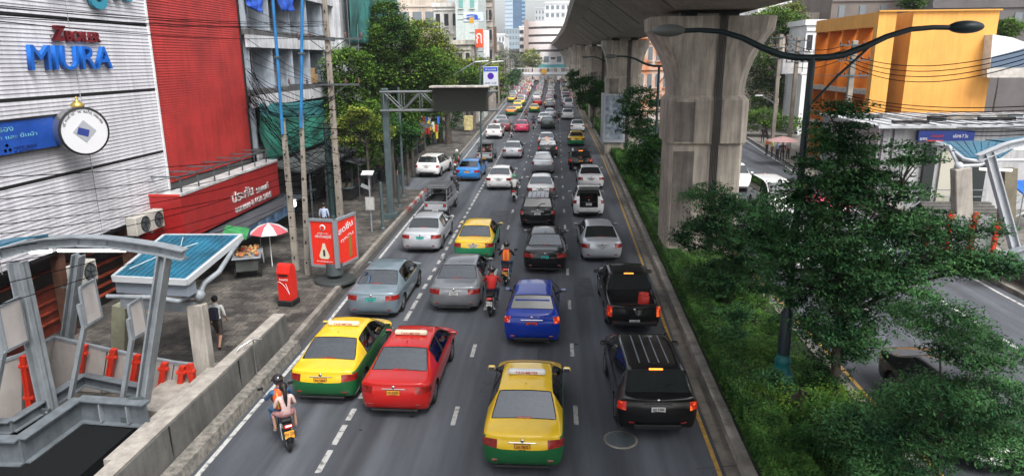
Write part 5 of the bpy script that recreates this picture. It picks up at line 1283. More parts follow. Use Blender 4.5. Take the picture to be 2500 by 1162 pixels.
# red poster stand (two lit faces meeting at a corner)
q = G(790, 690, .15)
c1, c2, c3 = G(785, 665, .15), G(0, 0, 0), 0
yk = G(790, 690, .15).y
A0, B0 = PY(768, 655, yk+.5), PY(792+36, 655, yk+.1)
z0, z1 = PY(785, 652, yk).z, PY(785, 540, yk).z
t = thing('poster_stand', 'two sided red poster stand with grey frame and a dark round base', 'poster stand', (A0.x+.9, yk+.2, .15))
ax, bx = A0.x, B0.x; Af, Bf = Vector((ax, yk+.25, 0)), Vector((bx, yk, 0)); Cf = Bf+Vector((.42, 1.5, 0))
fr = mat('poster frame', (.2, .22, .24), .4); pr_ = mat('poster red', (.72, .03, .015), .4, var=.06)
b = MB()
for p, q2 in ((Af, Bf), (Bf, Cf)):
    nrm = Vector((q2.y-p.y, -(q2.x-p.x), 0)).normalized(); ins = -nrm*.12
    for z in (z0, z1): b.bar(p+ins*.5+Vector((0, 0, z)), q2+ins*.5+Vector((0, 0, z)), .14, .1, fr)
    for e in (p, q2): b.bar(e+ins*.5+Vector((0, 0, z0-.05)), e+ins*.5+Vector((0, 0, z1+.05)), .1, .1, fr, (0, 1, 0))
    b.bar(p+ins+Vector((0, 0, (z0+z1)/2)), q2+ins+Vector((0, 0, (z0+z1)/2)), .06, z1-z0, fr)
own(b.build('frame'), t)
cream = mat('poster cream', (.65, .6, .45), .4)
for p, q2, nm in ((Af, Bf, 0), (Bf, Cf, 1)):
    d = (q2-p); nrm = Vector((d.y, -d.x, 0)).normalized(); b = MB()
    b.bar(p+d*.04-nrm*.04+Vector((0, 0, (z0+z1)/2)), q2-d*.04-nrm*.04+Vector((0, 0, (z0+z1)/2)), .03, z1-z0-.1, pr_); ps = own(b.build('poster'), t)
    hh = z1-z0; e = nrm*.0; f_ = lambda u, v: p+d*u-nrm*.02+Vector((0, 0, z0+hh*v))
    if nm == 0:
        b = MB(); b.lathe([(.13, .0), (.13, .006), (.001, .006)], f_(.5, .84), white_p, 20, nrm); b.lathe([(.09, .008), (.001, .008)], f_(.5, .84), pr_, 16, nrm)
        b.prism([f_(.36, .16), f_(.64, .16), f_(.70, .22), f_(.58, .40), f_(.54, .50), f_(.46, .50), f_(.42, .40), f_(.30, .22)], nrm*.008, cream); own(b.build('picture'), t)
        fit_text('เพื่อวันพรุ่งนี้', f_(.2, .60), f_(.8, .60), (0, 0, 1), hh*.09, white_p, t, ext=.004); fit_text('ที่ดีกว่า', f_(.3, .70), f_(.7, .70), (0, 0, 1), hh*.035, white_p, t, ext=.004); fit_text('ดื่มอย่างรับผิดชอบ', f_(.2, .09), f_(.8, .09), (0, 0, 1), hh*.03, white_p, t, ext=.004)
        b = MB(); b.prism([f_(.46, .22), f_(.54, .22), f_(.54, .36), f_(.46, .36)], nrm*.012, ink); own(b.build('picture'), t)
    else:
        fit_text('สดชื่น', f_(.15, .66), f_(.85, .78), (0, 0, 1), hh*.15, white_p, t, ext=.004, bold=.01); fit_text('ทุกวัน', f_(.25, .46), f_(.85, .56), (0, 0, 1), hh*.1, white_p, t, ext=.004)
        b = MB(); b.prism([f_(.6, .1), f_(.72, .1), f_(.74, .5), f_(.66, .62), f_(.6, .5)], nrm*.01, mat('poster bottle', (.25, .16, .03), .4)); own(b.build('picture'), t)
b = MB(); cpt = (Af+Bf+Cf)/3; b.lathe([(.85, 0), (.85, .1), (.8, .13), (.001, .14)], (cpt.x, cpt.y-.3, .15), mat('dark base', (.03, .035, .035), .6), 24); b.lathe([(.35, .3), (.35, z0)], (cpt.x, cpt.y-.3, .15), steel_dk, 14); own(b.build('base'), t)
# speed camera style post with panel and solar plate
q = G(908, 565, .15); t = thing('sign_post', 'thin post with a small solar panel on top and a grey notice board', 'sign post', q)
zz = PY(905, 425, q.y).z
b = MB(); b.cyl(q, (q.x, q.y, zz), .045, steel, 10); own(b.build('pole'), t)
b = MB(); b.box((q.x-.05, q.y, zz+.05), (.62, .45, .05), mat('solar plate', (.5, .52, .53), .3), Matrix.Rotation(.35, 3, 'X')); own(b.build('solar_panel'), t)
zb2 = PY(905, 497, q.y).z; b = MB(); b.box((q.x, q.y-.08, zb2), (.5, .08, .72), mat('notice board', (.25, .25, .25), .5), bev=.02); b.box((q.x, q.y-.125, zb2), (.42, .01, .62), mat('notice face', (.4, .4, .38), .5, var=.25, scale=8)); own(b.build('notice_board'), t)
b = MB(); b.box((q.x-.2, q.y, zb2+.9), (.5, .06, .18), mat('small arrow', (.25, .27, .28), .5), Matrix.Rotation(.4, 3, 'Y')); own(b.build('arrow_plate'), t)
# gantry with the dark message board
q = G(955, 532, .15); yg_ = q.y; zt_, zl = PY(945, 225, yg_).z, PY(945, 270, yg_).z
t = thing('sign_gantry', 'dark steel cantilever gantry holding a big blank message board over the lane', 'gantry', q)
gs = mat('gantry steel', (.06, .085, .09), .45, var=.2, scale=3)
b = MB(); b.bar(q, (q.x, q.y, zt_+.2), .36, .36, gs, (0, 1, 0), .04); b.box((q.x, q.y, .3), (.8, .8, .3), gs); own(b.build('post'), t)
xr = PY(1205, 240, yg_).x; xb0 = PY(1055, 240, yg_).x
b = MB(); gl = mat('galvanised tube', (.13, .14, .145), .5, .3)
for yy_ in (-.35, .35):
    for z in (zt_, zl): b.tube([(q.x-.2, yg_+yy_, z), (xr+.2, yg_+yy_, z)], .06, gl, 8)
    n = 6; dx = (xr-q.x)/n
    for k in range(n):
        xa = q.x+k*dx; b.tube([(xa, yg_+yy_, zl if k % 2 else zt_), (xa+dx, yg_+yy_, zt_ if k % 2 else zl)], .04, gl, 6); b.tube([(xa, yg_+yy_, zl), (xa, yg_+yy_, zt_)], .03, gl, 6)
own(b.build('truss'), t)
zA, zB = PY(1120, 272, yg_-.6).z, PY(1120, 214, yg_-.6).z
x0, x1 = PY(1057, 240, yg_-.6).x, PY(1192, 240, yg_-.6).x
b = MB(); b.box(((x0+x1)/2, yg_-.6, (zA+zB)/2), (x1-x0, .35, zB-zA), mat('board case', (.03, .032, .03), .6), bev=.03); bd = own(b.build('message_board'), t)
b = MB(); b.box(((x0+x1)/2, yg_-.785, (zA+zB)/2), (x1-x0-.2, .02, zB-zA-.2), mat('blank screen', (.014, .016, .012), .35)); own(b.build('screen'), t)
b = MB(); b.box(((x0+x1)/2, yg_-.75, zB+.06), (x1-x0+.15, 1.1, .08), mat('board hood', (.45, .42, .38), .6, var=.4, scale=2)); own(b.build('hood'), t)
b = MB()
for xx in (x0+.4, x1-.4): b.bar((xx, yg_-.4, zA-.1), (xx, yg_-.4, zB+.1), .08, .08, gs)
own(b.build('bracket'), t)
# smaller posts along the kerb
for (px, py, hh, lab) in ((935, 560, 2.6, 'short dark bollard pipe at the kerb before the gantry'), (975, 505, 2.0, 'short dark pipe between gantry and kerb'), (985, 480, 7.2, 'slim dark pole just beyond the gantry')):
    q = G(px, py, .15); t = thing('street_pole', lab, 'pole', q); b = MB(); b.cyl(q, q+Vector((0, 0, hh)), .09, gs, 10); own(b.build('shaft'), t)
    b = MB(); b.lathe([(.15, 0), (.15, .1), (.1, .14)], q, gs, 12); own(b.build('foot'), t)
# blue and white parking sign high on a pole
Yb = 58.0; c = PY(1198, 187, Yb); wS, hS = PY(1217, 187, Yb).x-PY(1181, 187, Yb).x, PY(1198, 162, Yb).z-PY(1198, 209, Yb).z
t = thing('road_sign', 'white road sign with a blue band and a purple disc on a tall pole', 'road sign', (c.x, Yb, .15))
b = MB(); b.cyl((c.x-.9, Yb+.1, .15), (c.x-.9, Yb+.1, c.z+hS*.5+.3), .08, gs, 10); b.bar((c.x-.9, Yb+.1, c.z), (c.x, Yb+.06, c.z), .06, .06, gs); own(b.build('pole'), t)
b = MB(); b.box((c.x, Yb, c.z), (wS, .06, hS), mat('sign face', (.55, .58, .66), .45), bev=.02); own(b.build('panel'), t)
b = MB(); sb = mat('sign blue', (.02, .09, .5), .4); b.box((c.x, Yb-.036, c.z+hS*.36), (wS*.94, .01, hS*.22), sb); own(b.build('band'), t)
b = MB(); b.lathe([(wS*.22, .035), (.001, .036)], (c.x, Yb, c.z+.02), mat('sign purple', (.06, .01, .3), .4), 22, (0, -1, 0)); own(b.build('disc'), t)
fit_text('ห้ามจอด', (c.x-wS*.35, Yb-.05, c.z+hS*.30), (c.x+wS*.35, Yb-.05, c.z+hS*.30), (0, 0, 1), hS*.13, white_p, t, ext=.004)
fit_text('06.00 - 21.00', (c.x-wS*.38, Yb-.035, c.z-hS*.40), (c.x+wS*.38, Yb-.035, c.z-hS*.40), (0, 0, 1), hS*.1, ink, t, ext=.004)
# umbrella food cart
q = G(610, 668, .15)
t = thing('food_cart', 'street food cart heaped with snacks under a green cloth awning', 'food cart', q, R(20))
b = MB(); b.box((0, 0, .62), (.9, 1.7, .55), mat('cart body', (.06, .065, .06), .6, var=.3), bev=.02); b.box((0, 0, .93), (1.15, 2.0, .06), steel, bev=.02); b.build('body', t)
b = MB(); 
for k in range(90): b.sphere((random.uniform(-.48, .48), random.uniform(-.85, .85), .99+random.uniform(0, .1)), random.uniform(.035, .07), random.choice([mat('snack brown', (.35, .16, .05), .6), mat('snack tan', (.5, .3, .12), .6), mat('snack red', (.45, .07, .03), .6)]), 5)
b.build('food', t, kind='stuff')
for x, y in ((.5, -.5), (-.5, -.5)):
    b = MB(); b.lathe([(.22, -.03), (.26, -.03), (.27, 0), (.26, .03), (.22, .03)], (x, y, .27), rubber, 20, (1, 0, 0))
    for k in range(8): b.bar((x, y, .27), (x, y+.23*math.cos(k*.785), .27+.23*math.sin(k*.785)), .012, .012, steel, (1, 0, 0))
    b.build('wheel', t)
b = MB(); b.box((-.1, .05, .97), (1.0, .1, .02), white_p); b.prism([(.57, -.2, .95), (.57, .5, .95), (.6, .35, .55), (.6, .1, .4)], (.02, 0, 0), mat('white cloth', (.5, .5, .5), .8)); b.build('cloth', t)
b = MB()
for x, y in ((-.5, -.8), (-.5, .8), (.5, .9)): b.cyl((x, y, .9), (x, y, 2.0), .02, steel, 6)
b.build('post', t)
b = MB(); b.prism([(-.85, -1.0, 1.95), (.1, -1.0, 1.75), (.1, 1.0, 1.75), (-.85, 1.0, 1.95)], (0, 0, .04), mat('green cloth', (.03, .22, .07), .7, var=.4)); b.build('awning', t)
q = G(665, 650, .15)
t = thing('umbrella', 'red and white striped parasol over the food cart', 'umbrella', q)
zt2 = PY(668, 545, q.y).z
b = MB(); b.cyl(q, (q.x, q.y, zt2), .025, white_p, 8); own(b.build('pole'), t)
b = MB(); n = 8; rU = .85
for k in range(n):
    a0, a1 = 2*math.pi*k/n, 2*math.pi*(k+1)/n; m_ = mat('parasol pink', (.60, .10, .12), .6) if k % 2 else white_p; P0 = Vector((q.x, q.y, zt2+.02))
    r1 = [P0+Vector((rU*.55*math.cos(a), rU*.55*math.sin(a), -.14)) for a in (a0, a1)]; r2 = [P0+Vector((rU*math.cos(a), rU*math.sin(a), -.42)) for a in (a0, a1)]
    b.add([P0, *r1], [[0, 1, 2]], m_); b.add([r1[0], r2[0], r2[1], r1[1]], [[0, 1, 2, 3]], m_)
own(b.build('canopy'), t)
# barrier wall and handrail beside the road
b = MB(); t = thing('barrier_wall', 'long low concrete wall along the kerb in front of the steel stairs', 'wall', (-8.75, 15, 0))
y1b = 20.4
b = MB(); b.prism([(-8.52, 3, .0), (-9.0, 3, .0), (-9.0, 3, 1.12), (-8.98, 3, 1.15), (-8.64, 3, 1.15), (-8.6, 3, 1.12)], (0, y1b-3, 0), conc_wall); own(b.build('wall'), t)
b = MB(); b.box((-8.80, 11.7, 1.165), (.37, 17.4, .03), conc_lt); own(b.build('coping'), t)
b = MB()
for y in (13.4, 16.9): b.box((-8.56, y, .6), (.03, .02, 1.1), black_m)
own(b.build('joint'), t)
struct('kerb', MB().prism([(-8.5, 3, -.02), (-8.14, 3, -.02), (-8.2, 3, .3), (-8.5, 3, .34)], (0, y1b-3-.1, 0), mat('rough kerb', (.1, .095, .085), .9, col2=(.26, .24, .21), scale=7, bump=.7)))
t = thing('handrail', 'bent stainless handrail beside the end of the concrete wall', 'handrail', (-9.1, 18.5, .15))
h0, h1, h2 = G(520, 888, .9), G(560, 880, 1.0), G(638, 828, 1.35)
b = MB(); b.tube([h0, (h0+h1)/2+Vector((0, 0, -.02)), h1, h1+(h2-h1)*.35+Vector((0, 0, .18)), h1+(h2-h1)*.75+Vector((0, 0, .16)), h2], .028, mat('stainless', (.5, .5, .48), .25, .9), 8); own(b.build('rail'), t)
b = MB()
for u in (.1, .75): q = h1+(h2-h1)*u; b.cyl(q+Vector((0, 0, .12)), (q.x, q.y, .15), .022, mat('stainless', (.5, .5, .48), .25, .9), 8)
own(b.build('post'), t)

# ---------------------------------------------------------------- steel stair head, left, and its shelter
sheet_b = mat('blue roof sheet', (.010, .10, .165), .4, var=.35, scale=2)
panelg = mat('flood panel', (.36, .33, .31), .7, var=.08, scale=2, streak=.12)
redb = mat('red clamp', (.52, .03, .012), .4, var=.15)
def P3(px, py, z): return G(px, py, z)
t = thing('stair_portal', 'grey steel stair portal with an arched roof beam on leaning posts at the left', 'stair portal', (-11, 14.5, 0))
Yn = 14.55; steel_md = mat('girder steel', (.13, .15, .165), .5, var=.2, scale=2.5, streak=.25)
aa = [PY(px, py, Yn) for px, py in ((-120, 660), (0, 612), (60, 594), (120, 584), (190, 580), (260, 583), (330, 592), (390, 601), (450, 614))]
b = MB()
for k, (p, q) in enumerate(zip(aa, aa[1:])): b.ibeam(p-Vector((0, 0, .07)), q-Vector((0, 0, .07))+(q-p)*.02, .28, .24, .03, steel)
own(b.build('arched_beam'), t)
def post(pa, pb, y, z0p, w=.34, nm='post'):
    b = MB(); a, c = PY(*pa, y), PY(*pb, y); b.bar(a, c, w, .04, steel, (0, 1, 0)); d = (c-a).normalized(); sx = d.cross(Vector((0, 1, 0))).normalized()
    o1 = sx*(w/2-.02); b.bar(a+o1, c+o1, .04, .30, steel, (0, 1, 0)); b.bar(a-o1, c-o1, .04, .30, steel, (0, 1, 0))
    b.box(a+Vector((0, -.18, .08)), (.34, .1, .36), steel_dk)
    for k in range(4): b.cyl(a+Vector((-.12+.24*(k % 2), -.25, -.02+.22*(k//2))), a+Vector((-.12+.24*(k % 2), -.19, -.02+.22*(k//2))), .03, steel, 8)
    own(b.build(nm), t)
post((122, 1012), (42, 640), Yn, 0, .30); post((348, 985), (402, 622), Yn, 0, .22); 
post((160, 850), (192, 622), 17.6, 0, .22)
b = MB(); b.prism([aa[0]+Vector((0, 0, .1)), aa[1]+Vector((0, 0, .1)), aa[2]+Vector((0, 0, .1)), aa[3]+Vector((0, 0, .1)), aa[4]+Vector((0, 0, .1)), aa[4]+Vector((0, 0, .14)), aa[2]+Vector((0, 0, .14)), aa[0]+Vector((0, 0, .14))], (0, 3.4, 0), sheet_b) if False else None
for p, q in zip(aa[4:], aa[5:]): b.add([p+Vector((0, .1, -.12)), q+Vector((0, .1, -.12)), q+Vector((0, -7, -.12)), p+Vector((0, -7, -.12))], [[0, 1, 2, 3], [3, 2, 1, 0]], steel_dk) if False else None
# roof over the stair runs back to the left behind the beam
rf = [PY(px, py, 17.6) for px, py in ((-160, 640), (-60, 604), (30, 586), (110, 582))]
for k in range(3):
    b.prism([aa[k]+Vector((0, 0, .08)), aa[k+1]+Vector((0, 0, .08)), rf[k+1]+Vector((0, 0, .02)), rf[k]+Vector((0, 0, .02))], (0, 0, .05), sheet_b)
own(b.build('roof_sheet'), t)
tube_l = mat('fluorescent tube', (1, .95, .85), .3, emit=2.0)
for pa, pb in (((142, 611), (306, 611)), ((74, 616), (125, 612))):
    b = MB(); a, c = PY(*pa, Yn+.3), PY(*pb, Yn+.3); b.tube([a, c], .045, tube_l, 8); b.bar(a+Vector((0, 0, .07)), c+Vector((0, 0, .07)), .14, .05, steel_dk); own(b.build('light_tube'), t)
# stringer girders of the landing
gA, gB, gC, gD = [PY(px, py, y) for px, py, y in ((-80, 1100, 12.6), (52, 1100, 12.6), (196, 998, 14.4), (360, 1010, 14.2))]
b = MB()
for p, q in ((gA, gB), (gB, gC), (gC, gD)): b.ibeam(p, q+(q-p).normalized()*.02, .30, .60, .03, steel_md)
for u in (.35, .75): q = gC+(gD-gC)*u; b.box(q, (.03, .3, .46), steel)
own(b.build('girder'), t)
g2 = [PY(px, py, y) for px, py, y in ((-80, 1040, 13.6), (28, 1040, 13.6), (92, 1000, 14.3), (205, 925, 16.0), (352, 955, 15.4))]
b = MB()
for p, q in zip(g2, g2[1:]): b.ibeam(p, q+(q-p).normalized()*.02, .22, .30, .025, steel_md)
own(b.build('inner_girder'), t)
b = MB(); b.bar(PY(318, 1012, 14.4), PY(322, 1100, 14.4), .3, .3, steel_dk, (0, 1, 0)); b.box(PY(318, 1100, 14.4), (.5, .5, .06), steel); own(b.build('stub_post'), t)
pb = mat('pit shade black', (.012, .013, .014), 1.0); pb.node_tree.nodes['Principled BSDF'].inputs['Specular IOR Level'].default_value = 0
struct('stair_pit_shade', MB().box((-13.6, 10.4, .17), (8.2, 8.4, .04), pb).box((-12.6, 12.2, .42), (5.4, 4.4, .44), pb))  # black sheet and solid block: shade of the void under the girder, put in as colour
# pale plinth ledge behind the barrier wall
t2 = thing('ledge', 'pale concrete ledge between the steel girder and the roadside wall', 'ledge', (-9.3, 15, 0))
b = MB(); b.prism([(-9.02, 12.6, .16), (-9.62, 12.6, .16), (-9.62, 12.6, .78), (-9.02, 12.6, .78)], (0, 4.6, 0), conc_lt); own(b.build('plinth'), t2)
b = MB(); b.prism([(-9.62, 15.0, .16), (-10.6, 15.0, .16), (-10.6, 15.0, .62), (-9.62, 15.0, .62)], (0, 2.0, 0), conc_lt); own(b.build('step'), t2)
b = MB(); b.box((-9.17, 14.9, .795), (.26, 4.6, .03), mat('pale line', (.62, .6, .56), .7, var=.2)); own(b.build('pale_strip'), t2)
# flood panels with red clamps
t3 = thing('flood_barrier', 'row of grey flood panels held by red clamps behind the steel girder', 'barrier', (-10.5, 16.5, 0))
tops = [(-60, 905, 15.0), (62, 842, 15.0), (98, 838, 16.2), (130, 816, 16.9), (150, 832, 16.9), (262, 862, 16.75), (350, 880, 16.7), (425, 893, 16.65), (482, 900, 16.6)]
tops = [(-60, 905, 14.6), (55, 868, 15.2), (130, 826, 16.9), (262, 856, 16.8), (350, 874, 16.75), (425, 888, 16.7), (470, 893, 16.65)]
bots = [(-60, 1050, 14.6), (55, 1030, 15.2), (112, 985, 16.9), (246, 968, 16.8), (341, 978, 16.75), (412, 980, 16.7), (460, 976, 16.65)]
T_ = [PY(*q) for q in tops]; B_ = [PY(*q) for q in bots]
for k in range(6):
    b = MB(); off = Vector((0, .05, 0)); q = [B_[k], B_[k+1], T_[k+1], T_[k]]; d = (q[1]-q[0]).normalized()*.02; b.prism([q[0]+d, q[1]-d, q[2]-d, q[3]+d], (0, .07, 0), panelg); own(b.build('panel'), t3)
b = MB()
for k in range(6): b.bar(T_[k]+Vector((0, .03, .03)), T_[k+1]+Vector((0, .03, .03)), .1, .07, steel)
own(b.build('top_rail'), t3)
for (ta, ba) in (((58, 868, 15.1), (76, 992, 15.1)), ((206, 842, 16.7), (190, 938, 16.7)), ((278, 852, 16.65), (262, 946, 16.65)), ((336, 866, 16.6), (322, 950, 16.6)), ((402, 885, 16.6), (392, 958, 16.6)), ((446, 893, 16.55), (438, 967, 16.55)), ((463, 888, 16.6), (480, 972, 16.6))):
    a, c = PY(*ta), PY(*ba); b = MB(); b.bar(a, c, .13, .12, redb, (0, 1, 0)); d = c-a
    b.bar(a-Vector((.05, 0, 0)), c-Vector((.05, 0, 0)), .04, .16, redb, (0, 1, 0)); b.bar(a+Vector((.05, 0, 0)), c+Vector((.05, 0, 0)), .04, .16, redb, (0, 1, 0))
    for u in (.2, .82): b.cyl(a+d*u+Vector((-.13, -.02, 0)), a+d*u+Vector((.13, -.02, 0)), .06, redb, 10)
    own(b.build('clamp'), t3)
# pale sign boxes on cranked posts
def signbox(pts, foot, elbow, head, y, lab):
    t = thing('glass_screen', lab, 'screen', PY(*foot, y), 0, 'pale framed screens on cranked posts')
    q = [PY(px, py, yy2) for px, py, yy2 in pts]; b = MB(); b.prism(q, (0, .06, 0), mat('frosted screen', (.55, .51, .49), .4, var=.08, scale=2)); own(b.build('pane'), t)
    b = MB()
    for i in range(4): b.bar(q[i]+Vector((0, .02, 0)), q[(i+1) % 4]+Vector((0, .02, 0)), .06, .06, steel, (0, 1, 0) if i % 2 else (0, 0, 1))
    own(b.build('frame'), t)
    b = MB(); b.bar(PY(*foot, y), PY(*elbow, y), .09, .12, steel, (0, 1, 0)); b.bar(PY(*elbow, y), PY(*head, y), .08, .11, steel, (0, 1, 0)); b.sphere(PY(*elbow, y), .055, steel, 6); own(b.build('post'), t)
signbox([(208, 796, 14.9), (247, 774, 15.7), (228, 683, 15.7), (193, 704, 14.9)], (172, 972), (206, 798), (193, 742), 14.85, 'middle one of three pale framed screens on cranked posts')
signbox([(325, 826, 14.9), (357, 808, 15.6), (342, 728, 15.6), (312, 747, 14.9)], (298, 982), (322, 828), (314, 778), 14.85, 'rightmost of three pale framed screens, the smallest one')
signbox([(14, 858, 13.4), (66, 832, 14.4), (45, 726, 14.4), (-8, 752, 13.4)], (-30, 1060), (8, 860), (-8, 800), 13.35, 'leftmost of three pale framed screens, cut by the picture edge')
# shelter with blue ribbed roof
t = thing('shelter', 'small street shelter with a blue ribbed roof on curved steel arms', 'shelter', (-10.5, 17.8, .15))
s0, s1, s2, s3 = G(276, 678, 3.3), G(455, 687, 3.3), G(590, 576, 3.85), G(402, 576, 3.85)
b = MB(); n = 14
for k in range(n):
    u0, u1 = k/n, (k+.86)/n; a, c, d, e = s0+(s1-s0)*u0, s0+(s1-s0)*u1, s3+(s2-s3)*u1, s3+(s2-s3)*u0; b.prism([a, c, d, e], (0, 0, .05), sheet_b)
b.prism([s0, s1, s2, s3], (0, 0, -.03), sheet_b)
own(b.build('roof_sheet'), t)
b = MB()
for a, c in ((s0, s1), (s1, s2), (s2, s3), (s3, s0)): b.bar(a+Vector((0, 0, -.02)), c+Vector((0, 0, -.02)), .1, .16, mat('pale gutter', (.42, .44, .46), .4))
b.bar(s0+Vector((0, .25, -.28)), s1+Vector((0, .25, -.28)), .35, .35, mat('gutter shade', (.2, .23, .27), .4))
own(b.build('gutter'), t)
b = MB(); wv = mat('pale stay', (.5, .52, .52), .5)
m0 = s0*.25+s1*.25+s2*.25+s3*.25+Vector((0, 0, .08)); b.bar(s3*.75+s2*.25+Vector((0, 0, .08)), s1*.8+s0*.2+Vector((0, 0, .08)), .02, .02, wv) if False else None
b.tube([s2*.45+s3*.3+s1*.15+s0*.1+Vector((0, 0, .09)), m0+Vector((-.35, -.1, .03)), s0*.75+m0*.25+Vector((0, 0, .08))], .012, wv, 5); b.tube([s2*.2+s3*.55+m0*.25+Vector((0, 0, .09)), m0+Vector((.15, -.2, .03))], .012, wv, 5); own(b.build('stay'), t)
yk = 17.75; ball = PY(487, 720, yk)
b = MB(); arm = [s2+Vector((0, 0, -.1)), s2*.72+s1*.28+Vector((.12, 0, -.12)), s1*.6+s2*.4+Vector((.22, 0, -.3)), ball+Vector((.02, .3, .25)), ball]
arm2 = [s1+Vector((-2.3, 0, -.45)), s1+Vector((-1.0, .1, -.5)), s1+Vector((-.4, .15, -.62)), ball+Vector((-.25, 0, -.02)), ball]
b.tube(arm, [.04, .06, .075, .08, .08], steel, 10); b.tube(arm2, [.06, .07, .07, .08, .08], steel, 10)
b.bar(PY(300, 735, yk), PY(480, 748, yk), .25, .3, steel); own(b.build('arm'), t)
b = MB(); b.sphere(ball, .16, steel, 12); own(b.build('ball_joint'), t)
cb = G(520, 935, .78); b = MB(); ctop = PY(480, 742, yk); b.bar(PY(507, 948, yk-.3), ctop, .46, .36, conc_lt, (0, 1, 0), .03); own(b.build('column'), t)
b = MB(); c2b = PY(300, 900, 19.2); b.bar(Vector((c2b.x, 19.2, .15)), PY(298, 745, 19.2), .42, .36, mat('mossy column', (.2, .2, .14), .85, var=.25), (0, 1, 0)); own(b.build('column'), t)
# ---------------------------------------------------------------- street lamps in the median
lampg = mat('lamp post green', (.015, .03, .035), .4, var=.2)
def gull_lamp(q, h, span, lab, s=1.0, rz=0.0, teal=False):
    t = thing('street_lamp', lab, 'street lamp', q, rz, 'double armed lamps along the median')
    b = MB(); b.tube([(0, 0, 0), (0, 0, 2.2), (0, 0, 2.3), (0, 0, h)], [.17*s, .16*s, .10*s, .085*s], lampg, 14); b.build('post', t)
    b = MB(); tm = mat('lamp base teal', (.02, .16, .16), .45, var=.25); b.lathe([(.33*s, 0), (.33*s, .3), (.30*s, .42), (.22*s, .6), (.2*s, .75), (.23*s, .8), (.18*s, .88), (.17*s, 1.0)], (0, 0, 0), tm, 20); b.build('base', t)
    for sd in (-1, 1):
        pr = [(0, 0), (.35, .01), (.7, .07), (1.15, .25), (1.6, .48), (2.1, .64), (2.6, .68), (3.0, .67)]
        b = MB(); b.tube([(sd*x*span/3.55, 0, h+z) for x, z in pr], [.085*s, .085*s, .085*s, .08*s, .07*s, .065*s, .06*s, .06*s], lampg, 10)
        b.tube([(0, 0, h-1.2), (sd*.6*span/3.55, 0, h-.45), (sd*1.3*span/3.55, 0, h+.3)], .03*s, lampg, 6) if sd > 0 else None
        b.build('arm', t)
        b = MB(); x = sd*3.3*span/3.55; b.sphere((x, 0, h+.68), .36*s, lampg if sd > 0 else mat('lamp hood grey', (.12, .13, .12), .5), 12, (1.15, .55, .42)); hd = b.build('lamp_head', t)
        b = MB(); b.sphere((x, 0, h+.66), .33*s, mat('lamp lens', (.35, .36, .34), .3), 10, (1.1, .5, .28)); e = b.build('lens', hd)
    return t
ql = G(1905, 945, .2); gull_lamp(ql, PY(1977, 142, ql.y).z-.2, 3.75, 'big gull-winged double street lamp in front of the nearest pier', 1.0, R(-1))
q2_ = Vector((7.2, 50, .2)); gull_lamp(q2_, 8.3, 3.6, 'second gull-winged street lamp, between the first and second piers')
gull_lamp(Vector((6.9, 86, .2)), 8.4, 3.6, 'distant gull-winged street lamp beyond the second pier', 1.0)

# ---------------------------------------------------------------- right-hand buildings
org = mat('orange render', (.78, .37, .08), .75, var=.08, scale=.5, streak=.14, bump=.15)
orgs = mat('orange recess', (.72, .20, .02), .8, var=.1)
Xo = 23.5
c = PX(2128, 200, Xo); yc0 = c.y; zt3 = PX(2165, 27, Xo).z; yf = PX(1980, 200, Xo).y; xr_ = PY(2430, 100, yc0).x
t = thing('orange_building', 'bright orange rendered building with recessed balconies facing the road', 'building', (Xo, yc0, 0))
b = MB(); b.box(((Xo+xr_)/2+1.2, (yc0+yf)/2, zt3/2), (xr_-Xo-2.4, yf-yc0, zt3), org); own(b.build('wall'), t)
zr_ = PX(2100, 70, Xo).z
b = MB(); fl = [0, 3.3, 6.4, zr_]
b.box((Xo+.6, (yc0+yf)/2, (zr_+zt3)/2), (1.25, yf-yc0, zt3-zr_), org); b.box((Xo+.6, yc0+.35, zr_/2), (1.25, .7, zr_), org); own(b.build('corner_wall'), t)
for z in fl[1:3]: b = MB(); b.box((Xo+.55, (yc0+yf)/2+.35, z), (1.15, yf-yc0-.7, .35), mat('pale ledge', (.45, .42, .38), .7, var=.2)); own(b.build('balcony_slab'), t)
nb = 4
for k in range(nb+1):
    y = yc0+.72+(yf-yc0-.9)*k/nb; b = MB(); b.box((Xo+.62, y, zr_/2), (1.16, .22, zr_), orgs); own(b.build('fin'), t)
for z0_ in (.2, 3.6, 6.7):
    for k in range(nb):
        y = yc0+.72+(yf-yc0-.9)*(k+.5)/nb; b = MB(); b.box((Xo+1.19, y, z0_+1.5), (.05, 1.3, 2.0), dkw); q = b.build('window'); own(q, t)
        b = MB(); b.box((Xo+1.18, y, z0_+2.6), (.06, 2.2, .12), mat('dark rust', (.12, .03, .01), .7)); b.box((Xo+.1, y, z0_+.75), (.05, 2.4, .05), steel); own(b.build('balcony_rail'), t)
b = MB(); b.box(((Xo+xr_)/2, yc0-.02, zt3+.04), (xr_-Xo+.2, .3, .1), mat('orange cap', (.6, .3, .06), .7)); own(b.build('parapet_cap'), t)
rc = mat('white rounded canopy', (.45, .49, .55), .4)
q0 = PY(2412, 190, yc0+3)
t = thing('glazed_bay', 'white vaulted canopy with blue glazing right of the orange wall', 'canopy', (q0.x, yc0, q0.z))
a = [PY(px, py, yc0-1) for px, py in ((2418, 190), (2418, 150), (2424, 85), (2470, 92), (2560, 125), (2620, 150), (2620, 190))]
b = MB(); b.prism(a, (0, 6, 0), white_p); own(b.build('vault'), t)
a = [PY(px, py, yc0-1.06) for px, py in ((2420, 165), (2422, 140), (2505, 118), (2560, 135), (2560, 165))]
b = MB(); b.prism(a, (0, .04, 0), mat('bay glass', (.10, .14, .2), .1, coat=1)); own(b.build('glazing'), t)
b = MB(); a = [PY(px, py, yc0-1.3) for px, py in ((2410, 168), (2620, 168), (2620, 190), (2410, 190))]; b.prism(a, (0, .5, 0), mat('pale ledge', (.45, .42, .38), .7)); own(b.build('ledge'), t)
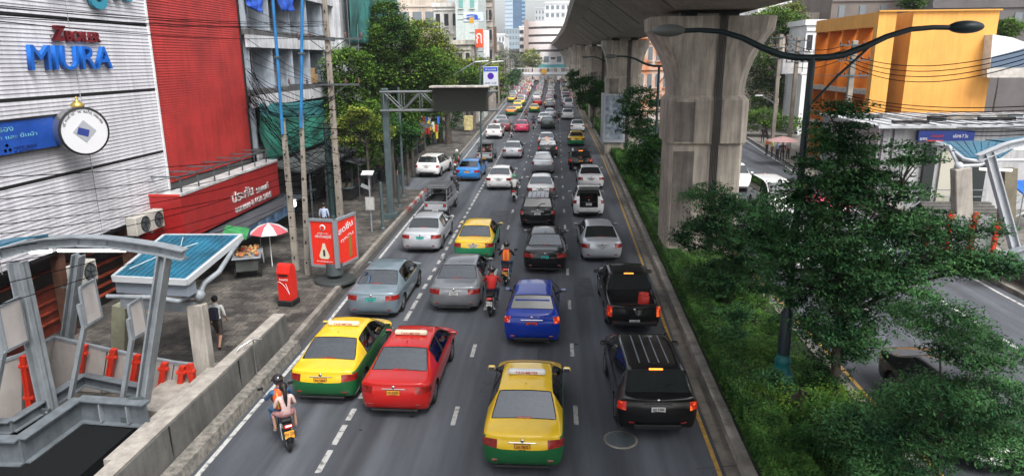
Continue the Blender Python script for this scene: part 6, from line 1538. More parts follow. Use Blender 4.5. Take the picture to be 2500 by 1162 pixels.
# low white building with blue fascia sign
Yw = 42.0
wl = PY(2150, 300, Yw); 
t = thing('white_shop', 'low white building with a cluttered flat roof and a dark doorway', 'building', (wl.x, Yw, 0))
zr2 = PY(2250, 312, Yw).z
b = MB(); b.box((wl.x+11, Yw+4.5, zr2/2), (22, 8.9, zr2), mat('shop render', (.5, .5, .5), .8, var=.1, scale=.8, streak=.35)); own(b.build('wall'), t)
b = MB(); b.box((wl.x+11, Yw+4.3, zr2+.08), (22.6, 9.6, .16), mat('pale roof sheet', (.45, .46, .48), .6, var=.3, scale=.7, streak=.2))
for k in range(26): b.box((wl.x+.4+k*.85, Yw+4.3, zr2+.19), (.06, 9.5, .06), mat('pale roof sheet', (.45, .46, .48), .6))
own(b.build('roof'), t)
b = MB()
for k in range(16): b.box((wl.x+1+random.uniform(0, 18), Yw+random.uniform(.6, 6), zr2+.28), (random.uniform(.6, 3.2), random.uniform(.1, .5), random.uniform(.08, .25)), random.choice([black_m, steel_dk, white_p, kerbstone]))
own(b.build('roof_clutter'), t)
b = MB(); 
for x, w in ((.35, .3), (1.1, .55)): b.box((wl.x+x, Yw-.06, zr2/2), (w, .12, zr2-.1), mat('grey pilaster', (.25, .25, .26), .7))
own(b.build('pilaster'), t)
xd = PY(2265, 400, Yw).x
b = MB(); b.box((xd, Yw-.1, 2.0), (.6, .25, 4.0), mat('door dark', (.03, .035, .035), .4)); b.box((xd+2.4, Yw-.06, 1.9), (1.8, .15, 3.4), mat('door dark', (.03, .035, .035), .4)); b.box((xd+1.1, Yw-.05, 1.9), (.8, .12, 3.4), mat('cream', (.5, .48, .4), .6)); own(b.build('doorway'), t)
b = MB()
for z in (.6, 1.0, 1.4): b.bar((xd+.4, Yw-.5, z), (xd+3.2, Yw-.5, z), .05, .05, steel); b.bar((xd-1.6, Yw-1.4, z-.3), (xd-.4, Yw-.5, z+.1), .05, .05, steel)
for z in (.8, 1.2, 1.6, 2.0): b.bar((xd+2.8, Yw-3.5, z-.5), (xd+5.2, Yw-2.5, z+.15), .06, .06, white_p)
own(b.build('stair_rail'), t)
b = MB()
for k in range(5): b.box((xd+1.6, Yw-.5-k*.32, .62-k*.12), (4, .34, .12), conc_wall)
own(b.build('steps'), t)
a, c = PY(2240, 345, Yw-.4), PY(2376, 345, Yw-.4); hh = PY(2300, 320, Yw-.4).z-a.z
t = thing('fascia_sign', 'dark blue fascia sign with white and red lettering over the doorway', 'sign', (a.x, Yw-.4, a.z))
b = MB(); b.box(((a.x+c.x)/2, Yw-.3, a.z+hh/2), (c.x-a.x, .3, hh), mat('fascia blue', (.012, .03, .16), .4)); own(b.build('board'), t)
w_ = c.x-a.x
fit_text('ธนาคาร', (a.x+w_*.03, Yw-.455, a.z+hh*.1), (a.x+w_*.16, Yw-.455, a.z+hh*.1), (0, 0, 1), hh*.25, inkw, t, ext=.004); fit_text('เปิดบัญชีฟรี', (a.x+w_*.22, Yw-.455, a.z+hh*.35), (a.x+w_*.45, Yw-.455, a.z+hh*.35), (0, 0, 1), hh*.3, mat('sign red ink', (.45, .03, .02), .5), t, ext=.004); fit_text('บริการ 7 วัน', (a.x+w_*.62, Yw-.455, a.z+hh*.35), (a.x+w_*.88, Yw-.455, a.z+hh*.35), (0, 0, 1), hh*.35, inkw, t, ext=.004)
b = MB(); b.box((a.x+w_*.3, Yw-.46, a.z+hh*.06), (w_*.3, .01, hh*.1), mat('sign red ink', (.45, .03, .02), .5)); own(b.build('stripe'), t)
# second white wall, far right
t = thing('white_wall', 'long white boundary wall behind the right-hand shelter', 'wall', (26, 40, 0))
w0 = G(2340, 470, .15); b = MB(); b.prism([(w0.x, w0.y, 0), (w0.x+14, w0.y-1.2, 0), (w0.x+14, w0.y-1.2, 2.7), (w0.x, w0.y, 2.7)], (0, .3, 0), white_p); own(b.build('wall'), t)
b = MB(); b.bar((w0.x, w0.y+.12, 2.75), (w0.x+14, w0.y-1.08, 2.75), .5, .12, conc_lt); own(b.build('coping'), t)
# right stair portal and shelter
t = thing('stair_portal', 'grey steel stair portal with arched beam at the right edge', 'stair portal', (18, 27, 0))
Yr = 27.5; pale_steel = mat('pale steel', (.42, .44, .47), .45, var=.1)
aa = [PY(px, py, Yr) for px, py in ((2388, 386), (2420, 372), (2460, 356), (2510, 345), (2580, 345))]
b = MB()
for p, q in zip(aa, aa[1:]): b.ibeam(p, q+(q-p)*.02, .3, .26, .03, pale_steel)
own(b.build('arched_beam'), t)
a, c = PY(2478, 606, Yr), PY(2414, 374, Yr); b = MB(); b.bar(a, c, .3, .04, pale_steel, (0, 1, 0)); d = (c-a).normalized(); sx = d.cross(Vector((0, 1, 0))).normalized(); b.bar(a+sx*.14, c+sx*.14, .04, .26, pale_steel, (0, 1, 0)); b.bar(a-sx*.14, c-sx*.14, .04, .26, pale_steel, (0, 1, 0)); own(b.build('post'), t)
b = MB(); b.ibeam(PY(2430, 640, Yr-.4), PY(2560, 600, Yr-.2), .4, .5, .04, steel); own(b.build('girder'), t)
b = MB(); a, c = PY(2478, 362, Yr+.4), PY(2540, 360, Yr+.4); b.tube([a, c], .06, tube_l, 8); own(b.build('light_tube'), t)
b = MB(); b.prism([aa[2]+Vector((0, .2, .1)), aa[4]+Vector((0, .2, .1)), aa[4]+Vector((0, 1.2, .05)), aa[2]+Vector((0, 1.2, .05))], (0, 0, .05), sheet_b); own(b.build('roof_sheet'), t)
t = thing('shelter', 'blue roofed street shelter with curved white arms by the white shop', 'shelter', (22, 33, .15))
Ys = 33.0
s0, s1, s2, s3 = PY(2292, 348, Ys+3.5), PY(2356, 388, Ys), PY(2440, 386, Ys), PY(2500, 345, Ys+3.5)
b = MB(); n = 10
for k in range(n): u0, u1 = k/n, (k+.88)/n; b.prism([s1*(1-u0)+s2*u0, s1*(1-u1)+s2*u1, s0*(1-u1)+s3*u1, s0*(1-u0)+s3*u0], (0, 0, .06), sheet_b)
b.prism([s1, s2, s3, s0], (0, 0, -.04), sheet_b); own(b.build('roof_sheet'), t)
b = MB(); pg = mat('pale steel', (.42, .44, .47), .45, var=.1)
b.tube([s0+Vector((-.1, 0, 0)), s0*.75+s1*.25+Vector((-.05, 0, .06)), s0*.5+s1*.5+Vector((-.05, 0, .08)), s1+Vector((-.05, 0, -.02)), s1+Vector((.5, 0, -.1)), s2+Vector((.3, 0, -.1)), s2+Vector((2.2, 0, -.1))], .085, pg, 10)
ball = PY(2341, 406, Ys); b.tube([s0+Vector((-.25, 0, -.15)), (s0+ball)/2+Vector((.0, 0, .35)), ball], .085, pg, 10); b.tube([ball, ball+Vector((.9, 0, .05)), s2+Vector((-.4, 0, -.1))], .08, pg, 10); own(b.build('arm'), t)
b = MB(); b.sphere(ball, .2, pg, 12); own(b.build('ball_joint'), t)
b = MB(); b.bar(PY(2350, 590, Ys), PY(2346, 410, Ys), .75, .5, conc_lt, (0, 1, 0), .04); own(b.build('column'), t)
b = MB(); b.bar(PY(2455, 560, Ys+2.5), PY(2462, 412, Ys+2.5), .6, .5, mat('brown column', (.16, .14, .10), .8, var=.2), (0, 1, 0)); own(b.build('column'), t)
b = MB(); b.tube([PY(2392, 413, Ys), PY(2470, 416, Ys)], .05, tube_l, 8); own(b.build('light_tube'), t)
# flood barrier and kerb walls, right
t = thing('flood_barrier', 'white flood panels with red clamps on the right-hand pavement', 'barrier', (19, 30, 0))
Tt = [(2250, 545, 33.5), (2310, 560, 32.2), (2375, 512, 30.2), (2440, 540, 29.6)]
for k, (pa, pb, y) in enumerate((((2262, 560), (2300, 590), 33), ((2320, 520), (2372, 548), 31), ((2380, 520), (2432, 546), 30))):
    a, c = PY(*pa, y), PY(*pb, y-.6); b = MB(); b.prism([(a.x, a.y, .3), (c.x, c.y, .3), (c.x, c.y, c.z+.2), (a.x, a.y, a.z)], (0, .1, 0), white_p); own(b.build('panel'), t)
    for q in (a, c): b = MB(); b.bar((q.x, q.y-.08, .25), (q.x, q.y-.08, q.z+.05), .15, .14, redb, (0, 1, 0)); b.box((q.x, q.y-.1, .5), (.26, .15, .15), redb); b.box((q.x, q.y-.1, q.z-.15), (.26, .15, .15), redb); own(b.build('clamp'), t)
t = thing('barrier_wall', 'low concrete kerb wall along the opposite road by the shelter', 'wall', (18.4, 30, 0))
b = MB(); b.prism([(18.05, 8, 0), (18.55, 8, 0), (18.5, 8, .85), (18.1, 8, .85)], (.9, 32, 0), conc_wall); own(b.build('wall'), t)
b = MB(); b.prism([(18.02, 8, .852), (18.58, 8, .852), (18.58, 8, .9), (18.02, 8, .9)], (.9, 32, 0), conc_lt); b.prism([(18.62, 8, .2), (19.6, 8, .2), (19.6, 8, .5), (18.62, 8, .5)], (.9, 30, 0), conc_lt); own(b.build('coping'), t)
t = thing('parasol', 'bright blue vendor canopy at the right edge of the pavement', 'canopy', G(2510, 560, .15))
q = t.location; b = MB(); b.prism([(-1.1, -.8, 2.0), (1.4, -.8, 2.0), (1.4, 1.4, 2.3), (-.6, 1.4, 2.3)], (0, 0, .08), mat('vendor blue', (.01, .11, .55), .5, var=.15)); b.build('cover', t)
b = MB()
for x, y in ((-1, -.7), (1.3, -.7), (1.3, 1.3), (-.5, 1.3)): b.cyl((x, y, 0), (x, y, 2.05), .03, steel, 8)
b.tube([(-1.0, -.9, .9), (-.6, -1.1, 1.2), (.2, -1.2, 1.1), (.5, -1.1, .4)], .05, mat('dark green steel', (.03, .06, .06), .45), 8); b.build('frame', t)
# poles and cables on the right
for (px, py, tp, yy_, lab) in ((1885, 352, (1892, 85), 78, 'pale concrete pole beside the dark tree behind the nearest pier'), (1925, 365, (1933, 92), 74, 'second concrete pole behind the street lamp, carrying a white box'), (2062, 330, (2060, 100), 58, 'concrete pole in front of the orange balconies')):
    a = G(px, py, .15) if yy_ != 58 else Vector((PY(2062, 330, 50).x, 50, .15)); y = a.y; tpp = PY(*tp, y)
    t = thing('utility_pole', lab, 'utility pole', a, 0, 'concrete utility poles by the opposite road')
    b = MB(); b.bar(a, (a.x, y, tpp.z), .36, .3, polec, (0, 1, 0), .03); own(b.build('shaft'), t)
    for k in range(3):
        z = tpp.z-.3-k*1.0; b = MB(); b.bar((a.x-1.1, y-.2, z), (a.x+1.1, y-.2, z), .09, .09, steel_dk); own(b.build('crossarm'), t)
        for xx in (-1, -.5, .5, 1): b = MB(); b.lathe([(.04, 0), (.08, .08), (.04, .2), (.001, .25)], (a.x+xx, y-.2, z+.04), mat('insulator', (.12, .05, .04), .3), 8); own(b.build('insulator'), t)
t = thing('street_lamp', 'slim pale lamp arm over the opposite road behind the nearest pier', 'street lamp', G(1888, 350, .15))
q = t.location; z = PY(1850, 238, q.y).z; b = MB(); b.tube([(0, 0, 0), (0, 0, z-1.2), (-.5, 0, z-.6), (-1.6, 0, z)], .05, steel, 8); b.build('post', t); b = MB(); b.box((-1.9, 0, z+.02), (.8, .25, .12), white_p, bev=.04); b.build('lamp_head', t)
t = thing('transformer', 'white metal switch box up on the pole behind the street lamp', 'switch box', PY(1932, 160, 72))
b = MB(); b.box((0, 0, 0), (1.9, .6, 1.7), white_p, bev=.05); b.build('case', t); b = MB(); b.box((1.2, 0, -.85), (2.4, .3, .2), white_p, bev=.04); b.build('bracket', t)
for i in range(9):
    a = PY(2062+i*2, 232+i*6, 50); c = PY(2640, 250+i*9, 30+i); wire(a, c, .5+.06*i, 'black cable sagging low across the orange wall to the right', 'cables low across the orange wall', .022)
for i in range(4):
    a = PY(2062, 128+i*9, 50); c = PY(2640, 80+i*8, 30); wire(a, c, 1.1+.1*i, 'black cable sagging high across the orange wall', 'cables high across the orange wall', .022)
for i in range(4):
    wire(PY(1930, 105+i*18, 74), PY(2062, 112+i*10, 50), .5, 'thin cable between the right-hand poles', 'cables between the right-hand poles', .025)
for i in range(3):
    wire(PY(1890, 100+i*20, 78), PY(1930, 108+i*18, 74), .2, 'short cable joining the two poles behind the nearest pier', 'short cables behind the pier', .025)

# ---------------------------------------------------------------- far buildings
def block(px0, px1, ptop, Y, depth, m, label, floors=0, cols=0, winm=None, base=-1, name='building', band=None, ww=.6, fh=3.3, rz=0, z0=None, frame=None):
    a, c = PY(px0, ptop, Y), PY(px1, ptop, Y); x0, x1, zt_ = a.x, c.x, (a.z+c.z)/2
    t = thing(name, label, 'building', ((x0+x1)/2, Y, 0))
    b = MB(); b.box((0, depth/2, zt_/2), (x1-x0, depth, zt_), m); b.build('wall', t)
    b = MB(); b.box((0, depth/2, zt_+.3), (x1-x0+.5, depth+.5, .6), band or m); b.build('parapet', t)
    if cols:
        nf = floors or int((zt_-2)/fh); cw = (x1-x0)/cols
        for f in range(nf):
            z = zt_-1.9-f*fh
            if z < (z0 or 5): break
            for k in range(cols):
                x = -(x1-x0)/2+cw*(k+.5); b = MB(); b.box((x, -.04, z), (cw*ww, .1, fh*.5), winm or dkw); w_ = b.build('window', t)
                b = MB(); b.box((x, -.1, z-fh*.28), (cw*ww+.2, .22, .14), band or m); b.build('sill', w_)
            b = MB(); b.box((0, -.08, z+fh*.42), (x1-x0, .16, .25), band or m); b.build('string_course', t)
    return t, x0, x1, zt_
beige = mat('beige render', (.60, .51, .43), .85, var=.2, scale=.3, streak=.3); pale = mat('pale render', (.68, .66, .62), .85, var=.15, scale=.3, streak=.3); palew = mat('white block', (.75, .76, .76), .8, var=.1, scale=.2, streak=.2)
wing = mat('window grey', (.16, .19, .21), .2, coat=.5); wint = mat('window teal', (.15, .36, .34), .3)
block(905, 1062, -60, 120, 12, beige, 'beige apartment block with wide grey windows above the left trees', 0, 5, wing, ww=.7, fh=5.2, band=mat('pale band', (.5, .46, .4), .8))
block(1058, 1120, 18, 112, 12, pale, 'stained pale narrow block right of the beige apartments', 0, 3, dkw, fh=3.6, ww=.5)
block(1110, 1166, -40, 104, 12, mat('pale mint', (.5, .56, .54), .8, var=.1, streak=.15), 'pale mint block with a teal window carrying the white shop sign', 1, 2, wint, fh=5.5, ww=.35)
block(1160, 1201, -40, 128, 5, mat('cluttered grey', (.28, .25, .22), .85, var=.5, scale=.6), 'grey block with cluttered balconies at the end of the left row', 0, 4, dkw, fh=3.4, ww=.6)
block(1045, 1150, 110, 96, 8, mat('stained cream', (.40, .37, .32), .85, var=.4, scale=.8, streak=.4), 'stained low cream building behind the trees below the shop sign', 0, 6, dkw, fh=3.2, ww=.5)
block(1200, 1232, 86, 330, 30, palew, 'small pale distant building left of the blue tower', 0, 4, wing, ww=.6)
# blue glass tower
a, c = PY(1232, 0, 620), PY(1282, 0, 620)
t = thing('tower', 'tall blue glass tower with a pale ribbed left side', 'tower', (a.x, 620, 0)); w_ = c.x-a.x
b = MB(); b.box((w_*.7, 9, 60), (w_*.6, 18, 120), mat('tower glass', (.03, .10, .20), .15, coat=1, var=.2, scale=.1)); b.build('glass_wall', t)
b = MB(); b.box((w_*.2, 8, 58), (w_*.4, 16, 116), mat('tower pale', (.42, .5, .58), .5)); b.build('pale_wall', t)
b = MB()
for k in range(34): b.box((w_*.92, -.05, 8+k*3.3), (w_*.16, .3, 1.2), mat('tower band', (.22, .36, .48), .4)); b.box((w_*.2, -.05, 8+k*3.3), (w_*.38, .3, .9), mat('tower window', (.25, .33, .42), .3))
b.build('floor_bands', t)
block(1228, 1286, 72, 560, 30, mat('podium glass', (.30, .38, .44), .4), 'blue grey podium block below the glass tower', 0, 8, wing, fh=4.5, ww=.7)
# curved white parking-like block with ribbon floors
a, c = PY(1288, 60, 300), PY(1420, 60, 300)
t = thing('ribbon_building', 'pinkish white curved building with dark ribbon openings on every floor', 'building', (a.x, 300, 0)); w_ = c.x-a.x
zt4 = PY(1300, 52, 300).z; wpk = mat('pinkish white', (.82, .75, .74), .75, var=.08, scale=.2); n = 14
def arc(r0, z0_, z1_, m, x0=0, x1=1, dy=0, nm='floor'):
    b = MB(); P0 = []
    for i in range(n+1): u = x0+(x1-x0)*i/n; P0.append((u*w_, 10*(u-.5)**2*2+dy))
    for (xa, ya_), (xb, yb_) in zip(P0, P0[1:]): b.prism([(xa, ya_, z0_), (xb, yb_, z0_), (xb, yb_, z1_), (xa, ya_, z1_)], (0, 14, 0), m)
    return b.build(nm, t)
zs = zt4
for k in range(8): arc(0, zs-2.2, zs, wpk); arc(0, zs-3.1, zs-2.2, mat('ribbon dark', (.09, .085, .085), .6), dy=.5, nm='ribbon_opening'); zs -= 3.1
b = MB(); b.box((-.6, 2, zt4/2), (1.6, 6, zt4+1), mat('brown shaft', (.32, .24, .2), .8)); b.build('shaft', t)
block(1268, 1290, 68, 320, 20, wpk, 'lower stepped wing left of the ribbon building', 0, 2, dkw, fh=3.1, ww=.9)
block(1330, 1420, 8, 330, 20, palew, 'white set-back floors with railings on top of the ribbon building', 0, 7, wing, ww=.6)
block(1306, 1345, 22, 420, 20, mat('far grey', (.5, .52, .54), .8), 'pale distant tower behind the ribbon building', 0, 5, wing, ww=.5)
# signs on the left row
def vsign(px0, px1, py0, py1, Y, col, label, s=None, sc=white_p, dep=.5, name='shop_sign'):
    a, c = PY(px0, py1, Y), PY(px1, py0, Y); t = thing(name, label, 'sign', (a.x, Y, a.z))
    b = MB(); b.box(((c.x-a.x)/2, 0, (c.z-a.z)/2), (c.x-a.x, dep, c.z-a.z), col, bev=.03); b.build('board', t)
    b = MB(); b.bar((-.8, 0, (c.z-a.z)*.8), (0, 0, (c.z-a.z)*.8), .1, .1, steel_dk); b.bar((-.8, 0, (c.z-a.z)*.2), (0, 0, (c.z-a.z)*.2), .1, .1, steel_dk); b.build('bracket', t)
    if s:
        w_ = c.x-a.x; h_ = c.z-a.z; fit_text(s, (a.x+w_*.15, Y-dep/2-.03, a.z+h_*.22), (a.x+w_*.85, Y-dep/2-.03, a.z+h_*.22), (0, 0, 1), h_*.56, sc, t, ext=.02)
    return t
vsign(1161, 1179, 72, 117, 100, mat('sign orange red', (.75, .09, .03), .4), 'orange red vertical sign with a white Thai letter in the distant row', 'ก')
vsign(1181, 1194, 75, 140, 101, white_p, 'tall blank white vertical sign right of the orange red one')
vsign(1132, 1180, 31, 54, 100, mat('sign pale', (.55, .6, .68), .4), 'white horizontal sign with blue letters high in the distant row', 'a', mat('sign blue', (.02, .09, .5), .4))
vsign(1146, 1156, 44, 58, 98, mat('sign amber', (.55, .3, .03), .4), 'small amber square sign below the white horizontal sign')
vsign(1202, 1212, 66, 130, 130, mat('sign brown', (.12, .08, .06), .4), 'narrow dark brown vertical sign at the end of the left row')
vsign(1134, 1154, 283, 318, 84, mat('poster yellow', (.5, .42, .2), .5, var=.3, scale=3), 'yellowish poster panel standing on the left pavement')
# footbridge and its underside
Yb2 = 238.0; a, c = PY(1250, 183, Yb2), PY(1410, 183, Yb2); z0_, z1_ = PY(1320, 186, Yb2).z, PY(1320, 167, Yb2).z
t = thing('footbridge', 'distant white footbridge spanning the jammed lanes', 'footbridge', ((a.x+c.x)/2, Yb2, 0))
b = MB(); b.box(((a.x+c.x)/2, Yb2, z0_+.3), (c.x-a.x, 2.6, .6), mat('bridge grey', (.3, .31, .32), .7)); own(b.build('deck'), t)
b = MB(); b.box(((a.x+c.x)/2, Yb2-1.32, z0_+.9), (c.x-a.x+.6, .1, .75), white_p); b.box(((a.x+c.x)/2, Yb2-1.32, z1_), (c.x-a.x+.6, .12, .2), white_p)
for k in range(22): b.box((a.x+(c.x-a.x)*k/21, Yb2-1.34, (z0_+z1_)/2+.6), (.12, .14, z1_-z0_-1.2), white_p)
own(b.build('railing'), t)
for x in (a.x+.5, c.x-.5, (a.x*.1+c.x*.9)): b = MB(); b.box((x, Yb2, z0_/2), (.8, 1.0, z0_+1), conc); own(b.build('column'), t)
t = thing('road_sign', 'small amber diamond sign hung on the distant footbridge', 'road sign', PY(1328, 175, Yb2-1.6)); b = MB(); b.box((0, 0, 0), (1.6, .1, 1.6), mat('sign amber', (.55, .3, .03), .4), Matrix.Rotation(R(45), 3, 'Y')); b.build('plate', t)
b = MB(); b.bar((0, .1, -1.2), (0, .1, 1), .1, .1, steel); b.build('bracket', t)
# station mouths beyond the footbridge
t = thing('station', 'far railway station ends with two white rounded mouths over a teal fascia', 'station', (PY(1350, 150, 285).x, 285, 0))
for px0, px1 in ((1322, 1346), (1354, 1376)):
    a, c = PY(px0, 158, 285), PY(px1, 130, 285); w_ = c.x-a.x; ap = [(a.x, 285, a.z), (c.x, 285, a.z)]+[(a.x+w_/2+w_/2*math.cos(R(u)), 285, a.z+(c.z-a.z)*math.sin(R(u))) for u in range(15, 180, 15)]
    b = MB(); b.prism(ap, (0, 10, 0), white_p); own(b.build('hall'), t)
    b = MB(); b.box((a.x+w_/2, 284.9, a.z+(c.z-a.z)*.45), (w_*.5, .2, (c.z-a.z)*.5), wing); own(b.build('glazing'), t)
a, c = PY(1310, 166, 284), PY(1385, 158, 284); b = MB(); b.box(((a.x+c.x)/2, 287, (a.z+c.z)/2), (c.x-a.x, 6, c.z-a.z), mat('teal fascia', (.1, .38, .42), .5)); own(b.build('fascia'), t)
b = MB()
for k in range(4): b.box((a.x+(c.x-a.x)*(k+.5)/4, 287, a.z/2), (1, 2, a.z), conc)
own(b.build('column'), t)
# right background
brn = mat('brown cladding', (.17, .14, .125), .7, var=.2, scale=.25)
block(2040, 2300, -80, 96, 16, brn, 'tall brown clad tower behind the orange building', 0, 5, wing, fh=3.6, ww=.28, z0=14)
block(2290, 2600, -80, 88, 16, mat('darker cladding', (.11, .10, .10), .7, var=.2, scale=.25), 'darker grey brown tower at the upper right corner', 0, 5, wing, fh=4.2, ww=.3, z0=12)
t, x0, x1, z = block(1850, 1985, 40, 130, 14, mat('cream far block', (.5, .42, .36), .8, var=.1), 'cream far block with an arched white roof behind the green trees', 0, 6, wing, ww=.5)
t = thing('arched_roof', 'white arched roof with a teal edge above the far cream block', 'roof', PY(1950, 40, 120)); w_ = 12
ap = [PY(px, py, 120) for px, py in ((1850, 22), (1905, 2), (1950, -6), (1995, 8), (2025, 36), (2010, 36), (1985, 18), (1950, 6), (1905, 12), (1850, 32))]
b = MB(); b.prism(ap, (0, 8, 0), white_p); own(b.build('vault'), t); b = MB(); ap = [PY(px, py, 119.5) for px, py in ((1975, 40), (2035, 34), (2035, 24), (1975, 32))]; b.prism(ap, (0, 1, 0), mat('teal fascia', (.1, .38, .42), .5)); own(b.build('edge'), t)
block(1970, 2012, 62, 84, 6, palew, 'small white block with a dark window beside the orange building', 1, 2, dkw, ww=.6, z0=3)
t, x0, x1, z = block(1560, 1640, 95, 96, 10, mat('red orange far', (.55, .18, .05), .7, col2=(.6, .55, .5), scale=.6), 'orange and white building seen between the first two piers', 0, 4, wing, fh=3.5, ww=.5)
block(1645, 1860, 60, 150, 12, beige, 'far beige block hidden behind the nearest pier', 0, 8, wing, ww=.5)

# ---------------------------------------------------------------- trees
def T(px, py, Y, *lobes, **k):
    """crown lobes given where the photo shows them, at depth Y; trunk foot below their middle"""
    L = []; s = None
    for (lx, ly, r, ry) in lobes:
        c = PY(lx, ly, Y); sc = (PY(lx+100, ly, Y)-c).length/100; L.append((c.x, c.z, r*sc, ry*sc))
    fx = PY(px, py, Y).x if px else sum(l[0] for l in L)/len(L)
    z0 = k.pop('z0', .15); rr_ = random.Random(k.get('seed', 1)); dpt = k.pop('dpt', .8)
    lob = [(x-fx, rr_.uniform(-.35, .35)*r, z-z0, r, r*dpt, h) for x, z, r, h in L]
    return tree((fx, Y, z0), lob, **k)
gl = 'street trees on the left pavement'
T(985, 400, 56, (860, 120, 70, 55), (950, 95, 75, 55), (900, 200, 95, 70), (985, 175, 80, 55), (1020, 240, 55, 45), (940, 40, 40, 40), (830, 180, 50, 50), (900, 260, 70, 50), (1045, 170, 58, 50), (1060, 235, 45, 42), (960, 285, 75, 45), (830, 110, 45, 40), label='biggest leafy street tree beside the message board gantry', m=lf_green, n=115000, leaf=.21, trunk=.24, seed=11, group=gl, cr=1.0, th=6, flatten=.4, per=70)
T(865, 400, 47, (850, 170, 55, 50), (840, 250, 50, 55), (900, 300, 50, 50), (870, 370, 50, 40), label='dark tree right behind the tall concrete pole', m=lf_green, n=36000, leaf=.19, trunk=.2, seed=12, group=gl, cr=.8, th=4.5, flatten=.5)
T(905, 420, 50, (920, 300, 50, 45), (880, 350, 45, 40), (960, 340, 40, 40), (830, 320, 40, 50), label='dark dense street tree hanging low behind the cable tangle', m=lf_dark, n=26000, leaf=.2, trunk=.2, seed=25, group=gl, cr=.8, th=4, flatten=.4)
T(900, 420, 43, (888, 285, 46, 24), (845, 330, 30, 22), (935, 320, 26, 20), (820, 300, 22, 18), label='loose yellow green foliage in front of the dark tree', m=lf_lime, n=4200, leaf=.2, trunk=.1, seed=13, group=gl, cr=.45, th=4.0, flatten=.45)
T(1075, 370, 76, (1040, 90, 52, 40), (1075, 140, 42, 38), (1000, 130, 50, 40), (1060, 200, 40, 40), label='yellowish crowned tree behind the message board', m=lf_lime, n=24000, leaf=.27, trunk=.3, seed=14, group=gl, cr=1.0, th=7, flatten=.4)
T(1095, 365, 75, (1085, 270, 42, 50), (1040, 310, 36, 40), (1000, 280, 36, 40), label='dark leafy tree under the message board', m=lf_dark, n=13000, leaf=.24, trunk=.34, seed=15, group=gl, cr=.8, th=3.5)
T(1140, 260, 88, (1130, 190, 40, 30), (1170, 210, 35, 26), (1110, 230, 30, 24), label='bright green tree just left of the blue banded road sign', m=lf_green, n=16000, leaf=.27, trunk=.2, seed=16, group=gl, cr=1.0, th=5)
T(1150, 240, 93, (1160, 165, 40, 22), (1110, 170, 26, 20), (1190, 180, 30, 18), label='lime tree tops behind the road sign', m=lf_lime, n=12000, leaf=.27, trunk=.2, seed=17, group=gl, cr=1.2, th=6)
T(1215, 230, 150, (1212, 180, 22, 40), (1225, 215, 18, 30), label='slim dark green tree right of the road sign', m=lf_green, n=5000, leaf=.42, trunk=.2, seed=18, group=gl, cr=1.2, th=5)
T(1260, 220, 255, (1240, 145, 26, 28), (1262, 155, 22, 26), (1230, 175, 20, 24), label='greyish bare-looking tree before the ribbon building', m=lf_grey, n=4500, leaf=.6, trunk=.25, seed=19, group=gl, cr=2.0, th=7)
T(1300, 220, 262, (1292, 140, 26, 20), (1310, 150, 16, 18), (1275, 160, 20, 18), label='yellow green tree before the ribbon building', m=lf_lime, n=4000, leaf=.65, trunk=.25, seed=20, group=gl, cr=2.2, th=7)
for i, (px, py, Y, r) in enumerate(((1240, 196, 190, 14), (1252, 188, 215, 12), (1262, 180, 226, 10))):
    T(px, py, Y, (px, py, r, r*1.2), label='small dark tree along the far left pavement', m=lf_dark, n=1600, leaf=.5, trunk=.15, seed=30+i, group=gl, cr=1.4)
for i, (px, Y) in enumerate(((990, 50), (1003, 54), (955, 45))):   # bare dark trunks under the big crowns
    T(px, 300, Y, (px, 320, 24, 18), label='thin dark trunked tree in the row behind the gantry post', m=lf_dark, n=1500, leaf=.2, trunk=.11, seed=40+i, group=gl, cr=.6, th=4)
gm = 'trees growing in the median'
# foreground median trees
T(2050, 800, 17.0, (2045, 300, 75, 70), (2060, 400, 120, 70), (1990, 480, 120, 60), (2150, 470, 130, 55), (2030, 590, 170, 75), (2230, 560, 130, 60), (2320, 640, 110, 55), (2120, 690, 170, 75), (1950, 700, 110, 65), (2420, 650, 90, 38), (2400, 560, 60, 35), (2230, 380, 60, 35), (1900, 580, 100, 60), (2050, 790, 120, 50), (2080, 860, 80, 40), label='big cone-shaped feathery tree right of the street lamp', m=lf_med, n=82000, leaf=.11, trunk=.12, seed=51, group=gm, cr=.46, th=2.6, flatten=.18, per=80, z0=.2, shell=.2, asp=2.4, dpt=.5)
T(1868, 760, 24, (1740, 490, 75, 40), (1800, 540, 105, 55), (1730, 580, 90, 50), (1850, 620, 90, 60), (1780, 680, 90, 50), (1870, 520, 60, 50), label='feathery tree in front of the nearest pier foot', m=lf_med, n=42000, leaf=.12, trunk=.08, seed=52, group=gm, cr=.4, th=2.2, flatten=.28, per=50, z0=.2, asp=2.8, shell=.35)
T(2300, 1100, 12.3, (2300, 780, 110, 45), (2400, 870, 120, 45), (2290, 960, 120, 40), (2440, 980, 130, 55), (2300, 1060, 190, 60), (2090, 1040, 90, 50), (2480, 1100, 130, 60), (2180, 1120, 150, 50), label='nearest light feathery tree in the lower right corner', m=lf_med, n=50000, leaf=.085, trunk=.05, seed=53, group=gm, cr=.32, th=1.6, flatten=.3, per=40, z0=.2, asp=3, shell=.3)
T(1960, 900, 16.2, (1880, 1000, 90, 50), (1950, 1080, 110, 60), (1850, 1100, 70, 50), (2040, 1000, 100, 60), (2100, 1110, 90, 50), label='low bushy tree at the foot of the street lamp', m=lf_green, n=22000, leaf=.075, trunk=.05, seed=54, group=gm, cr=.3, th=.8, flatten=.4, per=40, z0=.2, shell=.3)
T(1575, 420, 52, (1560, 250, 55, 38), (1540, 300, 45, 35), (1590, 330, 50, 40), (1580, 400, 40, 50), label='dark feathery tree between the second pier and the nearest pier', m=lf_med, n=15000, leaf=.2, trunk=.12, seed=55, group=gm, cr=.7, th=3, flatten=.35, z0=.2)
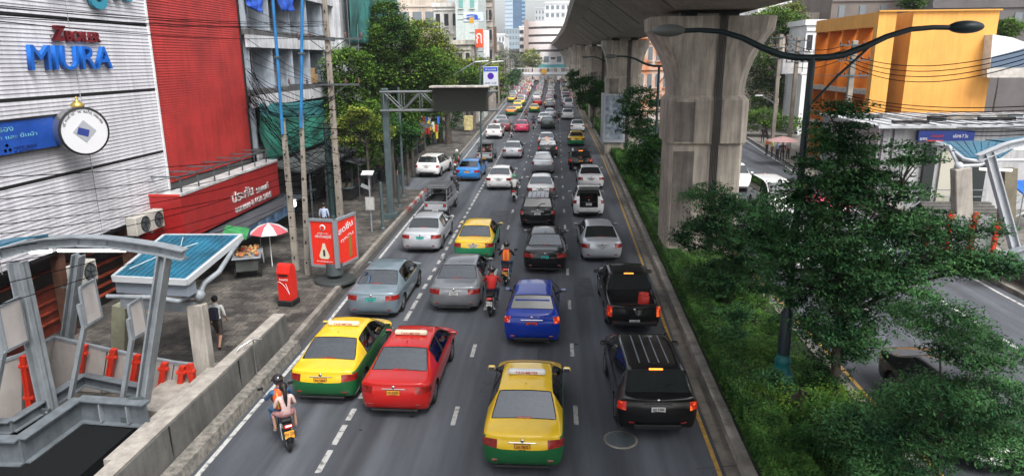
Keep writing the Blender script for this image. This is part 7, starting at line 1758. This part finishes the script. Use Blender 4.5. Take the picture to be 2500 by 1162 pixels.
T(1600, 480, 43, (1590, 430, 36, 40), (1560, 400, 30, 35), (1600, 360, 30, 30), label='bushy dark tree close behind the nearest pier', m=lf_dark, n=9000, leaf=.18, trunk=.1, seed=56, group=gm, cr=.55, th=1.8, z0=.2)
T(1450, 260, 92, (1445, 215, 36, 32), (1465, 235, 30, 30), (1430, 245, 22, 22), label='rounded dark tree left of the second pier', m=lf_dark, n=9000, leaf=.3, trunk=.15, seed=57, group=gm, cr=.9, th=2.5, z0=.2)
T(1415, 200, 145, (1415, 195, 22, 22), (1400, 205, 14, 16), (1432, 190, 14, 18), label='small dark tree further up the median', m=lf_dark, n=4000, leaf=.45, trunk=.15, seed=58, group=gm, cr=1.2, th=2.5, z0=.2)
T(1398, 188, 200, (1400, 184, 14, 12), label='farthest dark tree up the median before the footbridge', m=lf_dark, n=2000, leaf=.55, trunk=.15, seed=59, group=gm, cr=1.5, th=2.5, z0=.2)
gr = 'trees beyond the opposite road'
T(1900, 330, 92, (1880, 60, 50, 40), (1925, 50, 45, 35), (1850, 150, 45, 50), (1900, 170, 65, 60), (1950, 200, 50, 60), (1870, 230, 50, 50), label='tall green tree behind the two concrete poles', m=lf_green, n=20000, leaf=.32, trunk=.3, seed=60, group=gr, cr=1.2, th=7)
T(1920, 330, 100, (1920, 30, 40, 22), (1890, 45, 30, 18), label='yellow green tree top above the tall green tree', m=lf_lime, n=4500, leaf=.34, trunk=.3, seed=61, group=gr, cr=1.2, th=9)
T(1870, 330, 82, (1860, 285, 50, 20), (1910, 300, 50, 18), (1840, 300, 25, 18), label='clipped hedge-like tree at the foot of the tall green tree', m=lf_green, n=8000, leaf=.22, trunk=.2, seed=62, group=gr, cr=.8, th=1)
T(2235, 10, 80, (2230, 8, 26, 14), label='small tree on the roof of the orange building', m=lf_green, n=2500, leaf=.25, trunk=.1, seed=63, group=gr, cr=.7, z0=12.2, th=.5)
T(2455, 90, 72, (2455, 70, 34, 22), label='green tree top behind the white vaulted canopy', m=lf_green, n=4000, leaf=.25, trunk=.1, seed=64, group=gr, cr=.7, th=6)
# shrubs on the median
rnd = random.Random(77); i = 0
spots = [(6.0, 28.2, .8, 1.0), (7.2, 26.6, .9, 1.2), (6.0, 25.6, .75, .9), (7.0, 23.6, .95, 1.3), (5.9, 22.2, .7, .8), (7.3, 20.8, .9, 1.2), (6.3, 19.3, .6, .9), (5.6, 20.3, .6, .7), (7.3, 17.2, .8, 1.1), (6.3, 15.7, .85, .9), (5.6, 17.2, .7, .8), (5.7, 14.2, .8, .8), (7.0, 13.6, .9, 1.0), (5.9, 12.4, .7, .8), (7.4, 33.5, .8, 1.2), (6.2, 35.5, .8, 1.2), (7.2, 38.5, .9, 1.4), (6.4, 41, .9, 1.4), (7.3, 45, 1.0, 1.6), (6.5, 49, 1.0, 1.5), (7.3, 54, 1.0, 1.6), (6.6, 60, 1.1, 1.6), (7.4, 65, 1.1, 1.6), (6.8, 76, 1.2, 1.8), (7.3, 84, 1.2, 1.8), (6.8, 98, 1.3, 2), (7.2, 112, 1.4, 2)]
for (x, y, r, h) in spots:
    i += 1; far = y > 30
    shrub((x, y, .2), r, h, 'dense dark green median shrub between the nearest pier and the lamp foot' if not far else 'dark median shrub further up beyond the nearest pier', lf_dark if i % 3 == 0 else lf_cover if i % 3 == 1 else lf_med, 2600 if not far else 1300, .075 if not far else .15, 100+i, 'shrubs planted in the near median' if not far else 'shrubs planted in the far median')
# ---------------------------------------------------------------- traffic
def at(px, py): v = G(px, py, .24); return (v.x, v.y+.12, 0)
GJ = None
def pg(px, py, dx=0, dy=0): v = at(px, py); return (v[0]+dx, v[1]+dy, 0)
gt = 'taxis in the traffic jam'; gc = 'cars queueing in the traffic jam'
car('sedan', pg(1275, 1143), 'yellow', 'green', 'yellow over green taxi nearest the camera, centred in the road', R(-.5), plate=('มท 7872', 'o'), sign='w', group=gt, rg=glass_lt)
car('sedan', pg(785, 972), 'yellow', 'green', 'yellow over green taxi in the left lane beside the red taxi', R(-1), plate=('ทษ 1604', 'o'), sign='y', group=gt, rg=glass_lt)
car('sedan', pg(962, 1004), 'red', 'red', 'plain red taxi with a cream roof sign', R(-1.5), plate=('ทฉ 5530', 'o'), sign='y', group=gt, rg=glass_lt)
car('suv', pg(1605, 1058), 'black', 'black', 'black SUV with roof ribs and lit brake lamps in the right lane', R(1.5), lit=True, plate=('ฎฐ 3586', 'w'), rails=True, group=gc)
car('pickup', pg(1548, 805), 'black', 'black', 'black pickup truck with an open bed holding a red drum', R(1.0), lit=True, plate=('ฒก 907', 'w'), group=gc, cat='pickup')
car('hatch', pg(1298, 834), 'blue', 'blue', 'bright blue hatchback with a rear spoiler and red plate', R(-1), lit=True, plate=('ป 8164', 'r'), spoiler=True, group=gc)
car('saloon', pg(907, 768), 'greyblue', 'greyblue', 'grey blue saloon with a teal plate next to the kerb', R(-1), plate=('ศร 426', 'g'), group=gc, rg=glass_lt)
car('saloon', pg(1108, 752), 'grey', 'grey', 'dark grey saloon beside the red vested motorcyclist', R(-.5), plate=('ชอ 772', 'w'), group=gc, rg=glass_lt)
car('saloon', pg(1330, 658), 'black', 'black', 'glossy black saloon with a teal plate ahead of the blue hatchback', R(-.3), plate=('ญว 311', 'g'), group=gc, rg=glass_lt)
car('sedan', pg(1155, 629), 'yellow', 'mint', 'yellow over bright green taxi ahead of the dark grey saloon', R(-.5), plate=('มค 2290', 'w'), group=gt, rg=glass_lt)
car('saloon', pg(1026, 609), 'silver', 'silver', 'silver saloon with a teal plate behind the canopy truck', R(-.8), plate=('วบ 95', 'g'), group=gc)
car('sedan', pg(1470, 631), 'silver', 'silver', 'silver saloon in the right lane ahead of the black pickup', R(2), plate=('กข 640', 'w'), group=gc)
car('suv', pg(1312, 550), 'black', 'black', 'black SUV with pale roof ribs ahead of the glossy black saloon', R(-1), plate=('ฆฉ 18', 'w'), rails=True, group=gc)
car('hatch+open', pg(1437, 523), 'white', 'white', 'white hatchback driving with its boot wide open', R(1), plate=('1กจ 52', 'w'), group=gc)
car('sedan', pg(1217, 458), 'white', 'white', 'white saloon ahead of the white shirted motorcyclist', R(-1.5), plate=('ฎท 203', 'w'), group=gc, rg=glass_lt)
car('sedan', pg(1320, 484), 'white', 'grey', 'white saloon half hidden by the black SUV with pale ribs', 0, group=gc, rg=glass_lt)
car('hatch', pg(1325, 420), 'silver', 'grey', 'silver hatchback fourth up the third lane from the blue hatchback', 0, group=gc, rg=glass_lt)
car('sedan', pg(1443, 456), 'white', 'white', 'white saloon with a black sunroof ahead of the open boot hatchback', R(1), group=gc)
car('suv', pg(1418, 412), 'black', 'black', 'black SUV with glowing orange lamps in the right lane', R(1), lit=True, plate=('ฌ 77', 'o'), group=gc)
car('sedan', pg(1407, 353), 'yellow', 'mint', 'yellow over bright green taxi near the median in the distance', 0, plate=('ทน 48', 'o'), group=gt)
car('sedan', pg(1250, 383), 'silver', 'silver', 'silver saloon in the second lane beside the cargo truck', R(-.5), group=gc, rg=glass_lt)
car('sedan', pg(1140, 437), 'sky', 'sky', 'sky blue taxi beside the two motorcycles at the kerb', R(-3), plate=('มฉ 9', 'o'), group=gt, rg=glass_lt)
car('suv', pg(1042, 428, 0, 0), 'white', 'white', 'white SUV parked in the kerbside bay', R(-7), group='cars parked by the kerb')
car('sedan', pg(1273, 320), 'pink', 'pink', 'pink taxi in the second lane in the distance', 0, group=gt, rg=glass_lt)
car('suv', pg(1337, 380), 'dkgrey', 'dkgrey', 'dark grey SUV with orange lamps behind the olive car', 0, lit=True, group=gc, rg=glass_lt)
car('sedan', pg(1334, 357), 'white', 'dkgrey', 'grey saloon with orange lamps right before the dark grey SUV', 0, lit=True, group=gc, rg=glass_lt)
car('suv', pg(1205, 336), 'white', 'white', 'white crossover near the kerb ahead of the cargo truck', R(-1), group=gc)
# things in the pickup bed
pk = pg(1548, 805)
t = thing('drum', 'red plastic drum standing in the pickup bed', 'drum', (pk[0]+.38, pk[1]+.62, .62)); b = MB(); b.lathe([(.001, 0), (.19, 0), (.2, .3), (.19, .56), (.16, .6), (.16, .64), (.001, .65)], (0, 0, 0), red_p, 20); b.build('body', t); b = MB(); b.lathe([(.17, .6), (.18, .66), (.05, .69), (.001, .69)], (0, 0, 0), red_p, 16); b.build('lid', t)
t = thing('sacks', 'pale rumpled sacks and papers lying in the pickup bed', 'sacks', (pk[0]-.1, pk[1]+.5, .62)); b = MB(); rr = random.Random(3)
for k in range(9): b.sphere((-.5+k*.11, rr.uniform(-.15, .2), .12), .14, mat('sack', (.35, .33, .3), .8, col2=(.1, .1, .1), scale=8), 7, (1.1, .8, .7))
b.box((.35, .0, .16), (.3, .25, .12), mat('pale blue parcel', (.25, .4, .6), .6), .3, .02); b.build('pile', t)
# raised boot lid of the open hatchback
wh_ = pg(1437, 523)
lid = None
for o in COL.objects:
    if o.get('label', '').startswith('white hatchback driving'): lid = o
b = MB(); b.prism([(-.56, .55, 1.52), (.56, .55, 1.52), (.62, -.05, 1.86), (-.62, -.05, 1.86)], (0, .03, .05), P['white']); ld = b.build('boot_lid', lid)
b = MB(); b.prism([(-.46, .47, 1.60), (.46, .47, 1.60), (.5, .05, 1.845), (-.5, .05, 1.845)], (0, .02, .035), glass); b.build('window', ld)
# trucks with canopies
def truck(pos, rz, label, grp, cargo):
    t = thing('canopy_truck', label, 'truck', pos, rz, grp); gy = P['grey']
    b = MB(); b.box((0, 1.05, .68), (1.42, 2.1, .5), gy, bev=.05); b.box((0, .02, .62), (1.36, .06, .34), P['silver'], bev=.02); b.box((0, 3.05, .72), (1.42, 1.3, .62), gy, bev=.12); b.box((0, 2.75, 1.2), (1.3, 1.2, .6), gy, bev=.14); b.box((0, 2.0, .42), (1.1, 3.4, .2), black_m); b.build('body', t)
    b = MB(); z = 1.75; b.box((0, 1.1, z), (1.46, 2.3, .08), mat('canopy top', (.10, .105, .11), .5, var=.25), bev=.03); b.box((0, 1.1, z+.07), (1.2, 2.0, .08), mat('canopy top', (.10, .105, .11), .5), bev=.03)
    b.build('canopy', t)
    b = MB()
    for x in (-.68, .68):
        for y in (.05, 1.1, 2.15): b.box((x, y, 1.33), (.05, .05, .84), steel)
        b.box((x, 1.1, 1.15), (.04, 2.1, .05), steel)
    b.build('frame', t)
    b = MB(); b.box((0, 2.12, 1.35), (1.2, .03, .5), glass); b.build('rear_window', t)
    for x in (-.55, .55): b = MB(); b.box((x, -.03, .72), (.18, .05, .16), lampred, bev=.02); b.build('tail_light', t)
    b = MB(); b.box((0, -.06, .42), (1.4, .12, .1), steel_dk, bev=.02); b.build('bumper', t)
    wm = wheel_meshes(.29)
    for y in (.55, 3.1):
        for s in (-1, 1): a = bpy.data.objects.new('wheel', wm[0]); COL.objects.link(a); a.parent = t; a.location = (s*.64, y, .29); a.rotation_euler = (0, 0, 0 if s > 0 else math.pi); r_ = bpy.data.objects.new('rim', wm[1]); COL.objects.link(r_); r_.parent = a
    plate_obj(t, (0, -.13, .42), 'บฉ 613', *((ply, ink) if cargo else (plw, ink)))
    for x in (-.5, .5): b = MB(); b.box((x, 1.1, .98), (.3, 1.9, .08), black_m, bev=.02); b.build('bench', t)
    if cargo:
        b = MB(); rr = random.Random(5)
        for k in range(14): b.sphere((rr.uniform(-.45, .45), rr.uniform(.2, 1.6), 1.05+rr.uniform(0, .25)), rr.uniform(.12, .2), rr.choice([mat('bundle pale', (.42, .38, .34), .8), mat('bundle rose', (.35, .16, .14), .8), mat('bundle dark', (.06, .06, .07), .8)]), 7)
        b.build('load', t)
truck(pg(1063, 522), R(-2), 'small grey canopy truck with an empty bench ahead of the silver saloon', 'canopied trucks', False)
truck(pg(1182, 392), R(-2), 'grey canopied truck loaded with bundles in the kerb lane', 'canopied trucks', True)

# opposite carriageway
go = 'cars on the opposite road'
car('suv', (12.9, 52.5, 0), 'white', 'white', 'white people carrier just right of the nearest pier, facing us', R(180), group=go)
car('van', (13.2, 44.5, 0), 'white', 'white', 'white van partly behind leaves below the first white people carrier', R(180), group=go)
car('saloon', (11.0, 34.0, 0), 'white', 'white', 'white saloon behind the leaves in front of the nearest pier', R(180), group=go)
car('sedan', (16.5, 45.0, 0), 'pink', 'pink', 'pink taxi glimpsed through the big cone-shaped tree', R(180), group=go)
car('saloon', (14.0, 34.5, 0), 'silver', 'silver', 'silver car glimpsed below the pink taxi through the leaves', R(180), group=go)
car('saloon', (10.15, 18.9, 0), 'black', 'black', 'black saloon facing us behind the nearest feathery tree', R(180), group=go)
car('sedan', (11.2, 68, 0), 'silver', 'silver', 'silver car far up the opposite road beside the pier', R(180), group=go)

# distant jam, four lanes and the kerb queue
rnd = random.Random(21)
names = dict(white='white', silver='silver', grey='grey', black='black', red='red', dkred='dark red', pink='pink', beige='beige', orange='orange', dkgreen='dark olive', dkgrey='dark grey', yellow='yellow over green', blue='blue', greyblue='grey blue')
tn = dict(sedan='saloon', suv='SUV', van='people carrier', hatch='hatchback')
fixed = [ # px, py, type, colour A, colour B, lane text
 (1228, 318, 'sedan', 'dkred', 'dkred', 'behind the pink taxi near the kerb'), (1222, 306, 'sedan', 'silver', 'dkred', 'just before the orange taxi'), (1247, 280, 'sedan', 'orange', 'green', 'in the kerb lane, nearest of the orange ones'), (1262, 272, 'sedan', 'yellow', 'green', 'just beyond the orange taxi'),
 (1304, 273, 'sedan', 'yellow', 'green', 'alone in the second lane'), (1312, 256, 'sedan', 'red', 'red', 'just beyond the taxi alone in the second lane'),
 (1337, 313, 'suv', 'dkgreen', 'dkgreen', 'ahead of the orange lamped cars'), (1328, 298, 'sedan', 'white', 'white', 'left of the dark olive SUV'), (1343, 286, 'sedan', 'silver', 'silver', 'ahead of the dark olive SUV'),
 (1410, 319, 'sedan', 'white', 'white', 'just ahead of the taxi near the median'), (1386, 290, 'suv', 'white', 'white', 'third from the median taxi'), (1386, 262, 'van', 'white', 'white', 'tall, with a dark window near the median'), (1388, 246, 'suv', 'silver', 'silver', 'ahead of the tall people carrier'),
 (1344, 258, 'sedan', 'white', 'white', 'in the third lane level with the red car'), (1350, 240, 'suv', 'dkgrey', 'dkgrey', 'beyond the row of white cars')]
for px, py, ty, ca, cb_, tx in fixed:
    far_car(ty, pg(px, py), ca, cb_, ('%s %s in the distant jam, %s' % (names[ca], tn[ty], tx)), 'distant cars in the jam')
lanes = [('kerb', -7.0, 132, -.018), ('second', -4.1, 158, -.012), ('third', -1.0, 128, -.004), ('median', 2.3, 132, .004), ('outer', -9.6, 150, -.02)]
for ln, x0, y0, dr in lanes:
    y = y0+rnd.uniform(0, 3)
    while y < 330:
        ty = rnd.choice(['sedan', 'sedan', 'suv', 'hatch', 'van']); ca = rnd.choice(['white', 'white', 'silver', 'silver', 'grey', 'black', 'red', 'pink', 'beige', 'dkgrey', 'yellow', 'orange' if ln in ('kerb', 'outer') else 'white', 'yellow' if ln in ('kerb', 'outer') else 'silver'])
        cb_ = 'green' if ca == 'yellow' else ca
        far_car(ty, (x0+dr*(y-y0)*.8+rnd.uniform(-.25, .25), y, 0), ca, cb_, 'tiny %s %s far up the %s lane towards the footbridge' % (names[ca], tn[ty], ln), 'tiny %s %ss in the %s lane' % (names[ca], tn[ty], ln))
        y += rnd.uniform(6.0, 7.6)

# ---------------------------------------------------------------- riders and people
C_ = rgbmat
def rider(px, py, rz, mlab, plab, col, key, top, pants, helmet, plate=('5กง 814', 'w'), vest=None, sleeve=None, mir=None):
    v = at(px, py); p = (v[0], v[1]+.85, 0); motorcycle(p, rz, mlab, col, key, plate)
    rot = Matrix.Rotation(rz, 3, 'Z'); o = rot @ Vector((0, -.18, 0)); person('ride', (p[0]+o.x, p[1]+o.y, 0), rz, plab, top, pants, sleeve=sleeve or top, helmet=helmet, vest=vest, group='motorcycle riders')
    return p
hb = mat('helmet black', (.01, .01, .012), .2, coat=1); hw = mat('helmet white', (.6, .6, .6), .2, coat=1); hg = mat('helmet green', (.05, .35, .15), .2, coat=1)
ov = mat('orange vest', (.75, .10, .012), .6, var=.1); rv = mat('red vest', (.50, .018, .015), .6, var=.12)
fb = mat('bike black', (.012, .012, .014), .25, coat=1); fr_ = mat('bike red', (.35, .02, .015), .25, coat=1); fw = mat('bike white', (.5, .5, .5), .25, coat=1)
p = rider(652, 1103, R(33), 'black motorcycle with a yellow plate carrying a couple', 'man in a blue jacket and orange vest driving the nearest motorcycle', fb, 'b', C_('denim jacket', (.035, .10, .2)), C_('jeans', (.05, .12, .22)), hb, ('8ฒ 204', 'o'), vest=ov)
rot = Matrix.Rotation(R(33), 3, 'Z'); o = rot @ Vector((.03, -.52, 0))
person('pillion', (p[0]+o.x, p[1]+o.y, 0), R(33), 'woman in a pale pink top with a long black ponytail riding pillion', C_('pale pink', (.62, .43, .40)), C_('pink shorts', (.5, .25, .25)), sleeve=skin, shin=skin, shoe=C_('white shoes', (.6, .6, .6)), head='long', slim=.88, group='motorcycle riders')
rider(1196, 766, R(-2), 'dark motorcycle next to the dark grey saloon', 'rider in a red vest and black helmet beside the dark grey saloon', fb, 'b', C_('red shirt', (.42, .02, .018)), C_('dark jeans', (.02, .035, .07)), hb, vest=rv)
rider(1233, 690, R(-1), 'red motorcycle with a yellow plate ahead of the blue hatchback', 'rider in an orange vest with yellow stripes ahead of the red vested rider', fr_, 'r', C_('black shirt', (.015, .015, .02)), C_('blue jeans', (.03, .06, .12)), hb, ('2ณ 550', 'o'), vest=ov)
rider(1254, 487, 0, 'small red and white scooter behind the white saloon', 'rider in a white shirt and green helmet', fr_, 'r', C_('white shirt', (.6, .6, .58)), C_('dark trousers', (.03, .03, .035)), hg)
rider(1107, 478, R(-2), 'black motorcycle with a bright lamp left of the lane behind the sky blue taxi', 'rider in black following the sky blue taxi', fb, 'b', C_('black shirt', (.015, .015, .02)), C_('dark trousers', (.03, .03, .035)), hb)
rider(1112, 412, R(-4), 'dark scooter between the kerb and the sky blue taxi', 'rider with a white helmet hugging the kerb beside the sky blue taxi', fr_, 'r', C_('dark green shirt', (.02, .05, .03)), C_('dark trousers', (.03, .03, .035)), hw)
rider(1248, 333, 0, 'scooter ahead of the silver saloon in the second lane', 'small rider in grey behind the pink taxi', fb, 'b', C_('grey shirt', (.12, .12, .12)), C_('dark trousers', (.03, .03, .035)), hb)
rider(1302, 312, 0, 'distant dark motorcycle beside the pink taxi', 'distant rider in dark blue right of the pink taxi', fb, 'b', C_('navy shirt', (.02, .03, .07)), C_('dark trousers', (.03, .03, .035)), hb)
rider(1364, 298, 0, 'distant dark motorcycle near the dashed line by the median lane', 'distant rider in black left of the white SUV', fb, 'b', C_('black shirt', (.015, .015, .02)), C_('dark trousers', (.03, .03, .035)), hb)
rider(1284, 290, 0, 'farthest motorcycle, left of the yellow taxi', 'farthest rider, in reddish brown', fr_, 'r', C_('brown shirt', (.16, .06, .04)), C_('dark trousers', (.03, .03, .035)), hb)
q = G(537, 848, .15); person('walk', q, R(6), 'student in a white shirt and dark shorts walking with a navy backpack', C_('white shirt', (.6, .6, .58)), C_('dark shorts', (.05, .04, .035)), shin=skin, shoe=black_m, bag=C_('navy bag', (.012, .014, .03)), group='people on the left pavement')
q = G(795, 575, .15); person('stand', q, 0, 'person in a pale blue shirt behind the red poster stand', C_('pale blue shirt', (.38, .46, .62)), C_('dark trousers', (.03, .03, .035)), group='people on the left pavement')
q = G(385, 815, .15); person('stand', q, R(150), 'vendor in bright blue half hidden behind the mossy column', C_('bright blue shirt', (.02, .12, .5)), C_('dark trousers', (.03, .03, .035)), group='people on the left pavement')
q = G(905, 470, .15); person('stand', (q.x+1.5, q.y+3, .15), R(170), 'figure in dark clothes under the trees beyond the notice board', C_('dark green shirt', (.02, .05, .03)), C_('dark trousers', (.03, .03, .035)), group='people on the left pavement')
ppl = [(1862, 352, 'standing figure in black at the back of the kerbside crowd', (.02, .02, .02)), (1872, 385, 'person in orange at the left of the kerbside crowd', (.45, .12, .04)), (1885, 390, 'person in bright yellow in the kerbside crowd', (.6, .55, .08)), (1898, 398, 'person in pale blue at the front of the kerbside crowd', (.35, .42, .52)), (1910, 400, 'person in dark red at the right of the kerbside crowd', (.2, .03, .03)), (1924, 396, 'person in grey at the far right of the kerbside crowd', (.2, .2, .2))]
for k, (px, py, lb, cc_) in enumerate(ppl):
    q = G(px, py, .15); person('stand', (q.x+.4, q.y+1.5, .15), R(40*k), lb, C_('crowd %d' % k, cc_), C_('dark trousers', (.03, .03, .035)), group='crowd waiting by the opposite road')
q = G(1925, 408, .15); t = thing('umbrella', 'dusty pink parasol shading the kerbside crowd', 'umbrella', (q.x, q.y+2, .15)); b = MB(); b.cyl((0, 0, 0), (0, 0, 2.3), .03, steel, 8); b.build('pole', t); b = MB(); b.lathe([(.001, 2.35), (.7, 2.2), (1.3, 1.95)], (0, 0, 0), mat('dusty pink', (.42, .25, .24), .7), 16); b.lathe([(1.3, 1.95), (.7, 2.18), (.001, 2.33)], (0, 0, 0), mat('dusty pink', (.42, .25, .24), .7), 16); b.build('canopy', t)
# small kerbside things
def cone(px, py, lab):
    q = G(px, py, .0 if px < 1090 else 0); t = thing('traffic_cone', lab, 'traffic cone', q, 0, 'traffic cones'); b = MB(); b.box((0, 0, .02), (.4, .4, .04), black_m, bev=.01); b.build('foot', t); b = MB(); b.lathe([(.15, .04), (.03, .7), (.001, .7)], (0, 0, 0), mat('cone red', (.65, .06, .02), .5), 14); b.build('body', t); b = MB(); b.lathe([(.108, .3), (.078, .46)], (0, 0, 0), white_p, 14); b.build('band', t)
cone(1085, 412, 'red cone beside the parked white SUV'); cone(1093, 404, 'red cone between the parked SUV and the scooter')
q = G(1050, 352, .15); t = thing('litter_bin', 'dark square bin on the left pavement near the parked SUV', 'bin', q); b = MB(); b.box((0, 0, .5), (.8, .7, 1.0), steel_dk, bev=.05); b.build('body', t); b = MB(); b.box((0, 0, 1.04), (.9, .8, .08), black_m, bev=.02); b.build('lid', t)
q = G(1030, 345, .15); t = thing('kiosk', 'small cream vendor kiosk with a pale roof under the trees', 'kiosk', (q.x, q.y+4, .15)); b = MB(); b.box((0, 0, 1.1), (1.6, 1.4, 2.2), mat('kiosk cream', (.35, .30, .16), .7, var=.3), bev=.03); b.build('body', t); b = MB(); b.box((0, -.1, 2.25), (2.2, 1.9, .12), white_p, bev=.03); b.build('roof', t); b = MB(); b.box((0, -.71, 1.4), (1.1, .04, .8), dkw); b.build('hatch', t)
t = thing('bunting', 'string of coloured pennants hanging under the message board', 'bunting', PY(1000, 300, 70)); b = MB(); rr = random.Random(8); cols = [mat('pennant '+n, c, .6) for n, c in (('red', (.5, .03, .03)), ('blue', (.03, .12, .5)), ('yellow', (.6, .5, .05)), ('white', (.6, .6, .6)), ('orange', (.6, .2, .03)))]
for k in range(44): b = MB(); p_ = PY(1000+rr.uniform(0, 68), 283+rr.uniform(0, 40), 70+rr.uniform(0, 5)); b.prism([p_, p_+Vector((.28, 0, 0)), p_+Vector((.24, 0, -.7)), p_+Vector((.04, 0, -.7))], (0, .02, 0), rr.choice(cols)); own(b.build('pennant'), t)
b = MB()
for k in range(4): b.tube([PY(995, 283+k*11, 70), PY(1035, 287+k*11, 72), PY(1070, 281+k*11, 75)], .02, cab, 4)
own(b.build('string'), t)
for (px, py, lab, yy_) in ((1200, 60, '', 0),): pass
# slender lamp arms over the left lanes
for px, py, tx, ty_, lab in ((1100, 345, (1110, 190), (1160, 152), 'pale lamp arm reaching right above the message board'), (1150, 320, (1150, 180), (1200, 152), 'second pale lamp arm just left of the road sign')):
    q = G(px, py, .15); a, c = PY(*tx, q.y), PY(*ty_, q.y); t = thing('street_lamp', lab, 'street lamp', q); b = MB(); b.tube([q, (q.x, q.y, a.z), c], .09, steel, 8); own(b.build('post'), t); b = MB(); b.bar(c, c+Vector((1.5, 0, .1)), .4, .14, white_p, bev=.05); own(b.build('lamp_head'), t)
# poles and small signs of the far left pavement
rr = random.Random(31)
for k in range(11):
    y = 92+k*14; x = Lk(y)-.9; q = Vector((x, y, .15)); t = thing('utility_pole', 'distant thin pole along the far left pavement', 'utility pole', q, 0, 'distant poles on the left pavement'); b = MB(); b.box((0, 0, 4.6), (.3, .3, 9.2), polec); b.build('shaft', t); b = MB(); b.box((0, 0, 8.6), (2.2, .12, .12), steel_dk); b.build('crossarm', t)
for k in range(22):
    y = 100+k*8.5; x = Lk(y)-2.6-rr.uniform(0, 1.5); h = rr.uniform(2.5, 4.6); c_ = rr.choice([(.5, .5, .5), (.35, .05, .04), (.05, .12, .3), (.45, .35, .1), (.1, .1, .1), (.5, .5, .55)])
    t = thing('shop_stall', 'small distant stall or sign board on the far left pavement', 'stall', (x, y, .15), 0, 'distant stalls on the left pavement'); b = MB(); b.box((0, 0, h/2), (1.4, .8, h), mat('stall %d' % k, tuple(v*.6 for v in c_), .7, col2=c_, scale=1.2)); b.build('body', t); b = MB(); b.box((.2, 0, h+.05), (2.0, 1.4, .1), rr.choice([white_p, steel_dk, mat('stall awning', (.3, .1, .08), .7)])); b.build('awning', t)
# continuous rows of buildings further up
for k in range(9):
    y = 96+k*26; w_ = 9; h = rr.uniform(7, 11) if k < 2 else rr.uniform(10, 17); x = Lk(y)-13
    t = thing('shophouse', 'shophouse in the far left row, number of storeys varying behind poles', 'building', (x, y, 0), 0, 'far left shophouse row'); b = MB(); b.box((0, 12, h/2), (w_, 24, h), rr.choice([beige, pale, palew, mat('shop grey', (.2, .2, .2), .8, var=.3)])); b.build('wall', t)
    for f in range(int(h/3.3)):
        for j in range(6): b = MB(); b.box((w_/2+.03, 2+j*4, 1.8+f*3.3), (.1, 2.6, 1.6), dkw); b.build('window', t)
for k in range(8):
    y = 100+k*30; h = rr.uniform(9, 15); t = thing('shophouse', 'building in the far right row behind the viaduct piers', 'building', (38, y, 0), 0, 'far right building row'); b = MB(); b.box((0, 14, h/2), (14, 28, h), rr.choice([beige, pale, palew])); b.build('wall', t)
    for f in range(int(h/3.3)):
        for j in range(6): b = MB(); b.box((-7.03, 3+j*4.4, 1.8+f*3.3), (.1, 2.6, 1.6), dkw); b.build('window', t)
for k in range(5):
    o_ = None
# thin air fading the far end of the street
hm = bpy.data.materials.new('haze'); hm.use_nodes = True; n_ = hm.node_tree.nodes; n_.clear()
pv = n_.new('ShaderNodeVolumePrincipled'); pv.inputs['Color'].default_value = (.86, .90, .95, 1); pv.inputs['Density'].default_value = .00028
ho = n_.new('ShaderNodeOutputMaterial'); hm.node_tree.links.new(pv.outputs[0], ho.inputs['Volume'])
HAZE = True
if HAZE:
    b = MB(); b.box((0, 380, 63), (700, 860, 128.2), hm); b.build('haze', kind='stuff', label='faint city haze', category='haze')
